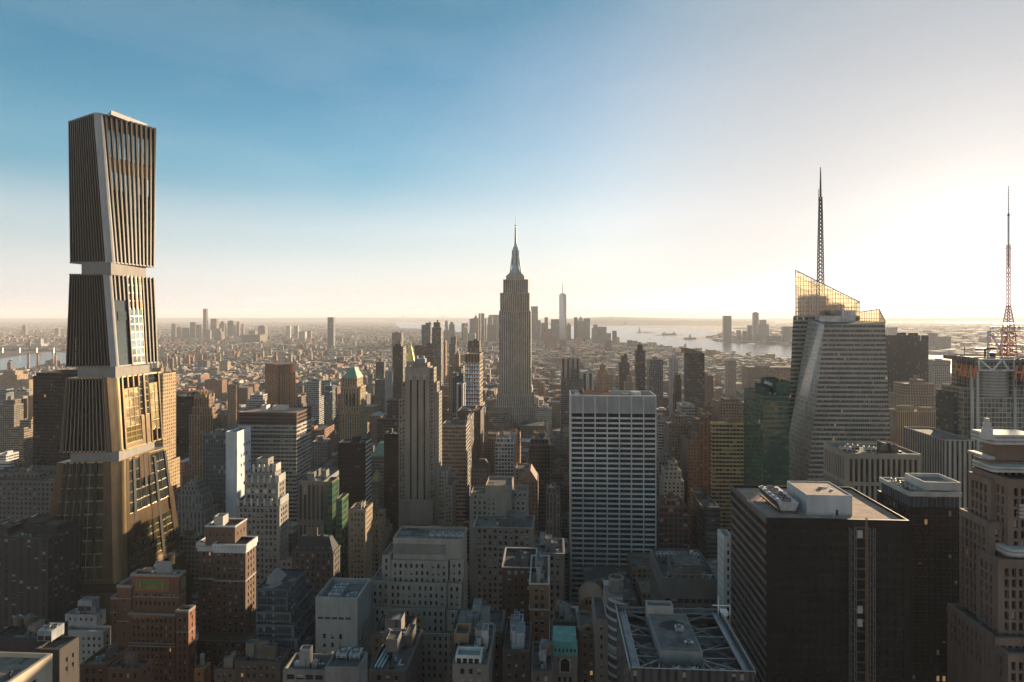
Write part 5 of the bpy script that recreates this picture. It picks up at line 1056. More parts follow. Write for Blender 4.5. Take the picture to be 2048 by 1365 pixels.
M['goldglass'] = glass_mat('amber_glass', (.1, .075, .02), rough=.09, spec=1.0, wob=.06)
tw = empty('bronze_tower', (dpoint(215, D0).x, dpoint(215, D0).y, 0)); tag(tw, 'very tall bronze finned tower of stacked tapering blocks with pale necks', 'skyscraper'); MARKS.append((215, 450, 'the bronze tower'))
def ring(L, C, Rr, zref, fl=1.0, fr=1.1):
    """plan quadrilateral: left, near corner, right, hidden corner, from photo columns"""
    a, c, r = dpoint(L, D0 * fl), dpoint(C, D0), dpoint(Rr, D0 * fr)
    return [(a.x, a.y), (c.x, c.y), (r.x, r.y), (a.x + r.x - c.x, a.y + r.y - c.y)]
def zof(py, f=1.0): return CAMZ - D0 * f * (py - HZ) / FPX
def lerp2(a, b, t): return (a[0] + (b[0] - a[0]) * t, a[1] + (b[1] - a[1]) * t)
def rounded(Q, rad=3.4, n=6):
    """round the near corner of a quad"""
    L, C, Rr, H = Q
    def unit(p, q):
        l = math.hypot(q[0] - p[0], q[1] - p[1]); return ((q[0] - p[0]) / l, (q[1] - p[1]) / l)
    u1, u2 = unit(C, L), unit(C, Rr); p1 = (C[0] + u1[0] * rad, C[1] + u1[1] * rad); p2 = (C[0] + u2[0] * rad, C[1] + u2[1] * rad)
    arc = []
    for k in range(n + 1):
        t = k / n; q1, q2 = lerp2(p1, C, t), lerp2(C, p2, t); arc.append(lerp2(q1, q2, t))
    return L, arc, Rr, H
def tower_block(top, bot, zt, zb, skin, edge, nL, nR, fin, name, glassL, glassR, rad=3.4, depth_=1.5, gaps=()):
    Lt, At, Rt, Ht = rounded(top, rad); Lb, Ab, Rb, Hb = rounded(bot, rad)
    P = [Lb] + Ab + [Rb, Hb]; Q = [Lt] + At + [Rt, Ht]
    cx = sum(p[0] for p in bot) / 4; cyy = sum(p[1] for p in bot) / 4
    sh = lambda pts, c: [(c[0] + (p[0] - c[0]) * .93, c[1] + (p[1] - c[1]) * .93) for p in pts]
    cq = (sum(p[0] for p in top) / 4, sum(p[1] for p in top) / 4)
    bb = MB(); p0, q0 = sh(P, (cx, cyy)), sh(Q, cq); NS = 14
    for k in range(NS):
        lo, hi = [lerp2(a_, b_, k / NS) for a_, b_ in zip(p0, q0)], [lerp2(a_, b_, (k + 1) / NS) for a_, b_ in zip(p0, q0)]; H_ = zt - zb - .4
        bb.prism(lo, zb + .2 + H_ * k / NS, zb + .2 + H_ * (k + 1) / NS, 0, 1, bw=3, fh=4.2, pts_top=hi, cap=k == NS - 1, bot=k == 0)
    bb.build(name + '_glazing', [M[glassL], M['concrete']], tw, (.05, .04, .03))
    bb = MB(); n = len(Ab)                                           # rounded corner and the two end strips
    def strip(pb, pt, qb, qt):
        bb.poly([(*pb, zb), (*qb, zb), (*qt, zt), (*pt, zt)])
    for k in range(n - 1): strip(Ab[k], At[k], Ab[k + 1], At[k + 1])
    bb.build('corner_column', [M[edge]], tw)
    for (b0, t0, b1, t1, cnt, side) in ((Lb, Lt, Ab[0], At[0], nL, 'L'), (Ab[-1], At[-1], Rb, Rt, nR, 'R')):
        wb = math.hypot(b1[0] - b0[0], b1[1] - b0[1]); nx, ny = (b1[1] - b0[1]) / wb, -(b1[0] - b0[0]) / wb
        for k in range(cnt):
            f = (k + .5) / cnt; hw = fin * (.62 if side == 'L' and skin == 'finbrown' else 1.0) / wb / 2
            g0, g1 = 0.0, 1.0
            for (s_, k0, k1, a0, a1) in gaps:
                if s_ == side and k0 <= k <= k1: g0, g1 = a0, a1
            if g1 - g0 < .03: continue
            pb0, pb1 = lerp2(b0, b1, f - hw), lerp2(b0, b1, f + hw); pt0, pt1 = lerp2(t0, t1, f - hw), lerp2(t0, t1, f + hw)
            A0, A1 = lerp2(pb0, pt0, g0), lerp2(pb1, pt1, g0); B0, B1 = lerp2(pb0, pt0, g1), lerp2(pb1, pt1, g1); za, zz = zb + (zt - zb) * g0, zb + (zt - zb) * g1
            bb = MB(); o_ = lambda p, d: (p[0] + nx * d, p[1] + ny * d); di = -2.0
            c0, c1 = (.25, .75) if side == 'L' else ((.0, .28) if skin == 'finbrown' else (0.0, 1.0))
            for u0, u1, mi in ((0, c0, 0), (c0, c1, 1), (c1, 1, 0)):
                if u1 > u0: bb.poly([(*o_(lerp2(A0, A1, u0), .35), za), (*o_(lerp2(A0, A1, u1), .35), za), (*o_(lerp2(B0, B1, u1), .35), zz), (*o_(lerp2(B0, B1, u0), .35), zz)], mi)
            bb.poly([(*o_(A0, di), za), (*o_(A0, .35), za), (*o_(B0, .35), zz), (*o_(B0, di), zz)], 0); bb.poly([(*o_(A1, .35), za), (*o_(A1, di), za), (*o_(B1, di), zz), (*o_(B1, .35), zz)], 0)
            bb.poly([(*o_(A0, .35), za), (*o_(A0, di), za), (*o_(A1, di), za), (*o_(A1, .35), za)], 0); bb.poly([(*o_(B0, di), zz), (*o_(B0, .35), zz), (*o_(B1, .35), zz), (*o_(B1, di), zz)], 0)
            bb.build('fin', [M['finbrown'] if side == 'L' else M[skin], M['finedge'] if skin == 'finbrown' or side == 'L' else M['bronze']], tw)
    for (zz, P_, s_) in ((zt, Q, 1), (zb, P, 0)):                     # rim slabs
        bb = MB(); bb.prism(P_, zz - (.9 if s_ else 0), zz + (0 if s_ else .9), bot=True); bb.build('rim_slab', [M[edge]], tw)
    return Lb, Ab, Rb, Lt, At, Rt
def panel(b0, t0, b1, t1, zb, zt, f0, f1, g0, g1, mat, out=.2, name='wall_panel', th=.3, parent=None):
    """flat panel on a sloping face, f across, g up"""
    def P(f, g): q = lerp2(lerp2(b0, b1, f), lerp2(t0, t1, f), g); return q
    w = math.hypot(b1[0] - b0[0], b1[1] - b0[1]); nx, ny = (b1[1] - b0[1]) / w, -(b1[0] - b0[0]) / w
    za, zc = zb + (zt - zb) * g0, zb + (zt - zb) * g1; o_ = lambda p, d: (p[0] + nx * d, p[1] + ny * d)
    bb = MB(); A, B, C_, D_ = P(f0, g0), P(f1, g0), P(f1, g1), P(f0, g1)
    nv_ = max(1, int((g1 - g0) * 10)); nu_ = max(1, int((f1 - f0) * 6))
    def S(i, j, d): g_ = g0 + (g1 - g0) * j / nv_; return (*o_(P(f0 + (f1 - f0) * i / nu_, g_), d), zb + (zt - zb) * g_)
    for i in range(nu_):
        for j in range(nv_): bb.poly([S(i, j, out), S(i + 1, j, out), S(i + 1, j + 1, out), S(i, j + 1, out)])
    for j in range(nv_):
        bb.poly([S(0, j, out - th), S(0, j, out), S(0, j + 1, out), S(0, j + 1, out - th)]); bb.poly([S(nu_, j, out), S(nu_, j, out - th), S(nu_, j + 1, out - th), S(nu_, j + 1, out)])
    for i in range(nu_):
        bb.poly([S(i, 0, out - th), S(i + 1, 0, out - th), S(i + 1, 0, out), S(i, 0, out)]); bb.poly([S(i, nv_, out), S(i + 1, nv_, out), S(i + 1, nv_, out - th), S(i, nv_, out - th)])
    return bb.build(name, [M[mat]], parent or tw)
def glassgrid(b0, t0, b1, t1, zb, zt, f0, f1, g0, g1, nu, nv, mat, out=-.5, bars='bronze'):
    wo = panel(b0, t0, b1, t1, zb, zt, f0, f1, g0, g1, mat, out, 'window', .1)
    for i in range(nu + 1):
        f = f0 + (f1 - f0) * i / nu; e = .0045; panel(b0, t0, b1, t1, zb, zt, f - e, f + e, g0, g1, bars, out + .22, 'mullion', .2, wo)
    for j in range(nv + 1):
        g = g0 + (g1 - g0) * j / nv; e = .0055; panel(b0, t0, b1, t1, zb, zt, f0, f1, g - e, g + e, bars, out + .18, 'mullion', .16, wo)
# top block
zA1, zA0 = zof(224), zof(526)
A = tower_block(ring(136, 193, 315, zA1, 1.05, 1.09), ring(139, 222, 311, zA0, 1.01, 1.10), zA1, zA0, 'finbrown', 'concrete', 13, 11, 1.3, 'top_block', 'towerglass', 'towerglass', 4.4)
Lb, Ab, Rb, Lt, At, Rt = A
M['pale_glass'] = mirror('mirror_glass', (.42, .5, .5), .08)
M['goldmirror'] = mirror('gold_mirror_glass', (.85, .68, .4), .2, .14, .95)
M['oliveglass2'] = mirror('olive_reflection_glass', (.24, .24, .13), .12, .14, .8)  # olive-gold of the lit reflection put into the glass colour
M['mullgrey'] = plain('grey_mullion', (.2, .19, .17), rough=.6)
M['neckstone'] = plain('neck_stone', (.24, .22, .2), rough=.8, lo=.85, hi=1.08, scale=.15)
for k in range(1, 10):
    f = (k) / 11.0; panel(Ab[-1], At[-1], Rb, Rt, zA0, zA1, f - .016, f + .016, .72, .90, 'pale_glass', -.5, 'window', .1)
    if k not in (8,): panel(Ab[-1], At[-1], Rb, Rt, zA0, zA1, f - .014, f + .014, .02 if 3 < k < 7 else .5, .62, 'pale_glass', -.5, 'window', .1)
    panel(Ab[-1], At[-1], Rb, Rt, zA0, zA1, f - .03, f + .03, .625, .715, 'rust', -.4, 'spandrel_panel', .2)
rf = MB(); q1 = ring(203, 215, 303, 0, 1.03, 1.09); zr1 = zof(222); pr = [lerp2(p, ((q1[0][0] + q1[2][0]) / 2, (q1[0][1] + q1[2][1]) / 2), .18) for p in q1]
rf.prism(pr, zA1 - .5, zA1 + 2.6); rf.build('roof_housing', [M['concrete']], tw)
bb = MB(); am = dpoint(233, D0 * 1.05, 222); bb.bar((am.x, am.y, zA1 + 2), (am.x, am.y, zA1 + 8), .35); bb.bar((am.x - .8, am.y, zA1 + 6), (am.x + .8, am.y, zA1 + 6), .25); bb.build('antenna', [M['darkmetal']], tw)
for k in range(2):
    p_ = dpoint(248 + k * 10, D0 * 1.06, 222); bb = MB(); bb.bar((p_.x, p_.y, zA1 + 2.4), (p_.x, p_.y, zA1 + 4), .3); bb.cone(p_.x + .3, p_.y - .3, .2, 1.2, zA1 + 3.6, zA1 + 4.4, 12); bb.build('dish', [M['white']], tw)
def neck(L, C, Rr, py0, py1, fr=1.09):
    q = ring(L, C, Rr, 0, 1.0, fr); bb = MB(); bb.prism(q, zof(py1) - .6, zof(py0) + .6); bb.build('neck', [M['neckstone']], tw)
neck(163, 222, 292, 527, 548)
zB1, zB0 = zof(548), zof(735)
B = tower_block(ring(138, 216, 311, 0, 1.0, 1.1), ring(130, 231, 318, 0, 1.0, 1.1), zB1, zB0, 'finbrown', 'concrete', 14, 11, 1.2, 'second_block', 'towerglass', 'towerglass', 3.6, gaps=(('R', 4, 6, .62, 1.0), ('R', 0, 2, .72, 1.0)))
Lb, Ab, Rb, Lt, At, Rt = B
glassgrid(Ab[-1], At[-1], Rb, Rt, zB0, zB1, .34, .64, .02, .98, 3, 11, 'pale_glass', -.45)
panel(Ab[-1], At[-1], Rb, Rt, zB0, zB1, .08, .92, .50, .60, 'towerglass', -.7, 'window', .1)
for k in range(2): panel(Lb, Lt, Ab[0], At[0], zB0, zB1, .2, .27, .02 + k * .16, .16 + k * .16, 'goldglass', -.5, 'window', .1)
neck(155, 231, 299, 735, 755)
zC1, zC0 = zof(755), zof(905)
C = tower_block(ring(131, 228, 321, 0, .99, 1.1), ring(119, 238, 329, 0, .995, 1.11), zC1, zC0, 'bronze', 'cornerbronze', 13, 8, 1.3, 'third_block', 'towerglass', 'goldglass', 4.6, gaps=(('R', 1, 3, .84, 1.0), ('R', 5, 6, 0.0, .2)))
Lb, Ab, Rb, Lt, At, Rt = C
panel(Lb, Lt, Ab[0], At[0], zC0, zC1, 0, .075, 0, 1, 'bronze', .1); panel(Lb, Lt, Ab[0], At[0], zC0, zC1, .9, 1, 0, 1, 'bronze', .1)
for f0, f1, g0, g1 in ((.46, .66, .02, .42), (.05, .6, 0, .08)): panel(Ab[-1], At[-1], Rb, Rt, zC0, zC1, f0, f1, g0, g1, 'bronze', -.1)
for f0, f1, g0, g1, nu_, nv_ in ((.1, .42, .3, .82, 3, 4), (.7, .95, .18, .85, 2, 5)): glassgrid(Ab[-1], At[-1], Rb, Rt, zC0, zC1, f0, f1, g0, g1, nu_, nv_, 'goldmirror', -.3)
glassgrid(Ab[-1], At[-1], Rb, Rt, zC0, zC1, .1, .66, .08, .3, 5, 3, 'goldglass', -.6); glassgrid(Ab[-1], At[-1], Rb, Rt, zC0, zC1, .45, .68, .42, .98, 3, 6, 'pale_glass', -.6)
neck(141, 238, 309, 905, 922, 1.1)
zD1, zD0 = zof(923), zof(1167)
Dd = tower_block(ring(114, 240, 334, 0, .99, 1.11), ring(77, 244, 362, 0, .99, 1.165), zD1, zD0, 'bronze', 'cornerbronze', 1, 1, .3, 'fourth_block', 'towerglass', 'towerglass', 6.0)
Lb, Ab, Rb, Lt, At, Rt = Dd
for f0, f1, g0, g1 in ((0, .12, 0, 1), (.86, 1, 0, 1), (.12, .86, 0, .03)): panel(Lb, Lt, Ab[0], At[0], zD0, zD1, f0, f1, g0, g1, 'bronze', .15)
glassgrid(Lb, Lt, Ab[0], At[0], zD0, zD1, .12, .86, .03, 1, 6, 9, 'oliveglass2', -.5, 'mullgrey')
M['oliveglass'] = glass_mat('olive_glass', (.05, .05, .015), rough=.1, spec=1.0, wob=.04)
for f, g0 in ((.2, .05), (.33, .55), (.42, .55), (.53, .0), (.72, .25)): panel(Lb, Lt, Ab[0], At[0], zD0, zD1, f - .025, f + .025, g0, 1, 'finbrown', .25, 'fin', 1.2)
for f0, f1, g0, g1 in ((0, .06, 0, 1), (.9, 1, 0, .62), (.06, .9, 0, .07), (.06, .85, .40, .53), (.3, .55, .8, 1), (.06, .3, .3, .45)): panel(Ab[-1], At[-1], Rb, Rt, zD0, zD1, f0, f1, g0, g1, 'bronze', .15)
glassgrid(Ab[-1], At[-1], Rb, Rt, zD0, zD1, .06, .9, .07, .40, 7, 5, 'oliveglass2', -.35); glassgrid(Ab[-1], At[-1], Rb, Rt, zD0, zD1, .06, .9, .53, .98, 7, 5, 'pale_glass', -.35)
for f, g0, g1 in ((.17, .3, 1), (.42, .72, 1), (.66, .0, .95), (.93, .62, .97)): panel(Ab[-1], At[-1], Rb, Rt, zD0, zD1, f - .025, f + .025, g0, g1, 'finbrown', .3, 'fin', 1.0)
q = ring(92, 236, 350, 0, 1.0, 1.12); bb = MB(); bb.prism(q, zof(1187), zD0 + .4); bb.build('neck', [M['finbrown']], tw)
zE1 = zof(1186); ptop = ring(72, 250, 366, 0, .99, 1.17); pbot = ring(20, 262, 420, 0, .99, 1.22)
bb = MB(); bb.prism(pbot, 0, zE1, pts_top=ptop); bb.build('base_block', [M['bronze']], tw)
glassgrid(pbot[0], ptop[0], pbot[1], ptop[1], 0, zE1, .25, .46, .62, .98, 3, 2, 'goldglass', .25); glassgrid(pbot[1], ptop[1], pbot[2], ptop[2], 0, zE1, .55, .9, .7, .97, 4, 2, 'goldglass', .25)
for q in (pbot,):
    FOOT.append((min(p[0] for p in q), max(p[0] for p in q), min(p[1] for p in q), max(p[1] for p in q)))

# ---- the needle-spired limestone skyscraper
Y = 1255.0
es = empty('needle_spired_skyscraper', (wx(1030, Y), Y, 0)); tag(es, 'tall limestone art deco skyscraper with stepped shoulders and a needle spire', 'skyscraper'); MARKS.append((1030, Y, 'the needle-spired skyscraper'))
M['stone_strip'] = facade('limestone_window_strips', .3, .72, .22, .8, sp=.3, pblind=.2, blind=(.3, .26, .2), lit=.0, bump=.5)
def eb(l, r, top, zb, y0, dep, name='shaft', mat='stone_strip', col=(.46, .37, .295), bw=4.0):
    bb = MB(); bb.tier(wx(l, Y), wx(r, Y), y0, y0 + dep, zb, wz(top, 1030, Y), 0, 1, 2, bw, 3.8); bb.build(name, [M[mat], M['plain'], M['roof']], es, col)
eb(977, 1083, 826, 0, Y - 8, 58, 'base'); eb(988, 1071, 813, 0, Y - 4, 52, 'lower_shoulder'); eb(993, 1068, 790, 0, Y - 2, 48, 'lower_shoulder')
eb(998, 1061.5, 622, 0, Y, 44, 'shaft'); eb(1000, 1059, 586, wz(630, 1030, Y), Y + 1.5, 40, 'upper_shaft'); eb(1006, 1056, 559, wz(590, 1030, Y), Y + 4, 34, 'top_shaft')
for l, r, t_ in ((998, 1020, 622), (1040, 1061.5, 622), (1001, 1020, 586), (1040, 1058, 586)):            # projecting wings leave the middle recessed
    eb(l, r, t_ + .4, 0, Y - 1.6 if t_ == 622 else Y - .4, 10, 'wing')
xc = wx(1030, Y); yc = Y + 21; z = lambda p: wz(p, 1030, Y)
bb = MB()
for k, (w_, a, b_) in enumerate(((18, 559.5, 551), (15.5, 551.5, 548), (12.5, 548.5, 545))): bb.tier(xc - w_, xc + w_, yc - w_ * .75, yc + w_ * .75, z(a), z(b_), 1, 1, 2)
bb.build('crown', [M['plain'], M['plain'], M['roof']], es, (.36, .32, .29))
bb = MB()
oct_ = lambda r_: [(xc + r_ * math.cos(math.pi / 8 + k * math.pi / 4), yc + r_ * math.sin(math.pi / 8 + k * math.pi / 4)) for k in range(8)]
for r0, r1, a, b_ in ((10.5, 7.5, 545.5, 535), (7.5, 6.2, 535, 520), (6.2, 5.6, 520, 497), (6.0, 4.5, 497, 492), (3.6, 2.4, 492, 484)): bb.prism(oct_(r0), z(a), z(b_), pts_top=oct_(r1))
bb.build('mooring_mast', [M['galv']], es)
for k in range(4):
    a = k * math.pi / 2; bb = MB(); bb.prism([(xc + 10.5 * math.cos(a) + s * math.sin(a) * 1.8 + t * math.cos(a) * 1.4, yc + 10.5 * math.sin(a) - s * math.cos(a) * 1.8 + t * math.sin(a) * 1.4) for s, t in ((-1, -1), (-1, 1), (1, 1), (1, -1))], z(546), z(500), pts_top=[(xc + 5.6 * math.cos(a) + s * math.sin(a) * .8 + t * math.cos(a) * .7, yc + 5.6 * math.sin(a) - s * math.cos(a) * .8 + t * math.sin(a) * .7) for s, t in ((-1, -1), (-1, 1), (1, 1), (1, -1))]); bb.build('mast_buttress', [M['galv']], es)
    bb = MB(); bb.obox((xc + 7.0 * math.cos(a + .4), yc + 7.0 * math.sin(a + .4)), (1, 0), (0, -1), -.6, .6, z(534), z(498), -.5, .3); bb.build('mast_window', [M['pane']], es)
bb = MB()
for r0, r1, a, b_ in ((2.0, 1.7, 484.5, 470), (1.5, 1.2, 470, 455), (.8, .6, 455, 443), (.4, .2, 443, 427.5)): bb.cone(xc, yc, r0, r1, z(a), z(b_), 8)
for p in (482, 476, 470, 465, 460, 455, 449): bb.cone(xc, yc, 2.5, 2.5, z(p), z(p) + .9, 8)
bb.build('antenna', [M['darkmetal']], es)
FOOT.append((wx(970, Y), wx(1090, Y), Y - 10, Y + 60))

# ---- the white-gridded slab
Y = 523.0
gr = empty('white_gridded_slab', (wx(1226, Y), Y, 0)); tag(gr, 'broad white gridded slab tower with rows of wide black windows', 'skyscraper'); MARKS.append((1226, Y, 'the white slab'))
x0, x1, zt = wx(1141, Y), wx(1313, Y), wz(791, 1226, Y)
M['ribbon'] = facade('black_ribbon_glass', .012, .988, .0, 1.0, glass=(.008, .008, .009), pblind=.1, blind=(.03, .02, .015), lit=.0, bump=.05, wspec=.4, grough=.12)
bb = MB(); bb.tier(x0 + .4, x1 - .4, Y + .8, Y + 34, 0, zt - .6, 0, 1, 2, 1.42, 4.0, faces='N', par=3.2); bb.build('glazing', [M['ribbon'], M['plain'], M['roof']], gr, (.42, .41, .4))
bb = MB(); W = x1 - x0; o, d, n = (x0, Y + .8), (1, 0), (0, -1)
bb.obox(o, d, n, 0, W, zt - 14.6, zt, -.35, .8)
nb = 7; pw = .95; bw_ = (W - pw) / nb
for k in range(nb + 1):
    bb.obox(o, d, n, k * bw_, k * bw_ + pw, 0, zt - 14.6, 0, .8)
    bb.obox(o, d, n, k * bw_ + .3, k * bw_ + pw - .3, 0, zt + .02, 0, 1.15)
fh_ = 4.05; nf = int((zt - 15) / fh_)
for k in range(nf):
    z_ = zt - 15.2 - k * fh_
    if k: bb.obox(o, d, n, pw, W - pw, z_, z_ + 1.45, 0, .62)
bb.box(x0, x0 + .4, Y + .82, Y + 34, 0, zt); bb.box(x1 - .4, x1, Y + .82, Y + 34, 0, zt); bb.box(x0 + .41, x1 - .41, Y + 33.6, Y + 34, 0, zt)
bb.build('white_grid', [M['plain']], gr, (.6, .575, .55))
bb = MB()
for k in range(7):
    a0_, a1_ = k * bw_ + pw + .1, (k + 1) * bw_ - .1
    for i_ in range(20): q_ = a0_ + (a1_ - a0_) * i_ / 20; bb.obox(o, d, n, q_, q_ + (a1_ - a0_) / 34, zt - 14.2, zt - 1.0, .8, .95)
bb.build('louvre_band', [M['plain']], gr, (.3, .285, .275))
bb = MB(); h = zt - 3.7
bb.poly([(x0 + 1, Y + 2, h), (x1 - 1, Y + 2, h), (x1 - 1, Y + 33, h), (x0 + 1, Y + 33, h)]); bb.build('roof_surface', [M['gravel']], gr, (.36, .24, .18))
bb = MB(); bb.tier(x0 + 11, x0 + 33, Y + 10, Y + 24, h - .1, zt + 1.2, 1, 1, 2); bb.build('roof_housing', [M['plain'], M['plain'], M['roof']], gr, (.36, .2, .13))
bb = MB(); bb.tier(x0 + 4, x0 + 7.6, Y + 6, Y + 10, h - .1, zt + .6, 1, 1, 2); bb.build('roof_housing', [M['plain'], M['plain'], M['roof']], gr, (.5, .5, .5))
bb = MB(); bb.cone(x1 - 15, Y + 14, 4.2, 4.2, h, zt + 1.5, 18); bb.build('round_tank', [M['galv']], gr)
bb = MB(); bb.box(x1 - 26, x1 - 20, Y + 10, Y + 20, h, zt - .3); bb.box(x1 - 44, x1 - 30, Y + 14, Y + 17, h, zt - 1); bb.build('roof_vents', [M['darkmetal']], gr)
water_tank(x0 + 9.5, Y + 26, h, 'rusty water tank on the roof of the white gridded slab', 2.0, 3.2)
FOOT.append((x0 - 3, x1 + 3, Y - 3, Y + 36))

# ---- the black-striped stone tower
Y = 600.0
b = Rich('striped_deco_tower', 'skyscraper', 'tall stone tower with three black vertical stripes and stepped shoulders', (wx(836, Y), Y, 0), (.285, .235, .19), 'the black-striped stone tower')
x0, x1, zt = wx(810, Y), wx(859, Y), wz(734, 836, Y)
kw = dict(bw=2.5, fh=3.7, ww=1.35, wh=2.1, th=.5, zmin=70)
b.block(T(812, 857, 735, Y + .6, 22), 0, windows=False, bw=30, fh=200, to=.6, ww=.2, wh=.2, rows=1, faces='N')
W = x1 - x0; o, d, n = (x0, Y + .9), (1, 0), (0, -1)
st = [.235, .515, .79]; e = .035; zs = wz(762, 836, Y); last = 0
for s_ in st + [1.0 + e]:
    a1 = min(W, (s_ - e) * W); b.wall.obox(o, d, n, last, a1, 0, zs + 2.5, 0, 1.0, 1); last = (s_ + e) * W
b.wall.obox(o, d, n, 0, W, zs + 2.5, zt - .4, 0, .9, 1)
for k in range(24): b.trim.obox(o, d, n, .4 + k * W / 24.3, .8 + k * W / 24.3, zs + 4, zt - 1.0, .9, 1.05)
for s_ in st: b.trim.obox(o, d, n, (s_ - .05) * W, (s_ + .05) * W, zs + 1, zs + 7, .9, 1.3)
for s_ in st:
    bb = MB(); bb.obox(o, d, n, (s_ - e) * W, (s_ + e) * W, 0, zs + 2.4, .02, .37); bb.build('black_window_strip', [M['pane']], b.root)
for l, r, top, dy, pb in ((859.5, 868, 736, 1.5, 'p873'), (862, 874, 765, 2.2, 'p879'), (866, 878, 785, 3.0, 'p884'), (803, 811, 766, 2.4, 20), (797, 810.5, 799, 3.2, 20)):
    b.block(T(l, r, top, Y + dy, pb), 0, to=1.2, faces='NW' if isinstance(pb, str) else 'N', **kw)
b.block(T(875, 896, 943, Y - 6, 'p903'), 0, to=1.2, **kw); b.block(T(888, 905, 972, Y - 12, 'p912'), 0, to=1.2, **kw); b.block(T(797, 866, 1000, Y - 1.5, 8), 0, to=1.2, faces='N', **{**kw, 'windows': False, 'bw': 30, 'rows': 1, 'fh': 90})
b.trimc = (.4, .35, .3); b.finish()
bb = MB(); q = T(826, 855, 726, Y + 8, 14); bb.tier(q.x0, q.x1, q.y0, q.y1, zt - 1, q.z, 1, 1, 2); bb.build('roof_housing', [M['plain'], M['plain'], M['roof']], b.root, (.25, .19, .14))
bb = MB(); q = T(829, 850, 716, Y + 12, 8)
bb.box(q.x0, q.x1, q.y0, q.y1, wz(727, 840, Y + 8), q.z - 1); bb.build('roof_housing', [M['plain']], b.root, (.2, .24, .27))
for k, p in enumerate((833, 846)):
    bb = MB(); bb.cone(wx(p, Y + 14), Y + 15, 1.3, 1.3, q.z - 1.2, q.z + 1.6, 12); bb.build('roof_tank', [M['galv']], b.root)

# ---- crystalline glass tower with the mast
Y = 600.0
M['crystal'] = facade('crystalline_bands', .06, .94, .36, .9, glass=(.03, .032, .033), pblind=.28, blind=(.16, .13, .09), lit=.004, rough=.35, bump=.15, wspec=.5, group=0)
M['crystal2'] = facade('crystalline_clear', .07, .93, .08, .92, glass=(.16, .16, .15), pblind=.1, blind=(.17, .15, .12), lit=.0, rough=.3, bump=.1, wspec=.5)
cg, ng, bg = new_mat('screen_glass'); ng.nodes.remove(bg)
mx = node(ng, 'ShaderNodeMixShader'); tr = node(ng, 'ShaderNodeBsdfTransparent'); tr.inputs[0].default_value = (.93, .88, .74, 1); gl = node(ng, 'ShaderNodeBsdfGlossy'); gl.inputs['Roughness'].default_value = .12; gl.inputs[0].default_value = (.8, .8, .78, 1)
df = node(ng, 'ShaderNodeBsdfTranslucent'); df.inputs[0].default_value = (.75, .6, .35, 1); mx2 = node(ng, 'ShaderNodeMixShader'); mx2.inputs[0].default_value = .35
ng.links.new(tr.outputs[0], mx2.inputs[1]); ng.links.new(df.outputs[0], mx2.inputs[2]); mx.inputs[0].default_value = .14; ng.links.new(mx2.outputs[0], mx.inputs[1]); ng.links.new(gl.outputs[0], mx.inputs[2]); ng.links.new(mx.outputs[0], ng.nodes['Material Output'].inputs[0]); M['screen'] = cg
ct = empty('crystalline_tower', (wx(1690, Y), Y, 0)); tag(ct, 'faceted glass tower with a slanted transparent crown and lattice mast base', 'skyscraper'); MARKS.append((1690, Y, 'the crystalline glass tower'))
def cp(px, Y_): return (wx(px, Y_), Y_)
zF = wz(647, 1700, 600)
top = [cp(1649, 600), cp(1770, 600), cp(1764, 648), cp(1617, 646)]
slope = 1193 - 647
def down(pt, dx): return (pt[0] + dx, pt[1])
bot = [cp(1588, 596), cp(1796, 598), cp(1790, 652), cp(1529, 646)]
bb = MB(); 
def loft(P, Q, zb, zts, mats, bws, fh=4.25):
    n = len(P); zt_ = max(zts)
    for i in range(n):
        j = (i + 1) % n; Wd = math.hypot(P[j][0] - P[i][0], P[j][1] - P[i][1]); k = max(1, round(Wd / bws))
        bb.poly([(*P[i], zb), (*P[j], zb), (*Q[j], zts[j]), (*Q[i], zts[i])], mats[i], [(0, (zt_ - zb) / fh), (k, (zt_ - zb) / fh), (k, (zt_ - zts[j]) / fh), (0, (zt_ - zts[i]) / fh)])
    bb.poly([(*Q[i], zts[i]) for i in range(n)], 2)
loft(bot, top, 0, [wz(650, 1649, 600), wz(645, 1770, 600), wz(642, 1764, 648), wz(637, 1617, 646)], [0, 0, 0, 1], 2.0)
bb.build('front_block', [M['crystal'], M['crystal2'], M['roof']], ct, (.34, .315, .28))
zS = wz(632, 1640, 652)
top2 = [cp(1591, 652), cp(1719, 652), cp(1719, 692), cp(1593, 692)]; bot2 = [cp(1561, 650), cp(1735, 651), cp(1732, 692), cp(1566, 692)]
fz = lambda zz: [(lerp2(b_, t_, zz / wz(541, 1591, 652))) for b_, t_ in zip(bot2, top2)]
bb = MB(); loft(bot2, fz(zS), 0, [zS] * 4, [0, 0, 0, 0], 2.0); bb.build('rear_block', [M['crystal'], M['crystal2'], M['roof']], ct, (.35, .32, .275))
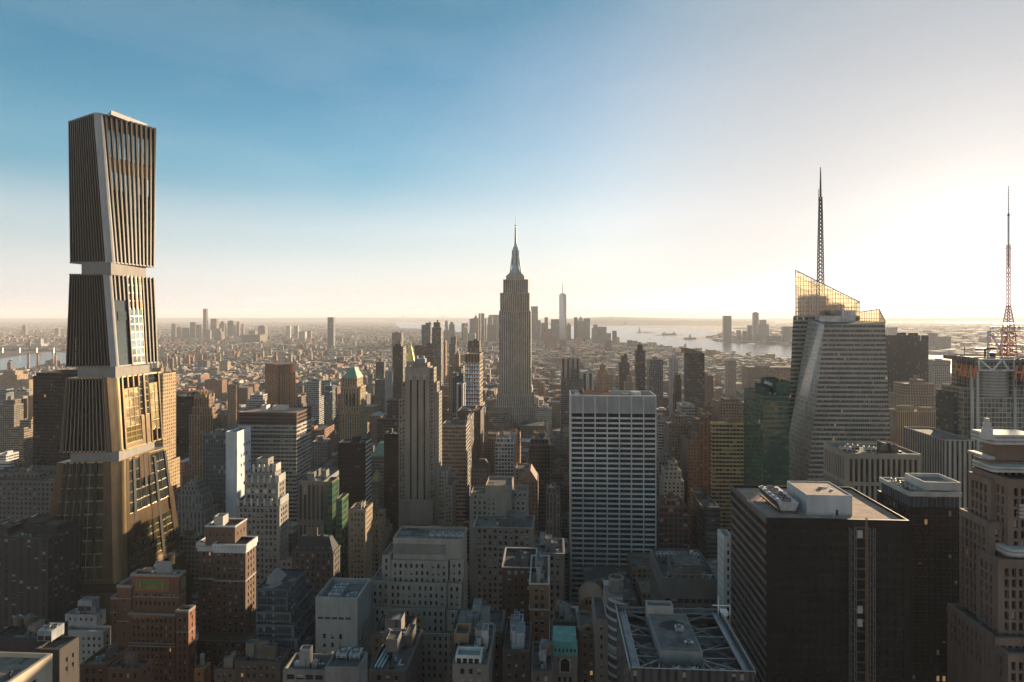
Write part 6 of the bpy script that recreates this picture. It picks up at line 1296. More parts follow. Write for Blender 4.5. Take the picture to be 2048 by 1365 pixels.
# solid core steps behind the screen, then the glazed screen itself with its mullions
for l, r, py, yy in ((1613, 1658, 590, 662), (1658.4, 1690, 607, 662.4), (1690.4, 1712, 622, 664)):
    bb = MB(); bb.tier(wx(l, yy), wx(r, yy), yy, yy + 22, zS - 1, wz(py, l, yy), 0, 1, 2, 2.0, 4.25); bb.build('upper_core', [M['crystal2'], M['plain'], M['roof']], ct, (.42, .38, .32))
def screen(p, q, zb, z0, z1, name='crown_screen', nu=24, dz=4.25):
    bb = MB(); bb.poly([(*p, zb), (*q, zb), (*q, z1), (*p, z0)]); bb.build(name, [M['screen']], ct)
    bb = MB()
    for k in range(nu + 1):
        t = k / nu; x_, y_ = lerp2(p, q, t); bb.bar((x_, y_ - .1, zb), (x_, y_ - .1, z0 + (z1 - z0) * t), .32)
    zz = zb
    while zz < max(z0, z1):
        t = 1.0 if zz <= min(z0, z1) else (zz - z0) / (z1 - z0)
        if z0 >= z1: a, c_ = p, lerp2(p, q, t)
        else: a, c_ = (lerp2(p, q, t) if zz > z0 else p), q
        bb.bar((a[0], a[1] - .1, zz), (c_[0], c_[1] - .1, zz), .34); zz += dz
    bb.bar((*p, z0), (*q, z1), .7); bb.build('screen_mullions', [M['steel']], ct)
zq = [wz(541, 1591, 652), wz(604, 1717, 652)]
screen(cp(1591, 652), cp(1719, 652), zS, zq[0], zq[1]); screen(cp(1719, 652), cp(1719, 692), zS, zq[1], zq[1] + 2, nu=8); screen(cp(1591, 692), cp(1591, 652), zS, zq[0] - 3, zq[0], nu=8); screen(cp(1593, 692), cp(1719, 692), zS, zq[0] - 4, zq[1], nu=16)
zE_ = wz(645, 1770, 600)
screen(cp(1719, 640), cp(1758, 640), zE_ - 1, wz(625, 1719, 640), wz(619, 1758, 640), nu=8); screen(cp(1758, 640), cp(1770.5, 601), zE_ - 1, wz(619, 1758, 640), zE_ + .6, nu=8)
for l, r, py, yy, dd in ((1640, 1682, 632, 625, 12), (1683, 1711, 621, 628, 14)):
    bb = MB(); bb.tier(wx(l, yy), wx(r, yy), yy, yy + dd, wz(648, l, 600) - 2, wz(py, l, yy), 1, 1, 2); bb.build('roof_housing', [M['galv'], M['galv'], M['roof']], ct)
bb = MB(); xm, ym, za, zb_ = wx(1641, 672), 672, wz(590, 1641, 672), wz(335, 1641, 672)
hs = lambda z_: 2.2 * (1 - (z_ - za) / (zb_ - za)) ** .8 * 1.0 + .42
zs_ = [za + (zb_ - za) * (k / 34.0) for k in range(35)]
for i in range(34):
    a, c_ = hs(zs_[i]), hs(zs_[i + 1]); cor = lambda r_, z_: [(xm + sx * r_, ym + sy * r_, z_) for sx, sy in ((-1, -1), (1, -1), (1, 1), (-1, 1))]
    A_, C_ = cor(a, zs_[i]), cor(c_, zs_[i + 1])
    if i < 26:
        for k in range(4): bb.bar(A_[k], C_[k], .62); bb.bar(A_[k], C_[(k + 1) % 4], .42); bb.bar(C_[k], C_[(k + 1) % 4], .42)
    else: bb.bar((xm, ym, zs_[i]), (xm, ym, zs_[i + 1]), max(.5, c_ * 1.5))
for k in (20, 25): bb.bar((xm - 1.9, ym, zs_[k]), (xm - 1.9, ym, zs_[k] + 12), .4)
bb.build('lattice_mast', [M['darkmetal']], ct)
FOOT.append((wx(1529, 600), wx(1800, 600), 590, 700))

# ---- signed tower with the red broadcast mast at the right edge
Y = 560.0
hm = empty('mast_topped_tower', (wx(1990, Y), Y, 0)); tag(hm, 'glass tower with a round drum, red lettered signs and a red and white broadcast mast', 'skyscraper'); MARKS.append((1990, Y, 'the mast-topped tower'))
def hb(l, r, py, y0, dep, mat, col, name, bw=3, fh=4, zb=0):
    bb = MB(); bb.tier(wx(l, y0), wx(r, y0), y0, y0 + dep, zb, wz(py, (l + r) / 2, y0), 0, 1, 2, bw, fh); bb.build(name, [M[mat], M['plain'], M['roof']], hm, col)
zdk = wz(716, 1990, Y)
hb(1952, 2075, 795, Y, 40, 'beigeglass', (.42, .38, .32), 'main_block'); hb(1927, 1960, 775, Y + 6, 30, 'beigeglass', (.36, .32, .27), 'west_block'); hb(1908, 1935, 785, Y + 14, 26, 'glass', (.09, .085, .08), 'dark_wing')
hb(1950, 2062, 722, Y + 10, 32, 'beigeglass', (.4, .36, .3), 'upper_block'); hb(1890, 1950, 880, Y - 30, 60, 'slot', (.4, .35, .29), 'colonnade_base', 3.6, 9)
bb = MB(); xd, yd, r_ = wx(1994, Y), Y + 12, (wx(2030, Y) - wx(1958, Y)) / 2; za, zc_ = wz(795, 1994, Y - 4), wz(741, 1994, Y - 4)
bb.cone(xd, yd, r_, r_, za, zc_, 40); dm_ = bb.build('drum', [M['plain']], hm, (.27, .25, .22))
for k in range(9):
    bb = MB(); bb.cone(xd, yd, r_ + .18, r_ + .18, za + 1.2 + k * 2.5, za + 1.7 + k * 2.5, 40, 0, True); bb.build('drum_band', [M['galv']], dm_)
for l, r in ((1942, 1948), (1953, 1958), (2028, 2033)): 
    bb = MB(); bb.box(wx(l, Y - 1), wx(r, Y - 1), Y - 1.2, Y - .02, 0, wz(740, l, Y)); bb.build('white_pier', [M['plain']], hm, (.45, .42, .38))
bb = MB(); f = lambda px, py, yy=Y - 1.5: dpoint(px, depth(px, yy), py)
for a, c_ in (((1958, 741), (1958, 718)), ((1958, 719), (2029, 719)), ((2029, 719), (2029, 742)), ((1962, 722), (1985, 741)), ((1985, 741), (2002, 722)), ((2006, 722), (2018, 741)), ((1958, 741), (2029, 741))): bb.bar(f(*a), f(*c_), 1.1)
bb.build('roof_truss', [M['white']], hm)
bb = MB(); bb.tier(wx(1935, Y + 8), wx(2075, Y + 8), Y + 8, Y + 42, zdk - 3.5, zdk, 1, 1, 2, par=.8); bb.build('roof_deck', [M['plain'], M['plain'], M['roof']], hm, (.2, .19, .18))
def sign(px0, px1, py0, py1, yy0, yy1, txt, size):
    p, q = dpoint(px0, depth(px0, yy0)), dpoint(px1, depth(px1, yy1)); z0_, z1_ = wz(py1, px0, yy0), wz(py0, px0, yy0)
    bb = MB(); n_ = 6
    for k in range(n_ + 1):
        x_, y_ = p.x + (q.x - p.x) * k / n_, p.y + (q.y - p.y) * k / n_; bb.bar((x_, y_, z0_), (x_, y_, z1_), .35)
    for k in range(9): zz = z0_ + (z1_ - z0_) * k / 8; bb.bar((p.x, p.y, zz), (q.x, q.y, zz), .35)
    for k in range(n_):
        x_, y_, xx, yy_ = p.x + (q.x - p.x) * k / n_, p.y + (q.y - p.y) * k / n_, p.x + (q.x - p.x) * (k + 1) / n_, p.y + (q.y - p.y) * (k + 1) / n_; bb.bar((x_, y_, z0_ if k % 2 else z1_), (xx, yy_, z1_ if k % 2 else z0_), .25)
    bb.build('sign_frame', [M['darkmetal']], hm)
    ang = math.atan2(q.y - p.y, q.x - p.x); nrm = (math.sin(ang), -math.cos(ang))
    letters(txt, size, hm, ((p.x + q.x) / 2 + nrm[0] * .8, (p.y + q.y) / 2 + nrm[1] * .8, (z0_ + z1_) / 2), ang, 'orangesign', .35, .3, .12, .95)
sign(1915, 1948, 712, 769, Y + 22, Y - 2, 'H&M', 15.5); sign(2031, 2075, 719, 775, Y - 3, Y + 6, 'H&M', 17)
# broadcast mast
bb = MB(); g = lambda px, py, yy: dpoint(px, depth(px, yy), py); yy = Y + 18
bb2 = MB()
for dy in (-7, 7):
    for a, c_ in (((1976, 716), (1976, 663)), ((1976, 663), (2060, 663)), ((2004, 716), (2004, 664)), ((1978, 664), (2002, 700))): bb2.bar(g(*a, yy + dy), g(*c_, yy + dy), 1.0)
bb2.bar(g(1976, 663, yy - 7), g(1976, 663, yy + 7), .9); bb2.build('antenna_frame', [M['white']], hm)
xm, ym = wx(2017, yy), yy; z = lambda p: wz(p, 2017, yy)
def lat(w0, w1, p0, p1, n_, B, m_=0, wd=.38):
    for i in range(n_):
        ra, rb = w0 + (w1 - w0) * i / n_, w0 + (w1 - w0) * (i + 1) / n_; a, c_ = z(p0 + (p1 - p0) * i / n_), z(p0 + (p1 - p0) * (i + 1) / n_)
        A_ = [(xm + sx * ra, ym + sy * ra, a) for sx, sy in ((-1, -1), (1, -1), (1, 1), (-1, 1))]; C_ = [(xm + sx * rb, ym + sy * rb, c_) for sx, sy in ((-1, -1), (1, -1), (1, 1), (-1, 1))]
        for k in range(4): B.bar(A_[k], C_[k], wd); B.bar(A_[k], C_[(k + 1) % 4], wd * .7); B.bar(C_[k], C_[(k + 1) % 4], wd * .7)
lat(9.5, 9.0, 714, 655, 5, bb); lat(4.2, 3.0, 714, 655, 7, bb, 0, .5); lat(3.0, 1.1, 655, 612, 7, bb, 0, .45); bb.build('lattice_base', [M['redsteel']], hm)
bb = MB()
lat(1.1, 1.0, 612, 490, 14, bb, 0, .3); bb.build('mast_lattice', [plain('faded_red_steel', (.5, .25, .16), rough=.5)], hm)
bb = MB(); bb.cone(xm, ym, .75, .75, z(535), z(432), 10); bb.build('white_mast', [M['white']], hm)
bb = MB(); bb.cone(xm, ym, .95, .8, z(432), z(428), 8); bb.cone(xm, ym, .3, .2, z(430), z(372), 8)
for k in range(9): bb.bar((xm - 1.1, ym, z(425 - k * 5.5)), (xm + 1.1, ym, z(425 - k * 5.5)), .25)
for p in (612, 548, 497): bb.bar((xm - 3.2, ym, z(p)), (xm + 3.2, ym, z(p)), .4)
bb.build('antenna_tip', [M['darkmetal']], hm)
for k, (px, py) in enumerate(((1985, 657), (2004, 660), (2014, 668), (2026, 658), (2038, 656), (2031, 672), (2012, 678), (2026, 690), (1987, 672), (2022, 650))):
    p_ = g(px, py, yy - 8); bb = MB(); bb.cone(p_.x, p_.y, .1, 1.2, p_.z, p_.z + .01, 12); 
    bb = MB(); R_ = [(p_.x + 1.25 * math.cos(a * math.pi / 6), p_.y, p_.z + 1.25 * math.sin(a * math.pi / 6)) for a in range(12)]; bb.poly(R_[::-1]); 
    for i in range(12): bb.poly([R_[i], R_[(i + 1) % 12], (p_.x, p_.y + 1.0, p_.z)])
    bb.build('dish', [M['galv']], hm)
bb = MB()
for w_, p in ((9.6, 655), (9.8, 672), (9.8, 690)):
    for sx, sy in ((-1, -1), (1, -1), (1, 1), (-1, 1)): bb.bar((xm + sx * w_, ym + sy * w_, z(p)), (xm - sy * w_, ym + sx * w_, z(p)), .7)
bb.build('platform', [M['redsteel']], hm)
bb = MB(); p_ = g(1970, 700, Y + 10); bb.bar((p_.x - 8, p_.y, p_.z + .5), (p_.x + 8, p_.y, p_.z + 1.2), 1.3); bb.bar((p_.x, p_.y, zdk - 1), (p_.x, p_.y, p_.z + 1), 1.0); bb.cone(p_.x + 5, p_.y - 2, 2, 2, zdk + .2, zdk + 4, 10); bb.build('cleaning_crane', [M['darkmetal']], hm)
bb = MB(); p_ = g(1929, 700, Y + 16); bb.bar((p_.x, p_.y, zdk - 6), (p_.x, p_.y, wz(694, 1929, Y + 16)), .4); bb.bar((p_.x - 1.5, p_.y, wz(699, 1929, Y)), (p_.x + 1.5, p_.y, wz(699, 1929, Y)), .3); bb.build('whip_antenna', [M['darkmetal']], hm)
FOOT.append((wx(1885, Y), wx(2090, Y), Y - 32, Y + 60))

# ---- big black slab with rooftop plant and construction hoist
Y = 252.0
t = T(1533, 1819, 1039, Y, 'p1463', pxz=1676)
b = Rich('black_slab', 'skyscraper', 'massive black gridded slab with a pinkish gravel roof and a builders hoist', ((t.x0 + t.x1) / 2, Y, 0), (.012, .0115, .0115), 'the black slab')
zt = t.z
b.block(t, 0, bw=2.9, fh=3.9, ww=2.35, wh=2.35, to=2.2, th=.42, faces='N', windows=True, pane='pane', frame='darkmetal', pblind=0.0, plit=0.0, rail=False, end=.8)
b.wins = [(p_, r_, (k_[0], k_[1], 0, 'panegrey', *k_[4:]) if i_ // 1000 == 11 and i_ % 1000 in (3, 4, 5, 6, 7, 9, 10, 14, 15) else k_, i_) for p_, r_, k_, i_ in b.wins]
b.finish(most=100)
for c_ in b.root.children:
    if c_.name.startswith('wall'): c_.data.materials[1] = M['black']
bb = MB(); o, d, n, L_ = (t.x0, t.y1), (0, -1), (-1, 0), t.y1 - Y
bb.obox(o, d, n, 0, L_, zt - 2.2, zt, 0, .4)
for k in range(36):
    z_ = zt - 2.2 - (k + 1) * 3.9; bb.obox(o, d, n, 0, L_, z_, z_ + 1.45, 0, .34)
bb.build('east_spandrels', [M['plain']], b.root, (.13, .105, .09))
bb = MB()
for k in range(24): bb.obox(o, d, n, .3 + k * L_ / 24, .75 + k * L_ / 24, 0, zt - 2.2, 0, .22)
bb.build('east_piers', [M['plain']], b.root, (.05, .045, .042))
bb = MB(); bb.obox(o, d, n, 0, L_, 0, zt - 2.2, 0, .05); bb.build('east_glazing', [M['pane']], b.root)
bb = MB(); h = zt - 1.02; bb.poly([(t.x0 + .9, Y + .9, h), (t.x1 - .5, Y + .9, h), (t.x1 - .5, t.y1 - .5, h), (t.x0 + .9, t.y1 - .5, h)]); bb.build('gravel_roof', [M['gravel']], b.root, (.38, .255, .2))
bb = MB(); e = t.x0 + 1.4
for y_ in (0,): bb.box(e, e + .25, Y + 1.6, t.y1 - 1, h, h + .12); bb.box(e + .8, e + 1.05, Y + 1.6, t.y1 - 1, h, h + .12); bb.box(t.x1 - 2.4, t.x1 - 2.15, Y + 2, t.y1 - 1, h, h + .12)
bb.build('roof_rail', [M['steel']], b.root)
# penthouse: front edge at y 1022 in the photo, roof corners (1610,983) (1700,983) (1577,958) (1672,957)
p = T(1611, 1701, 982, Y + 10, 26); ph = MB(); zph = zt + 6.8; ph.tier(p.x0, p.x1, Y + 8.5, Y + 30, h - .1, zph, 1, 1, 2, par=.35, th=.3); ph.build('penthouse', [M['plain'], M['plain'], M['roof']], b.root, (.42, .42, .43))
bb = MB(); bb.poly([(p.x0 + .4, Y + 9, zph - .3), (p.x1 - .4, Y + 9, zph - .3), (p.x1 - .4, Y + 29.5, zph - .3), (p.x0 + .4, Y + 29.5, zph - .3)]); bb.build('penthouse_roof', [M['gravel']], b.root, (.42, .3, .24))
bb = MB(); bb.obox((p.x0 + 11, Y + 8.5), (1, 0), (0, -1), 0, 1.0, h, h + 2.1, 0, .06); bb.build('door', [M['darkmetal']], b.root)
bb = MB(); bb.cone(p.x0 + 10, Y + 20, .8, .8, zph - .3, zph + .5, 10); bb.bar((p.x0 + 8, Y + 19, zph), (p.x0 + 13, Y + 21, zph), .3); bb.cone(p.x0 + 13, Y + 17, .6, .6, zph - .3, zph + .2, 10); bb.build('roof_vents', [M['galv']], b.root)
bb = MB(); bb.cone(p.x0 + 8.6, Y + 4.6, .35, .35, h, h + 1.6, 10); bb.build('vent_pipe', [M['galv']], b.root)
# the big cooling tower: splayed trough on legs with five fans
cx0, cx1, ya, yb = wx(1556, Y + 9), wx(1597, Y + 9), Y + 9, Y + 33
cu = empty('cooling_tower', ((cx0 + cx1) / 2, ya, h)); tag(cu, 'long splayed cooling tower with five fans beside the penthouse on the black slab', 'cooling unit')
bb = MB(); bb.prism([(cx0 + 1.2, ya), (cx1 - 1.2, ya), (cx1 - 1.2, yb), (cx0 + 1.2, yb)], h + 1.2, h + 4.6, pts_top=[(cx0 - .2, ya), (cx1 + .2, ya), (cx1 + .2, yb), (cx0 - .2, yb)]); bb.build('trough', [M['galv']], cu)
bb = MB()
for s_, xx, xt in ((-1, cx0 + 1.15, cx0 - .25), (1, cx1 - 1.15, cx1 + .25)): bb.poly([(xx, ya + .3, h + 1.4), (xx, yb - .3, h + 1.4), (xt, yb - .3, h + 4.3), (xt, ya + .3, h + 4.3)][::s_])
bb.build('louvre', [M['darkmetal']], cu)
bb = MB()
for k in range(7):
    y_ = ya + .4 + k * (yb - ya - .8) / 6
    for xx in (cx0 + .6, cx1 - .6): bb.bar((xx, y_, h), (xx, y_, h + 1.2), .3)
bb.bar((cx0 + .3, ya, h + 1.1), (cx0 + .3, yb, h + 1.1), .35); bb.bar((cx1 - .3, ya, h + 1.1), (cx1 - .3, yb, h + 1.1), .35); bb.build('leg_frame', [M['darkmetal']], cu)
for k in range(5):
    y_ = ya + 2.6 + k * (yb - ya - 5) / 4; xx = (cx0 + cx1) / 2 + .3
    bb = MB(); bb.cone(xx, y_, 1.75, 1.75, h + 4.6, h + 5.5, 18, cap=False); bb.cone(xx, y_, 1.6, 1.6, h + 4.7, h + 5.1, 18); fr_ = bb.build('fan_ring', [M['steel']], cu)
    bb = MB()
    for a in range(6): bb.bar((xx, y_, h + 5.25), (xx + 1.5 * math.cos(a * 1.047), y_ + 1.5 * math.sin(a * 1.047), h + 5.3), .4, h=.08)
    bb.cone(xx, y_, .3, .3, h + 5.1, h + 5.5, 8); bb.build('fan_blades', [M['darkmetal']], fr_)
    bb = MB(); bb.box(cx0 + .2, cx0 + 1.2, y_ - .6, y_ + .6, h + 4.6, h + 5.4); bb.build('motor_box', [M['galv']], cu)
# construction hoist up the front
xa, xb, zh = wx(1697, Y), wx(1745, Y), wz(1053, 1720, Y); w_ = 1.9
ho = empty('construction_hoist', (xa + 4, Y - 1.2, 0)); tag(ho, 'twin lattice builders hoist climbing the front of the black slab', 'hoist')
for x_ in (xa, xb - w_):
    bb = MB(); yf, yk = Y - 2.2, Y - .55
    for X, V in ((x_, yf), (x_ + w_, yf), (x_, yk), (x_ + w_, yk)): bb.bar((X, V, 0), (X, V, zh), .16)
    for k in range(int(zh / 1.9)):
        z0_ = zh - (k + 1) * 1.9
        if z0_ < 60: break
        a, c_ = (x_, yf, z0_), (x_ + w_, yf, z0_ + 1.9)
        if k % 2: a, c_ = (x_ + w_, yf, z0_), (x_, yf, z0_ + 1.9)
        bb.bar(a, c_, .09); bb.bar((x_, yf, z0_), (x_ + w_, yf, z0_), .09); bb.bar((x_, yf, z0_), (x_, yk, z0_ + 1.9), .08); bb.bar((x_ + w_, yf, z0_), (x_ + w_, yk, z0_ + 1.9), .08)
    bb.build('lattice_leg', [M['steel']], ho)
bb = MB()
for k in range(int(zh / 3.9)): 
    z0_ = zh - k * 3.9
    if z0_ < 60: break
    bb.box(xa + w_ + .05, xb - w_ - .05, Y - 2.0, Y - .6, z0_ - .12, z0_, bot=True)
bb.build('landing', [M['steel']], ho)
xm = (xa + xb) / 2 + .5; bb = MB(); bb.bar((xm + .8, Y - 2.3, 0), (xm + .8, Y - 2.3, zt + 1.5), .3); bb.bar((xm + .3, Y - 2.3, 0), (xm + .3, Y - 2.3, zt + 1.5), .2); bb.build('guide_mast', [plain('rusty_steel', (.28, .14, .06), rough=.7, metal=.3)], ho)
for z0_ in (zh - 3.6, zh - 37, zh - 32, zh - 64):
    bb = MB(); bb.box(xa + w_ + .3, xa + w_ + 2.2, Y - 2.4, Y - 2.05, z0_, z0_ + 2.8); bb.build('hoist_cage', [M['galv']], ho)
FOOT.append((t.x0 - 3, t.x1 + 3, Y - 3, t.y1 + 3))

# ---- steel-truss roofed tower, bottom right of centre
Y = 190.0
zt = wz(1340, 1385, Y); x0, x1 = wx(1262, Y), wx(1509, Y); y1 = Y * (1340 - HZ) / (1216 - HZ)
tr_ = empty('open_truss_roof_tower', ((x0 + x1) / 2, Y, 0)); tag(tr_, 'dark tower whose open roof is braced with steel trusses around a grey plant box', 'skyscraper'); MARKS.append((1380, 190, 'the truss-roofed tower'))
bb = MB(); well = 5.2
for p, q in (((x0, Y), (x1, Y)), ((x1, Y), (x1, y1)), ((x1, y1), (x0, y1)), ((x0, y1), (x0, Y))): bb.wall(p, q, 0, zt, 0, 2.3, 3.9)
O = [(x0, Y), (x1, Y), (x1, y1), (x0, y1)]; I = [(x0 + .5, Y + .5), (x1 - .5, Y + .5), (x1 - .5, y1 - .5), (x0 + .5, y1 - .5)]
for i in range(4):
    j = (i + 1) % 4; bb.poly([(*O[i], zt), (*O[j], zt), (*I[j], zt), (*I[i], zt)], 1); bb.poly([(*I[j], zt - well), (*I[i], zt - well), (*I[i], zt), (*I[j], zt)], 1)
bb.poly([(*p, zt - well) for p in I], 2); bb.build('wall', [M['stripe'], M['plain'], M['roof']], tr_, (.07, .065, .06))
bb = MB(); bb.poly([(x0 + .6, Y + .6, zt - well + .05), (x1 - .6, Y + .6, zt - well + .05), (x1 - .6, y1 - .6, zt - well + .05), (x0 + .6, y1 - .6, zt - well + .05)]); bb.build('well_floor', [M['roof']], tr_, (.1, .09, .085))
bb = MB(); wk = 2.6                                               # walkway ring inside the parapet
for a in ((x0 + .52, x0 + wk, Y + .52, y1 - .52), (x1 - wk, x1 - .52, Y + .52, y1 - .52), (x0 + wk, x1 - wk, y1 - wk, y1 - .52)): bb.box(*a, zt - 1.3, zt - 1.0, bot=True)
bb.build('walkway', [M['steel']], tr_)
bb = MB()
for e_, (p, q) in enumerate((((x0 + wk, Y + .5), (x0 + wk, y1 - wk)), ((x1 - wk, Y + .5), (x1 - wk, y1 - wk)), ((x0 + .6, y1 - 1), (x1 - .6, y1 - 1)))):
    bb.bar((*p, zt + .1), (*q, zt + .1), .1); bb.bar((*p, zt - .4), (*q, zt - .4), .08)
    for k in range(15): r_ = lerp2(p, q, k / 14); bb.bar((*r_, zt - 1), (*r_, zt + .1), .08)
for k in range(24):
    r_ = lerp2((x0 - .35, Y + .3), (x0 - .35, y1), k / 23); bb.bar((*r_, zt - .9), (r_[0], r_[1] + .8, zt + .45), .2)
    r_ = lerp2((x1 + .35, Y + .3), (x1 + .35, y1), k / 23); bb.bar((*r_, zt - .9), (r_[0], r_[1] + .8, zt + .45), .2)
bb.bar((x0 - .3, Y, zt + .3), (x0 - .3, y1, zt + .3), .16); bb.bar((x1 + .3, Y, zt + .3), (x1 + .3, y1, zt + .3), .16); bb.bar((x0, Y - .2, zt + .2), (x1, Y - .2, zt + .2), .18)
bb.build('guard_rail', [M['galv']], tr_)
bx0, bx1, by0, by1 = wx(1320, Y + 9), wx(1405, Y + 9), Y + 8.5, y1 - 7
bz = zt + .9; bb = MB(); bb.tier(bx0, bx1, by0, by1, zt - well, bz, 1, 1, 2, par=.25, th=.3); bb.build('plant_box', [M['plain'], M['plain'], M['roof']], tr_, (.23, .22, .215))
bb = MB(); bb.tier(bx0 - .3, bx1 - 4.2, by1 - .2, by1 + 4.2, zt - well, bz + 2.6, 1, 1, 2, par=1.0); bb.build('lift_housing', [M['plain'], M['plain'], M['roof']], tr_, (.3, .27, .255))
bb = MB()
for k in range(6):
    y_ = Y + 3 + k * (y1 - Y - 7) / 5
    bb.bar((x0 + wk, y_, zt - 1.6), (bx0, y_ + (1.5 if k % 2 else -1), zt - 2.6), .42); bb.bar((x1 - wk, y_, zt - 1.6), (bx1, y_ + (1.5 if k % 2 else -1), zt - 2.6), .42)
for k in range(4):
    xx = bx0 + k * (bx1 - bx0) / 3; bb.bar((xx, by0, zt - 2.2), (xx + (2.0 if k % 2 else -2.0), Y + .6, zt - 1.0), .4); bb.bar((xx, by0, zt - 2.2), (xx + (-1.2 if k % 2 else 1.2), Y + .6, zt - 2.0), .32)
for xa_, xb_ in ((x0 + wk, bx0), (bx1, x1 - wk)): 
    for k in range(3): y_ = Y + 2 + k * 11; bb.bar((xa_, y_, zt - 1.5), (xb_, y_ + 9, zt - 3.4), .34); bb.bar((xa_, y_ + 7, zt - 1.5), (xb_, y_, zt - 3.4), .28)
for s_ in ((x0 + .6, Y + .6, bx0, by0), (x1 - .6, Y + .6, bx1, by0), (x0 + .6, y1 - .6, bx0, by1), (x1 - .6, y1 - .6, bx1, by1)): bb.bar((s_[0], s_[1], zt - 1.2), (s_[2], s_[3], zt - 1.8), .5)
bb.build('roof_trusses', [M['steel']], tr_)
for k, px in enumerate((1360, 1393, 1450)):
    fx, fy, fz_ = wx(px, Y + 4.2), Y + 4.0, zt - 2.2
    fu = empty('exhaust_fan', (fx, fy, fz_)); tag(fu, ('left', 'middle', 'right')[k] + ' square exhaust fan along the near edge of the truss-roofed tower', 'exhaust fan', 'exhaust fans on the truss roof')
    bb = MB(); bb.box(fx - 2.0, fx + 2.0, fy - 2.0, fy + 2.0, fz_ - 3, fz_); bb.build('housing', [M['galv']], fu)
    bb = MB(); bb.cone(fx, fy, 1.75, 1.75, fz_, fz_ + .5, 24, cap=False); bb.cone(fx, fy, 1.62, 1.62, fz_ + .01, fz_ + .05, 24); bb.build('fan_ring', [M['darkmetal']], fu)
    for a in range(7):
        ca, sa = math.cos(a * .8976), math.sin(a * .8976); bb = MB(); bb.poly([(fx + ca * .3 - sa * .1, fy + sa * .3 + ca * .1, fz_ + .3), (fx + ca * 1.55 - sa * .42, fy + sa * 1.55 + ca * .42, fz_ + .24), (fx + ca * 1.55 + sa * .1, fy + sa * 1.55 - ca * .1, fz_ + .42), (fx + ca * .3 + sa * .05, fy + sa * .3 - ca * .05, fz_ + .36)]); bb.build('blade', [M['white']], fu)
    bb = MB(); bb.cone(fx, fy, .35, .3, fz_ + .1, fz_ + .55, 10); bb.build('hub', [M['galv']], fu)
cooling_unit(bx0 + 8.2, by0 + 13, bz - .25, 'small dark blower on the plant box of the truss-roofed tower', 2.6, 2.2, 1.6, 1); cooling_unit(bx0 + 9.6, by0 + 5, bz - .25, 'low flat vent on the plant box of the truss-roofed tower', 2.6, 1.5, .8, 1)
ex = wx(1435, y1 - 2); bb = MB(); bb.bar((ex, y1 - 3, zt - 1), (ex, y1 - 3, zt + 5.5), .22); bb.bar((ex - 2, y1 - 3, zt + 2.4), (ex + 4, y1 - 3, zt + 2.4), .22); bb.bar((ex + 4, y1 - 3, zt - 1), (ex + 4, y1 - 3, zt + 2.4), .2); bb.box(ex + .8, ex + 3, y1 - 4, y1 - 2, zt - .8, zt + .9); bb.build('davit', [M['white']], tr_)
FOOT.append((x0 - 3, x1 + 3, Y - 3, y1 + 3))

# ---- needle glass tower downtown
Yw = 5900.0; d_ = depth(1125.5, Yw)
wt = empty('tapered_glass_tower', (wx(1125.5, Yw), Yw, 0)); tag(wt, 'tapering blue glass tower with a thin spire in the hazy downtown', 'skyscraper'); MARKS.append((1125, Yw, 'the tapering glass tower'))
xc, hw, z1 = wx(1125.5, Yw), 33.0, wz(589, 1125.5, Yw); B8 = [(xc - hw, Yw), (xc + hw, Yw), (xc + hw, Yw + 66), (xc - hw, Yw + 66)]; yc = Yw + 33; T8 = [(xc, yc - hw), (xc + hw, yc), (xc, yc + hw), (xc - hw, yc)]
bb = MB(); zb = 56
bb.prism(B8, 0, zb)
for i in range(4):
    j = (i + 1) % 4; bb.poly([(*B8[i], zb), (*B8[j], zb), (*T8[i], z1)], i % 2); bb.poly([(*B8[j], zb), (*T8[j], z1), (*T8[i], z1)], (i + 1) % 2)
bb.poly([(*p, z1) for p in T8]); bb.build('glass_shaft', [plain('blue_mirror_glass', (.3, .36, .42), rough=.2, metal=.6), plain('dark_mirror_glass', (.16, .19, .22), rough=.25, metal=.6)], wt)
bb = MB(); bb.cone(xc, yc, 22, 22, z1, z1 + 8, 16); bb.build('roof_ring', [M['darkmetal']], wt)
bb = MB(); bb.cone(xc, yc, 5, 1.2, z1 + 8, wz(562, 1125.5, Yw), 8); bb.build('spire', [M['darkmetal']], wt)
# ================================================================== ground, water, far shores
def sheet(name, pts, z, mat, label=None, kind='structure'):
    b = MB(); b.poly([(p[0], p[1], z) for p in pts]); o = b.build(name, [mat]); o['kind'] = kind
    if label: o['label'] = label
    return o
def gp(*pp): return [tuple(gpoint(a, b_)[:2]) for a, b_ in pp]
m, nt, bs = new_mat('city_ground')
tc = node(nt, 'ShaderNodeTexCoord'); n1 = node(nt, 'ShaderNodeTexNoise'); n1.inputs['Scale'].default_value = .004; n1.inputs['Detail'].default_value = 8; nt.links.new(tc.outputs['Object'], n1.inputs[0])
v1 = node(nt, 'ShaderNodeTexVoronoi'); v1.inputs['Scale'].default_value = .02; nt.links.new(tc.outputs['Object'], v1.inputs[0])
cr = node(nt, 'ShaderNodeValToRGB'); cr.color_ramp.elements[0].color = (.03, .03, .03, 1); cr.color_ramp.elements[1].color = (.1, .085, .07, 1); nt.links.new(n1.outputs[0], cr.inputs[0])
nt.links.new(mixc(nt, .35, cr.outputs[0], v1.outputs['Color'], 'SOFT_LIGHT'), bs.inputs['Base Color']); bs.inputs['Roughness'].default_value = .95
M['ground'] = m
sheet('ground', [(-46000, -3000), (46000, -3000), (46000, 48000), (-46000, 48000)], 0, M['ground'])
m, nt, bs = new_mat('water')
bs.inputs['Base Color'].default_value = (.05, .065, .075, 1); bs.inputs['Roughness'].default_value = .22; bs.inputs['Specular IOR Level'].default_value = .6
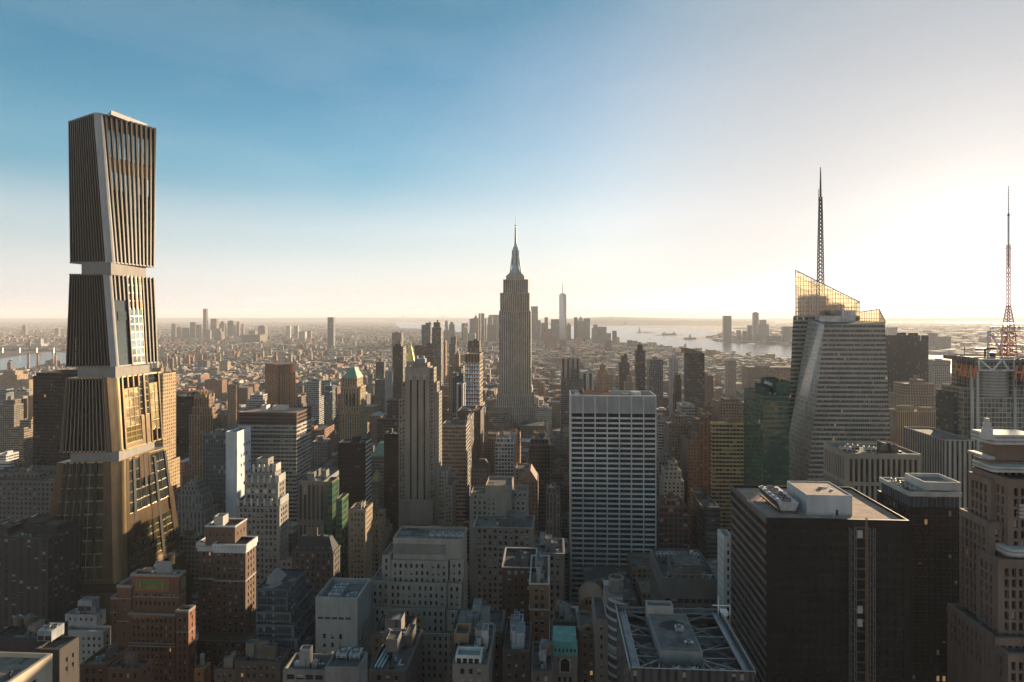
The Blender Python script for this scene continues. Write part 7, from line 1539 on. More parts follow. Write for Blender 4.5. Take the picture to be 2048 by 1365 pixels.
tc = node(nt, 'ShaderNodeTexCoord'); wv = node(nt, 'ShaderNodeTexNoise'); wv.inputs['Scale'].default_value = .03; wv.inputs['Detail'].default_value = 6; nt.links.new(tc.outputs['Object'], wv.inputs[0])
bp = node(nt, 'ShaderNodeBump'); bp.inputs['Strength'].default_value = .6; bp.inputs['Distance'].default_value = 2.0; nt.links.new(wv.outputs[0], bp.inputs['Height']); nt.links.new(bp.outputs[0], bs.inputs['Normal']); M['water'] = m
BAY = gp((790, 657), (890, 664), (1000, 672), (1120, 682), (1180, 686), (1240, 690), (1340, 701), (1440, 709), (1580, 722), (1700, 735), (1860, 752), (2060, 775), (2200, 790), (2200, 736), (2048, 724), (1900, 712), (1800, 703), (1700, 697), (1600, 692), (1560, 690), (1500, 689), (1440, 685), (1420, 676), (1455, 668), (1400, 660), (1560, 654), (1560, 651.5), (1300, 649), (1180, 651), (1100, 647.5), (900, 646), (790, 645.5))
sheet('bay_water', BAY, .4, M['water'])
RIVER = gp((-120, 765), (0, 741), (55, 737), (95, 727), (130, 728), (180, 724), (180, 706), (130, 706), (95, 704.5), (70, 707), (40, 712), (-120, 738)); sheet('river_water', RIVER, .4, M['water'])
for k, pp in enumerate((((1880, 646), (2200, 648), (2200, 651), (1880, 649)), ((1440, 652), (1600, 653), (1600, 656), (1440, 655)), ((798, 659), (842, 658), (842, 663), (798, 663)), ((803, 673), (843, 671), (846, 682), (803, 681)))):
    sheet('inlet_water', gp(*pp), .45, M['water'])
M['land'] = plain('brown_shore', (.13, .1, .07), rough=.95, scale=.01, lo=.6, hi=1.2)
sheet('island_ground', gp((1262, 666.5), (1285, 664.8), (1322, 666), (1318, 667.6), (1275, 667.9)), .8, M['land']); sheet('island_ground', gp((1306, 672), (1330, 668.5), (1362, 669), (1369, 671.5), (1345, 673.5)), .8, M['land'])
sheet('park_shore', gp((1352, 677.5), (1380, 675.5), (1450, 674), (1452, 682), (1420, 680.5), (1370, 680)), .8, M['land']); sheet('port_shore', gp((1272, 655.5), (1330, 653), (1500, 653), (1500, 658), (1380, 658)), .8, M['land'])
# far hills
M['hill'] = plain('wooded_hill', (.09, .085, .07), rough=1.0, scale=.0015, lo=.7, hi=1.2)
def ridge(name, pts, d0, dep):
    b = MB(); P = [(dpoint(px, d0), wz(py, px, d0), dpoint(px, d0 + dep)) for px, py in pts]
    for (a, h0, c), (a2, h1, c2) in zip(P, P[1:]):
        f = lambda p, q, t: (p.x + (q.x - p.x) * t, p.y + (q.y - p.y) * t)
        b.poly([(*f(a, c, 0), 0), (*f(a2, c2, 0), 0), (*f(a2, c2, .25), h1 * .7), (*f(a, c, .25), h0 * .7)]); b.poly([(*f(a, c, .25), h0 * .7), (*f(a2, c2, .25), h1 * .7), (*f(a2, c2, .55), h1), (*f(a, c, .55), h0)]); b.poly([(*f(a, c, .55), h0), (*f(a2, c2, .55), h1), (*f(a2, c2, 1), 0), (*f(a, c, 1), 0)])
    o = b.build(name, [M['hill']]); o['kind'] = 'structure'
hp = [(1100, 645), (1130, 640), (1160, 637.5), (1190, 636), (1225, 634.6), (1260, 635.5), (1300, 636.8), (1350, 638), (1400, 639), (1450, 639.5), (1500, 641), (1550, 644)]
ridge('far_hills', hp, 15500, 5000); ridge('distant_hills', [(-100, 638), (100, 637.4), (300, 637), (420, 636.6), (560, 637), (700, 636), (850, 636.4), (1000, 637), (1100, 639)], 30000, 6000); ridge('distant_hills', [(1480, 639), (1600, 638), (1750, 637), (1900, 637.5), (2150, 637)], 28000, 6000)

# ------------------------------------------------------------------ far landmarks
FARN = 0
def far(l, r, py, Y_, label, style='stripe', col=(.2, .18, .165), top=None, name='office_tower', dep=None, group='towers of the hazy downtown'):
    t = T(l, r, py, Y_, dep or max(26, (wx(r, Y_) - wx(l, Y_)) * .8)); root = empty(name, ((t.x0 + t.x1) / 2, t.y0, 0)); tag(root, label, 'building', group)
    b = MB(); b.tier(t.x0, t.x1, t.y0, t.y1, 0, t.z, 0, 1, 2, 6, 4.2); b.build('wall', [M[style], M['plain'], M['roof']], root, col)
    xm, ym = (t.x0 + t.x1) / 2, (t.y0 + t.y1) / 2; W = t.x1 - t.x0
    if top == 'pyramid': b = MB(); b.prism([(t.x0, t.y0), (t.x1, t.y0), (t.x1, t.y1), (t.x0, t.y1)], t.z + .02, t.z + W * .8, pts_top=[(xm - .5, ym - .5), (xm + .5, ym - .5), (xm + .5, ym + .5), (xm - .5, ym + .5)]); b.build('pyramid_roof', [M['copper'] if 'green' in label else M['plain']], root, col)
    elif top == 'step': b = MB(); b.tier(t.x0 + W * .2, t.x1 - W * .2, t.y0 + W * .2, t.y1 - W * .2, t.z - 1, t.z + W * .45, 0, 1, 2); b.build('upper_storeys', [M[style], M['plain'], M['roof']], root, col)
    elif top == 'spire':
        b = MB(); b.prism([(t.x0 + W * .2, t.y0 + 4), (t.x1 - W * .2, t.y0 + 4), (t.x1 - W * .2, t.y1 - 4), (t.x0 + W * .2, t.y1 - 4)], t.z - 1, t.z + W * .5, pts_top=[(xm - 3, ym - 3), (xm + 3, ym - 3), (xm + 3, ym + 3), (xm - 3, ym + 3)]); b.cone(xm, ym, 2, .4, t.z + W * .5, t.z + W * 1.0, 6); b.build('spire', [M['plain']], root, col)
    elif top == 'box': b = MB(); b.box(xm - W * .3, xm + W * .3, ym - W * .25, ym + W * .25, t.z - 1, t.z + 8); b.build('roof_housing', [M['plain']], root, col)
    FOOT.append((t.x0 - 2, t.x1 + 2, t.y0 - 2, t.y1 + 2)); return root
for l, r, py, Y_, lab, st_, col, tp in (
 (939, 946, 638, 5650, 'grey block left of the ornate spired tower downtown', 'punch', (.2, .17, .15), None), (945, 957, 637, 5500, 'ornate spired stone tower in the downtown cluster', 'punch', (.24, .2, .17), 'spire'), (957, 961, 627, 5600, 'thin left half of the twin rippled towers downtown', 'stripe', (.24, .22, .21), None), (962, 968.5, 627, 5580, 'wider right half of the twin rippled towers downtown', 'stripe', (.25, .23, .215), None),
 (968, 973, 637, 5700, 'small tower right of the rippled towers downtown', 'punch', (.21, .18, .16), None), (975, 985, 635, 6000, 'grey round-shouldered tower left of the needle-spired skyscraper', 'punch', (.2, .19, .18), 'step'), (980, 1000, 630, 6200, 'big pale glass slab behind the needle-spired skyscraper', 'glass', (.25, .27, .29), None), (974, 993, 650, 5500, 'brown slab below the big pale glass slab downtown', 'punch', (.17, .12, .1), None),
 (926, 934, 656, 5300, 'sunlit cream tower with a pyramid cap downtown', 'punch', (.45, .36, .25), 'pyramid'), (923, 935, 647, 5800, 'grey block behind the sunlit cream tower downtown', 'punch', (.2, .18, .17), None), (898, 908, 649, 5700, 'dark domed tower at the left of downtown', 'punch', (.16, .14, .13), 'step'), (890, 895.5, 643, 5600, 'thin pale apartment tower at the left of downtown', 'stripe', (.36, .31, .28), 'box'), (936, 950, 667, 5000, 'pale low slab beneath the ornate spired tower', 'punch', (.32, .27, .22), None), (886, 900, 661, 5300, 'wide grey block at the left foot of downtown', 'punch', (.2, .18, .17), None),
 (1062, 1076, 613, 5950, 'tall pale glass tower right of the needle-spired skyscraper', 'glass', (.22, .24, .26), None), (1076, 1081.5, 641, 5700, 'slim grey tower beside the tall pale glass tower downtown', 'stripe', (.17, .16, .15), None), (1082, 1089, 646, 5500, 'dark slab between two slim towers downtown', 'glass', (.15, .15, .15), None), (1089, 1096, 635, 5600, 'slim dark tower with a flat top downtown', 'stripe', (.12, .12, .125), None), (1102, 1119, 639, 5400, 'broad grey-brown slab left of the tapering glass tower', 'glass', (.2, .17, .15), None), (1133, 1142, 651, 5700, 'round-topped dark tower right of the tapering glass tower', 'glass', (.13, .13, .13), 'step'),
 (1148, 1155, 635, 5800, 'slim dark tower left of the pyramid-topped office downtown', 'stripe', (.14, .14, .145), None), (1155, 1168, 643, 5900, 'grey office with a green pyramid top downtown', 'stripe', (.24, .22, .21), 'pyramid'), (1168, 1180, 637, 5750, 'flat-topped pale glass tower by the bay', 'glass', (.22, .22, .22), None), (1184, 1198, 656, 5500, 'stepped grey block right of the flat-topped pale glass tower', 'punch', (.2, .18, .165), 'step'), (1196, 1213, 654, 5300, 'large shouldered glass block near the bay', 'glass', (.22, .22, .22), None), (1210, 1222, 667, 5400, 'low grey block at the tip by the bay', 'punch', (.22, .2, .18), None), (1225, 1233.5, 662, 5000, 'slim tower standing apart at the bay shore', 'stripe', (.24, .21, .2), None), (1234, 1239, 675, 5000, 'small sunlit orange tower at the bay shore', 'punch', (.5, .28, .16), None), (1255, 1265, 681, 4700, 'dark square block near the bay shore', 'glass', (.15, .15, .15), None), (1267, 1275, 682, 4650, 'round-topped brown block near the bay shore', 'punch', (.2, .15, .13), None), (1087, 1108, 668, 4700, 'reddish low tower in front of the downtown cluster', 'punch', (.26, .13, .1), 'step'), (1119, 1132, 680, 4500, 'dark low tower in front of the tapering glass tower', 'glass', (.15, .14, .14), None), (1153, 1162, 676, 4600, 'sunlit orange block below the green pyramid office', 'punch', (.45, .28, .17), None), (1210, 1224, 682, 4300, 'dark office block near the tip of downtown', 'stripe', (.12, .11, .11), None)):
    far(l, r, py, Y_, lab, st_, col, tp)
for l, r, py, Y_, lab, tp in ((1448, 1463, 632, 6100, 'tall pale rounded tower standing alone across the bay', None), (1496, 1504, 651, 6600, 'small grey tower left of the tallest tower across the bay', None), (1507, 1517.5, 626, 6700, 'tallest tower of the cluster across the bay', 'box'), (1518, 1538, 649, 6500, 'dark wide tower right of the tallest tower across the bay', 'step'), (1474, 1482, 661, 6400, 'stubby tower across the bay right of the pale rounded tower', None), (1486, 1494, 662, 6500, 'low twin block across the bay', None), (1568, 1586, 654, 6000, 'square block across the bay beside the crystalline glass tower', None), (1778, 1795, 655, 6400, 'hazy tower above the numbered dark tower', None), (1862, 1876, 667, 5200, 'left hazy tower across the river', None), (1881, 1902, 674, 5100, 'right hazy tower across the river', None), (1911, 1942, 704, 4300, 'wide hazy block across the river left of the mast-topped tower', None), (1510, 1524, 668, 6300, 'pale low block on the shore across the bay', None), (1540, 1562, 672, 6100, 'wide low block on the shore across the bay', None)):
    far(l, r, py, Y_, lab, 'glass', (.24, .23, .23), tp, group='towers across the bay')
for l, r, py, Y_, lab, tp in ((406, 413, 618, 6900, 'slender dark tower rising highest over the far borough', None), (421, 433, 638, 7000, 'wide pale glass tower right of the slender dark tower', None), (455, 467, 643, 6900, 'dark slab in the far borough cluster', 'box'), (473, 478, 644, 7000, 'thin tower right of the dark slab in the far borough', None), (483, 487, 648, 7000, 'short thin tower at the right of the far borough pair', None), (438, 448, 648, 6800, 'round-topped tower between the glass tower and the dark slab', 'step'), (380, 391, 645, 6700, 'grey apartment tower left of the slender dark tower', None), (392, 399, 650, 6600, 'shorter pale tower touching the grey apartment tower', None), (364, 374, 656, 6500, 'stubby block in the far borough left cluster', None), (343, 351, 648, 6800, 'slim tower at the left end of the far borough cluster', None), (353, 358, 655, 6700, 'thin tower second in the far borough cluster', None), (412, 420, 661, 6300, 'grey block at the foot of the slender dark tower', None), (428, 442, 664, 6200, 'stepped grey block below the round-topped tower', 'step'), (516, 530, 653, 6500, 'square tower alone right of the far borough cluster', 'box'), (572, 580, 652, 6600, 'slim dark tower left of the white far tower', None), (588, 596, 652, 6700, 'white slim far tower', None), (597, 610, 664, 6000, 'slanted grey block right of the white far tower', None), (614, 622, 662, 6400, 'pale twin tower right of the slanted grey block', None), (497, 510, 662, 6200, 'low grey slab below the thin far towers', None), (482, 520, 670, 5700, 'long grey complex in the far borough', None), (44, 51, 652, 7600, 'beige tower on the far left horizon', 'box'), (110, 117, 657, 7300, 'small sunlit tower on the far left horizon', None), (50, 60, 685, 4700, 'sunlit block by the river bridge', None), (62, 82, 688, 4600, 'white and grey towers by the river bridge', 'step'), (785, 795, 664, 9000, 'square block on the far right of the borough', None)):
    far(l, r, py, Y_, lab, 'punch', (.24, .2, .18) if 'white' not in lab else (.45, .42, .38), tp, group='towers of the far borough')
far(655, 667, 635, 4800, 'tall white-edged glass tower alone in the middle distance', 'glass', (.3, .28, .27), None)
# river bridge, chimneys, suspension bridge, statue, crane
br = empty('girder_bridge', tuple(gpoint(60, 704.5)[:2]) + (0,)); tag(br, 'long low grey bridge crossing the river at the far left', 'bridge')
p, q = gpoint(-150, 706.5), gpoint(260, 706); bb = MB(); bb.bar((p.x, p.y, 41), (q.x, q.y, 41), 14, h=9); bb.build('deck', [M['steel']], br)
for k in range(12): r_ = p.lerp(q, (k + .5) / 12); bb = MB(); bb.box(r_.x - 5, r_.x + 5, r_.y - 5, r_.y + 5, 0, 37); bb.build('pier', [M['steel']], br)
for k, px in enumerate((57, 75.5, 111)):
    g_ = gpoint(px, 741); bb = MB(); zz = wz(706, px, g_.y); bb.cone(g_.x, g_.y, 6.2, 4.6, 0, zz - 8, 16); bb.cone(g_.x, g_.y, 4.9, 4.8, zz - 8, zz, 16, 1); o = bb.build('smokestack', [plain('pink_brick_stack', (.42, .27, .2)) if not k else M_s, M['darkmetal']], None, None, (g_.x, g_.y, 0)); M_s = o.data.materials[0]
    tag(o, ('leftmost', 'middle', 'rightmost')[k] + ' pinkish smokestack standing by the river', 'smokestack', 'smokestacks by the river')
vb = empty('suspension_bridge', tuple(dpoint(747, 21000)[:2]) + (0,)); tag(vb, 'faint suspension bridge with two tall towers on the horizon', 'bridge')
tp_ = []
for px in (807, 886):
    c = dpoint(px, 21000); bb = MB()
    for s_ in (-14, 14): bb.box(c.x + s_ - 7, c.x + s_ + 7, c.y - 8, c.y + 8, 0, 232)
    bb.box(c.x - 21, c.x + 21, c.y - 7, c.y + 7, 205, 225, bot=True); bb.box(c.x - 20.8, c.x + 20.8, c.y - 7, c.y + 7, 90, 106, bot=True); bb.build('tower', [M['steel']], vb); tp_.append(c)
bb = MB(); a, c = tp_; e0, e1 = a + (a - c) * .4, c + (c - a) * .4; bb.bar((e0.x, e0.y, 70), (e1.x, e1.y, 70), 26, h=10); bb.build('deck', [M['steel']], vb)
bb = MB(); prev = None
for k in range(25):
    t = k / 24; pt = a.lerp(c, t); pt = (pt.x, pt.y, 80 + 146 * (2 * t - 1) ** 2)
    if prev: bb.bar(prev, pt, 5)
    prev = pt
bb.bar((a.x, a.y, 226), (e0.x, e0.y, 76), 5); bb.bar((c.x, c.y, 226), (e1.x, e1.y, 76), 5); bb.build('cable', [M['steel']], vb)
g_ = gpoint(1279, 666.3); st = empty('statue', (g_.x, g_.y, 0)); tag(st, 'tiny green statue on a stone pedestal on the bay island', 'statue')
bb = MB(); bb.box(g_.x - 34, g_.x + 34, g_.y - 30, g_.y + 30, 0, 18); bb.prism([(g_.x - 12, g_.y - 12), (g_.x + 12, g_.y - 12), (g_.x + 12, g_.y + 12), (g_.x - 12, g_.y + 12)], 18, 50, pts_top=[(g_.x - 9, g_.y - 9), (g_.x + 9, g_.y - 9), (g_.x + 9, g_.y + 9), (g_.x - 9, g_.y + 9)]); bb.build('pedestal', [M['plain']], st, (.3, .26, .22))
bb = MB(); bb.cone(g_.x, g_.y, 8, 5, 50, 76, 10); bb.cone(g_.x, g_.y, 3.4, 2.6, 76, 86, 8); bb.bar((g_.x - 5, g_.y, 74), (g_.x - 8, g_.y, 97), 3); bb.build('figure', [M['copper']], st)
M['foliage'] = plain('tree_foliage', (.06, .075, .03), rough=1.0, scale=.08, lo=.5, hi=1.4)
def tree_mass(name, label, cx, cy, rx_, ry_, n, hmin, hmax, seed):
    q = random.Random(seed); bb = MB()
    for i in range(n):
        x_, y_ = cx + q.uniform(-1, 1) * rx_, cy + q.uniform(-1, 1) * ry_; h = q.uniform(hmin, hmax); r_ = h * .45
        for k in range(7):
            u = (x_ + q.uniform(-r_, r_) * .6, y_ + q.uniform(-r_, r_) * .6, h * q.uniform(.45, .9)); s_ = r_ * q.uniform(.4, .7)
            pts = [Vector((q.uniform(-1, 1), q.uniform(-1, 1), q.uniform(-1, 1))).normalized() * s_ + Vector(u) for _ in range(5)]
            bb.poly(pts[:3]); bb.poly(pts[1:4]); bb.poly([pts[0], pts[2], pts[4]]); bb.poly([pts[3], pts[4], pts[0]])
    o = bb.build(name, [M['foliage']]); tag(o, label, None, None, 'stuff')
g_ = gpoint(1297, 666.3); tree_mass('woods', 'dark low trees on the statue island', g_.x, g_.y, 70, 40, 40, 12, 18, 1)
bl = gpoint(1338, 671); ih = empty('island_hall', (bl.x, bl.y, 0)); tag(ih, 'long red-roofed hall on the second bay island', 'building')
bb = MB(); bb.box(bl.x - 90, bl.x + 90, bl.y - 25, bl.y + 25, 0, 24); bb.build('wall', [M['plain']], ih, (.3, .2, .15))
for s_ in (-60, 60):
    bb = MB(); bb.prism([(bl.x + s_ - 14, bl.y - 14), (bl.x + s_ + 14, bl.y - 14), (bl.x + s_ + 14, bl.y + 14), (bl.x + s_ - 14, bl.y + 14)], 24, 46, pts_top=[(bl.x + s_ - 4, bl.y - 4), (bl.x + s_ + 4, bl.y - 4), (bl.x + s_ + 4, bl.y + 4), (bl.x + s_ - 4, bl.y + 4)]); bb.build('roof_tower', [M['copper']], ih)
tm = gpoint(1380, 679); th_ = empty('ferry_terminal', (tm.x, tm.y, 0)); tag(th_, 'old rail terminal with a steep clock tower on the park shore', 'building')
bb = MB(); bb.box(tm.x - 60, tm.x + 60, tm.y - 30, tm.y + 30, 0, 20); bb.build('wall', [M['plain']], th_, (.2, .15, .12)); bb = MB(); bb.prism([(tm.x - 12, tm.y - 12), (tm.x + 12, tm.y - 12), (tm.x + 12, tm.y + 12), (tm.x - 12, tm.y + 12)], 20, 58, pts_top=[(tm.x - 2, tm.y - 2), (tm.x + 2, tm.y - 2), (tm.x + 2, tm.y + 2), (tm.x - 2, tm.y + 2)]); bb.build('roof_tower', [M['copper']], th_)
for k, (px, py, L_) in enumerate(((1427, 700.5, 30), (1371, 689, 18), (1500, 706, 24), (1300, 680, 16), (22, 722, 22))):
    g_ = gpoint(px, py); bo = empty('ferry_boat', (g_.x, g_.y, .4)); tag(bo, ('white ferry boat on the wide bay nearest the shore', 'small dark boat in the middle of the bay', 'low barge-like boat near the far shore of the bay', 'tiny boat near the tip of downtown', 'small boat on the river at far left')[k], 'boat')
    bb = MB(); w_ = L_ * .16; bb.prism([(g_.x - L_ / 2, g_.y - w_), (g_.x + L_ * .35, g_.y - w_), (g_.x + L_ / 2, g_.y), (g_.x + L_ * .35, g_.y + w_), (g_.x - L_ / 2, g_.y + w_)], .45, 3.4); bb.build('hull', [M['darkmetal']], bo)
    bb = MB(); bb.box(g_.x - L_ * .35, g_.x + L_ * .2, g_.y - w_ * .7, g_.y + w_ * .7, 3.4, 7); bb.build('cabin', [M['white']], bo)

# ------------------------------------------------------------------ streets of the city: lots filled with buildings
AV = [-1700, -1480, -1270, -1060, -865, -672, -538, -410, -275, -140, 150, 430, 705, 950, 1195, 1440, 1700]
def taken(x0, x1, y0, y1, m_=1.0):
    for f in FOOT:
        if x0 < f[1] + m_ and x1 > f[0] - m_ and y0 < f[3] + m_ and y1 > f[2] - m_: return True
    return False
def inpoly(x, y, P):
    c = False; j = len(P) - 1
    for i in range(len(P)):
        if (P[i][1] > y) != (P[j][1] > y) and x < (P[j][0] - P[i][0]) * (y - P[i][1]) / (P[j][1] - P[i][1]) + P[i][0]: c = not c
        j = i
    return c
PAL = [((.24, .13, .085), 'red-brown brick'), ((.3, .2, .13), 'tan brick'), ((.35, .28, .2), 'buff brick'), ((.2, .14, .105), 'dark brown brick'), ((.4, .35, .29), 'cream'), ((.17, .15, .14), 'dark grey'), ((.27, .25, .23), 'grey stone'), ((.31, .17, .1), 'orange brick'), ((.48, .45, .41), 'white')]
def pylimit(y):
    pts = [(0, 1420), (330, 1330), (480, 1130), (600, 985), (800, 880), (1000, 830), (1300, 786), (1700, 752), (2300, 728), (3000, 712), (4000, 695), (6000, 676), (9000, 662), (14000, 652), (40000, 640)]
    for (a, b_), (c, d) in zip(pts, pts[1:]):
        if y <= c: return b_ + (d - b_) * (y - a) / (c - a)
    return 640
LOTS = []                                       # x0, x1, y0, y1, h, colour index, rot, seed
q = random.Random(11)
def hmax(x, y):
    px, _ = to_px(x, y, 0); return CAMZ - depth(px, y) * (pylimit(y) - HZ) / FPX
yb = 330.0
street = [120 - 80.5 + k * 80.5 for k in range(0, 60)]
for s0 in street:
    y0, y1 = s0 + 8, s0 + 80.5 - 8
    if y1 < 300 or y0 > 4500: continue
    for a0, a1 in zip(AV, AV[1:]):
        x = a0 + 13
        while x < a1 - 22:
            big = q.random() < (.35 if y0 < 1500 else .16); w = q.uniform(24, 52) if big else q.uniform(10, 24)
            w = min(w, a1 - 13 - x); rows = [(y0, y1)] if big and q.random() < .5 else [(y0, y0 + 31), (y1 - 31, y1)]
            for r0, r1 in rows:
                xm = x + w / 2; px, _ = to_px(xm, (r0 + r1) / 2, 0)
                if not -60 < px < 2110 or inpoly(xm, r0, BAY) or inpoly(xm, r0, RIVER) or (a0 == -140 and False): continue
                base = 62 if y0 < 900 else 44 if y0 < 1500 else 30 if y0 < 2300 else 19
                if xm < -700: base *= .62
                if xm > 430: base *= .7
                h = base * q.uniform(.55, 1.35) * (1.5 if big else 1)
                if q.random() < .06: h *= q.uniform(1.6, 2.6)
                h = min(h, hmax(xm, r0) * q.uniform(.86, 1.0))
                if h < 6: continue
                if taken(x, x + w - .6, r0, r1): continue
                LOTS.append((x + .2, x + w - .4, r0, r1 - q.uniform(0, 5), h, q.choices(range(9), (5, 5, 4, 4, 3, 2, 2, 2, 2))[0], 0.0, q.random()))
            x += w
# how large each shows, nearest and least hidden first
def shown(L):
    x0, x1, y0, y1, h = L[:5]; a, t = to_px(x0, y0, h); b_, _ = to_px(x1, y0, h)
    g_ = to_px(x0, y0, 0)[1]; return (b_ - a) * min(g_ - t, 60) * (1.0 if y0 > 420 else .3)
LOTS.sort(key=shown, reverse=True)
cand = [L for L in LOTS if L[2] < 2200 and to_px((L[0] + L[1]) / 2, L[2], L[4])[1] < 1330][:225]
cset = set(cand); used = {}
ORD = ['', 'second ', 'third ', 'fourth ', 'fifth ', 'sixth ', 'seventh ', 'eighth ', 'ninth ', 'tenth ']
cand.sort(key=lambda L: L[2])
for L in cand:
    x0, x1, y0, y1, h, ci, rot, sd = L; qq = random.Random(int(sd * 1e6)); xm = (x0 + x1) / 2; px = to_px(xm, y0, 0)[0]
    col, word = PAL[ci]; v0_ = qq.uniform(.5, 1.1); col = tuple(c * v0_ for c in col)
    root = empty('city_building', (xm, y0, 0))
    style = qq.choice(('punch', 'punch', 'punch', 'pair', 'band', 'grid')) if h > 18 else 'punch'
    b = MB(); st2 = h > 30 and qq.random() < .5
    b.tier(x0, x1, y0, y1, 0, h if not st2 else h * .78, 0, 1, 2, qq.uniform(3, 4), qq.uniform(3.4, 3.9))
    if st2: b.tier(x0 + 3, x1 - 2.5, y0 + 3, y1 - 3, h * .78 - 1, h, 0, 1, 2, 3.4, 3.7)
    b.build('wall', [M[style], M['plain'], M['roof']], root, col)
    W, Dp = x1 - x0, y1 - y0; z_ = h - 1.1; vv_ = qq.uniform(.6, 1.3)
    for k in range(qq.choice((1, 1, 2))):
        w_, d_ = W * qq.uniform(.16, .34), Dp * qq.uniform(.16, .34); cx_, cy_ = xm + qq.uniform(-.22, .22) * W, (y0 + y1) / 2 + qq.uniform(-.2, .2) * Dp
        b = MB(); b.tier(cx_ - w_ / 2, cx_ + w_ / 2, cy_ - d_ / 2, cy_ + d_ / 2, z_, z_ + qq.uniform(3, 5.5) + k * .1, 1, 1, 2, par=.3); b.build('roof_housing', [M['plain'], M['plain'], M['roof']], root, tuple(c * vv_ for c in col))
    if qq.random() < .45:
        b = MB(); tx, ty = xm + qq.uniform(-.3, .3) * W, (y0 + y1) / 2 + qq.uniform(-.3, .3) * Dp; b.cone(tx, ty, 1.8, 1.7, z_ + 2.2, z_ + 5.6, 10, cap=False); b.cone(tx, ty, 1.9, .1, z_ + 5.6, z_ + 7, 10)
        for sx in (-1, 1):
            for sy in (-1, 1): b.bar((tx + sx * 1.1, ty + sy * 1.1, z_), (tx + sx * 1.1, ty + sy * 1.1, z_ + 2.2), .25)
        b.build('roof_tank', [M['wood']], root)
    near = min(MARKS, key=lambda m_: abs(m_[0] - px) + abs(m_[1] - y0) * .35)
    rel = ('beyond' if y0 - near[1] > 120 else 'in front of' if near[1] - y0 > 120 else ('left of' if px < near[0] else 'right of'))
    form = ('tall ' if h > 75 else 'mid-height ' if h > 38 else 'low ') + ('stepped ' if st2 else '') + ({'band': 'band-windowed ', 'grid': 'grid-fronted ', 'pair': 'paired-window '}.get(style, '')) + ('broad ' if W > 34 else 'narrow ' if W < 16 else '')
    lab = f'{form}{word} building {rel} {near[2]}'; k = used.get(lab, 0); used[lab] = k + 1
    tag(root, (ORD[min(k, 9)] + 'nearest ' if k else '') + lab, 'building', 'city buildings between the landmark towers')

# everything farther and smaller: one mass of rooftops
bb = MB(); cols, rcols = [], []
RO = [(.16, .15, .145), (.3, .27, .24), (.11, .105, .1), (.42, .39, .36), (.24, .19, .155)]
def lump(x0, x1, y0, y1, h, ci, rot, sd):
    qq = random.Random(int(sd * 1e7)); cx_, cy_ = (x0 + x1) / 2, (y0 + y1) / 2; ca, sa = math.cos(rot), math.sin(rot)
    rp = lambda x, y: (cx_ + (x - cx_) * ca - (y - cy_) * sa, cy_ + (x - cx_) * sa + (y - cy_) * ca)
    n0 = len(bb.f); P = [rp(x0, y0), rp(x1, y0), rp(x1, y1), rp(x0, y1)]; bb.prism(P, 0, h, 0, 1, 3.6, 3.5)
    if y0 < 3600 and qq.random() < .7:
        w_, d_ = (x1 - x0) * .22, (y1 - y0) * .2; o1, o2 = qq.uniform(-.25, .25) * (x1 - x0), qq.uniform(-.25, .25) * (y1 - y0); bb.prism([rp(cx_ + o1 - w_, cy_ + o2 - d_), rp(cx_ + o1 + w_, cy_ + o2 - d_), rp(cx_ + o1 + w_, cy_ + o2 + d_), rp(cx_ + o1 - w_, cy_ + o2 + d_)], h, h + qq.uniform(2.5, 5), 1, 1)
    v_ = qq.uniform(.8, 1.2); c = tuple(k * v_ for k in PAL[ci][0]); r_ = qq.choice(RO)
    for _ in range(len(bb.f) - n0): cols.append(c); rcols.append(r_)
for L in LOTS:
    if L not in cset: lump(*L)
def region(y0, y1, step, xr, hb_, rots, seed, tall=.03, keep=1.0, tallx=(2, 4.5)):
    q_ = random.Random(seed); y = y0
    while y < y1:
        xa, xb = ray(-90) * y, ray(2140) * y; xa, xb = max(xa, xr[0]), min(xb, xr[1]); x = xa
        while x < xb:
            s_ = step * q_.uniform(.7, 1.3); xx, yy = x + q_.uniform(-.2, .2) * step, y + q_.uniform(-.25, .25) * step
            if q_.random() < keep and not inpoly(xx, yy, BAY) and not inpoly(xx, yy, RIVER) and not taken(xx - s_ * .45, xx + s_ * .45, yy - s_ * .45, yy + s_ * .45):
                h = hb_ * q_.uniform(.6, 1.5)
                cl_ = random.Random(int(xx // 260) * 7919 + int(yy // 260)).random() < .16
                if q_.random() < (tall * 5 if cl_ else tall * .5): h *= q_.uniform(*tallx)
                w, d = s_ * q_.uniform(.3, .46), s_ * q_.uniform(.26, .42)
                if h > hb_ * 2: w *= .6; d *= .6
                h = min(h, max(6, hmax(xx, yy)))
                lump(xx - w, xx + w, yy - d, yy + d, h, q_.choices(range(9), (5, 5, 4, 2, 4, 1, 2, 3, 3))[0], q_.choice(rots), q_.random())
            x += s_
        y += step
region(4500, 6200, 40, (-900, 1600), 26, (.3, .5, 0), 21, .1); region(3300, 4500, 30, (-3200, -900), 15, (0, .5), 22, .06, .95); region(2500, 3300, 28, (-2400, -1700), 14, (.2,), 23, .08)
region(4500, 7000, 46, (-6000, -900), 13, (.2, .6, -.3), 24, .05, .95); region(7000, 11000, 78, (-9500, 0), 12, (.2, .7), 25, .04, .9); region(11000, 20000, 150, (-16000, 600), 13, (.2, .7), 26, .04, .85)
region(4200, 9000, 100, (1600, 8000), 16, (.3, .1), 27, .05, .8); region(9000, 20000, 190, (3500, 17000), 15, (.3, .1), 28, .05, .7); region(2000, 4200, 40, (1700, 4000), 18, (0,), 29, .05, .6)
o = bb.build('distant_rooftops', [M['farwall'], M['farroof']]); tag(o, 'hazy carpet of small brick buildings reaching to the horizon', None, None, 'stuff')
me = o.data
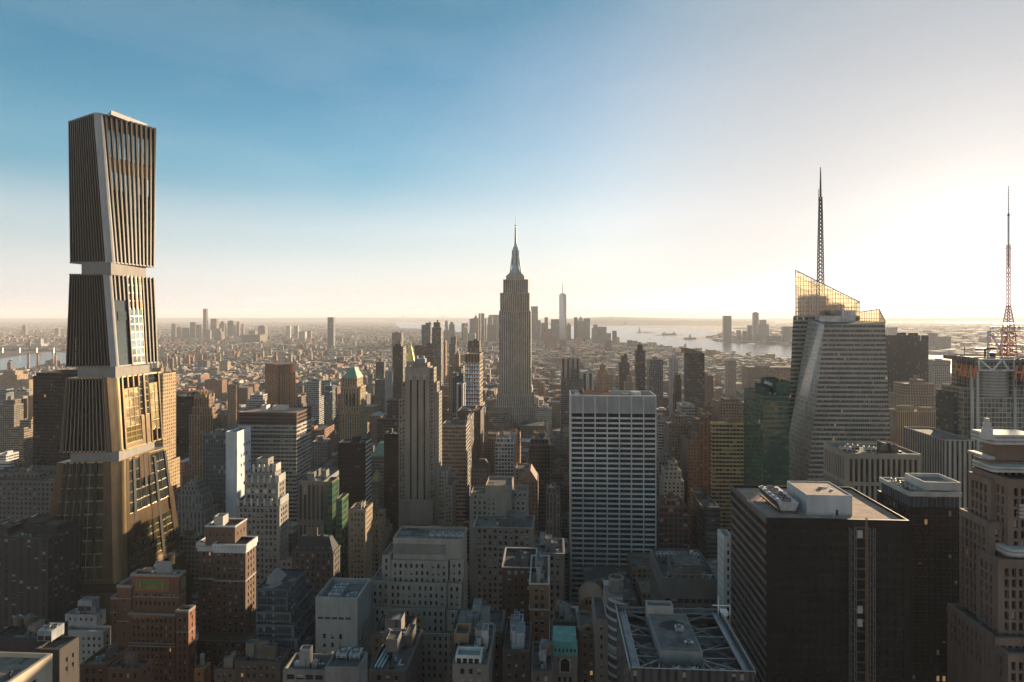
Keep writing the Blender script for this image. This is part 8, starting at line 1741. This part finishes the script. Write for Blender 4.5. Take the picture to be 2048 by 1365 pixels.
for nm, src in (('bcol', cols), ('rcol', rcols)):
    at = me.attributes.new(nm, 'FLOAT_COLOR', 'CORNER'); vals = []
    for p_, c in zip(me.polygons, src): vals += [c[0], c[1], c[2], 1.0] * p_.loop_total
    at.data.foreach_set('color', vals)

# ------------------------------------------------------------------ avenue: cars and street trees
M['lane'] = plain('worn_lane_paint', (.5, .48, .44), rough=.9)
sheet('avenue', [(138, 300), (162, 300), (162, 3000), (138, 3000)], .05, plain('asphalt', (.045, .045, .046), rough=.9, scale=.1))
lm = MB()
for k in range(70): lm.poly([(145.8, 480 + k * 9, .056), (146.0, 480 + k * 9, .056), (146.0, 483 + k * 9, .056), (145.8, 483 + k * 9, .056)]); lm.poly([(153.8, 480 + k * 9, .056), (154.0, 480 + k * 9, .056), (154.0, 483 + k * 9, .056), (153.8, 483 + k * 9, .056)])
o = lm.build('lane_markings', [M['lane']]); o['kind'] = 'structure'
carp = None; cq = random.Random(3)
def car_mesh():
    b = MB(); b.prism([(-.9, -2.2), (.9, -2.2), (.9, 2.2), (-.9, 2.2)], .35, .85, 0); b.prism([(-.85, -1.3), (.85, -1.3), (.85, 1.6), (-.85, 1.6)], .85, 1.45, 1, 0, pts_top=[(-.7, -.8), (.7, -.8), (.7, 1.1), (-.7, 1.1)])
    for sx in (-.8, .8):
        for sy in (-1.4, 1.4): b.box(sx - .12, sx + .12, sy - .33, sy + .33, 0, .6, 2)
    return b
M['carpaint'] = plain('car_paint', None, rough=.25, spec=.6, lo=.95, hi=1.02)
cb = car_mesh(); proto = cb.build('parked_car', [M['carpaint'], M['pane'], M['darkmetal']]); cc = [((.75, .74, .72), 'white'), ((.5, .36, .03), 'yellow'), ((.03, .03, .035), 'black'), ((.3, .31, .32), 'silver'), ((.3, .04, .03), 'red')]
cn = {}
for k in range(34):
    o = proto if k == 0 else proto.copy()
    if k: COL.objects.link(o)
    c, w_ = cc[cq.choices(range(5), (3, 4, 3, 3, 1))[0]]; o.color = (*c, 1); o.location = (139.5 + (k % 4) * 5.6 + cq.uniform(-.4, .4), 500 + (k // 4) * 26 + cq.uniform(0, 16), .06); o.rotation_euler = (0, 0, math.pi)
    lane = ('first', 'second', 'third', 'fourth')[k % 4]; key = (w_, lane); cn[key] = cn.get(key, 0) + 1
    tag(o, f'small {w_} car in the {lane} lane of the dark avenue' + ('' if cn[key] == 1 else f', {("", "", "second", "third", "fourth", "fifth", "sixth")[cn[key]]} of that colour'), 'car', 'cars on the avenue')
tree_mass('street_trees', 'bare brown street trees along the dark avenue', 128, 560, 8, 60, 40, 7, 11, 5)
for k_, (px_, py_, w1, w2, n_) in enumerate(((520, 716, 120, 60, 90), (240, 0, 0, 0, 0), (1150, 735, 70, 60, 70), (900, 700, 90, 70, 80), (350, 700, 200, 80, 120), (1320, 730, 60, 80, 60))):
    if n_: g_ = gpoint(px_, py_); tree_mass('woods', 'dark green trees of a small park among the rooftops', g_.x, g_.y, w1, w2, n_, 14, 20, 40 + k_)
tree_mass('woods', 'park trees among the tan apartment blocks', gpoint(450, 742).x, gpoint(450, 742).y, 160, 60, 160, 8, 13, 6)

# ------------------------------------------------------------------ the air
ZTOP = 470.0
hb_ = MB(); hb_.box(-47000, 47000, -4000, 49000, -1.0, ZTOP, bot=True)
hz = hb_.build('haze', []); hz['kind'] = 'stuff'; hz['label'] = 'warm evening haze over the whole city'
hm_, nt, bs = new_mat('haze_air'); nt.nodes.remove(bs); pv = node(nt, 'ShaderNodeVolumePrincipled')
pv.inputs['Density'].default_value = HAZE_DENSITY; pv.inputs['Color'].default_value = (.87, .88, .95, 1); pv.inputs['Anisotropy'].default_value = .05
nt.links.new(pv.outputs[0], nt.nodes['Material Output'].inputs['Volume']); hz.data.materials.append(hm_)
hm_.cycles.homogeneous_volume = True
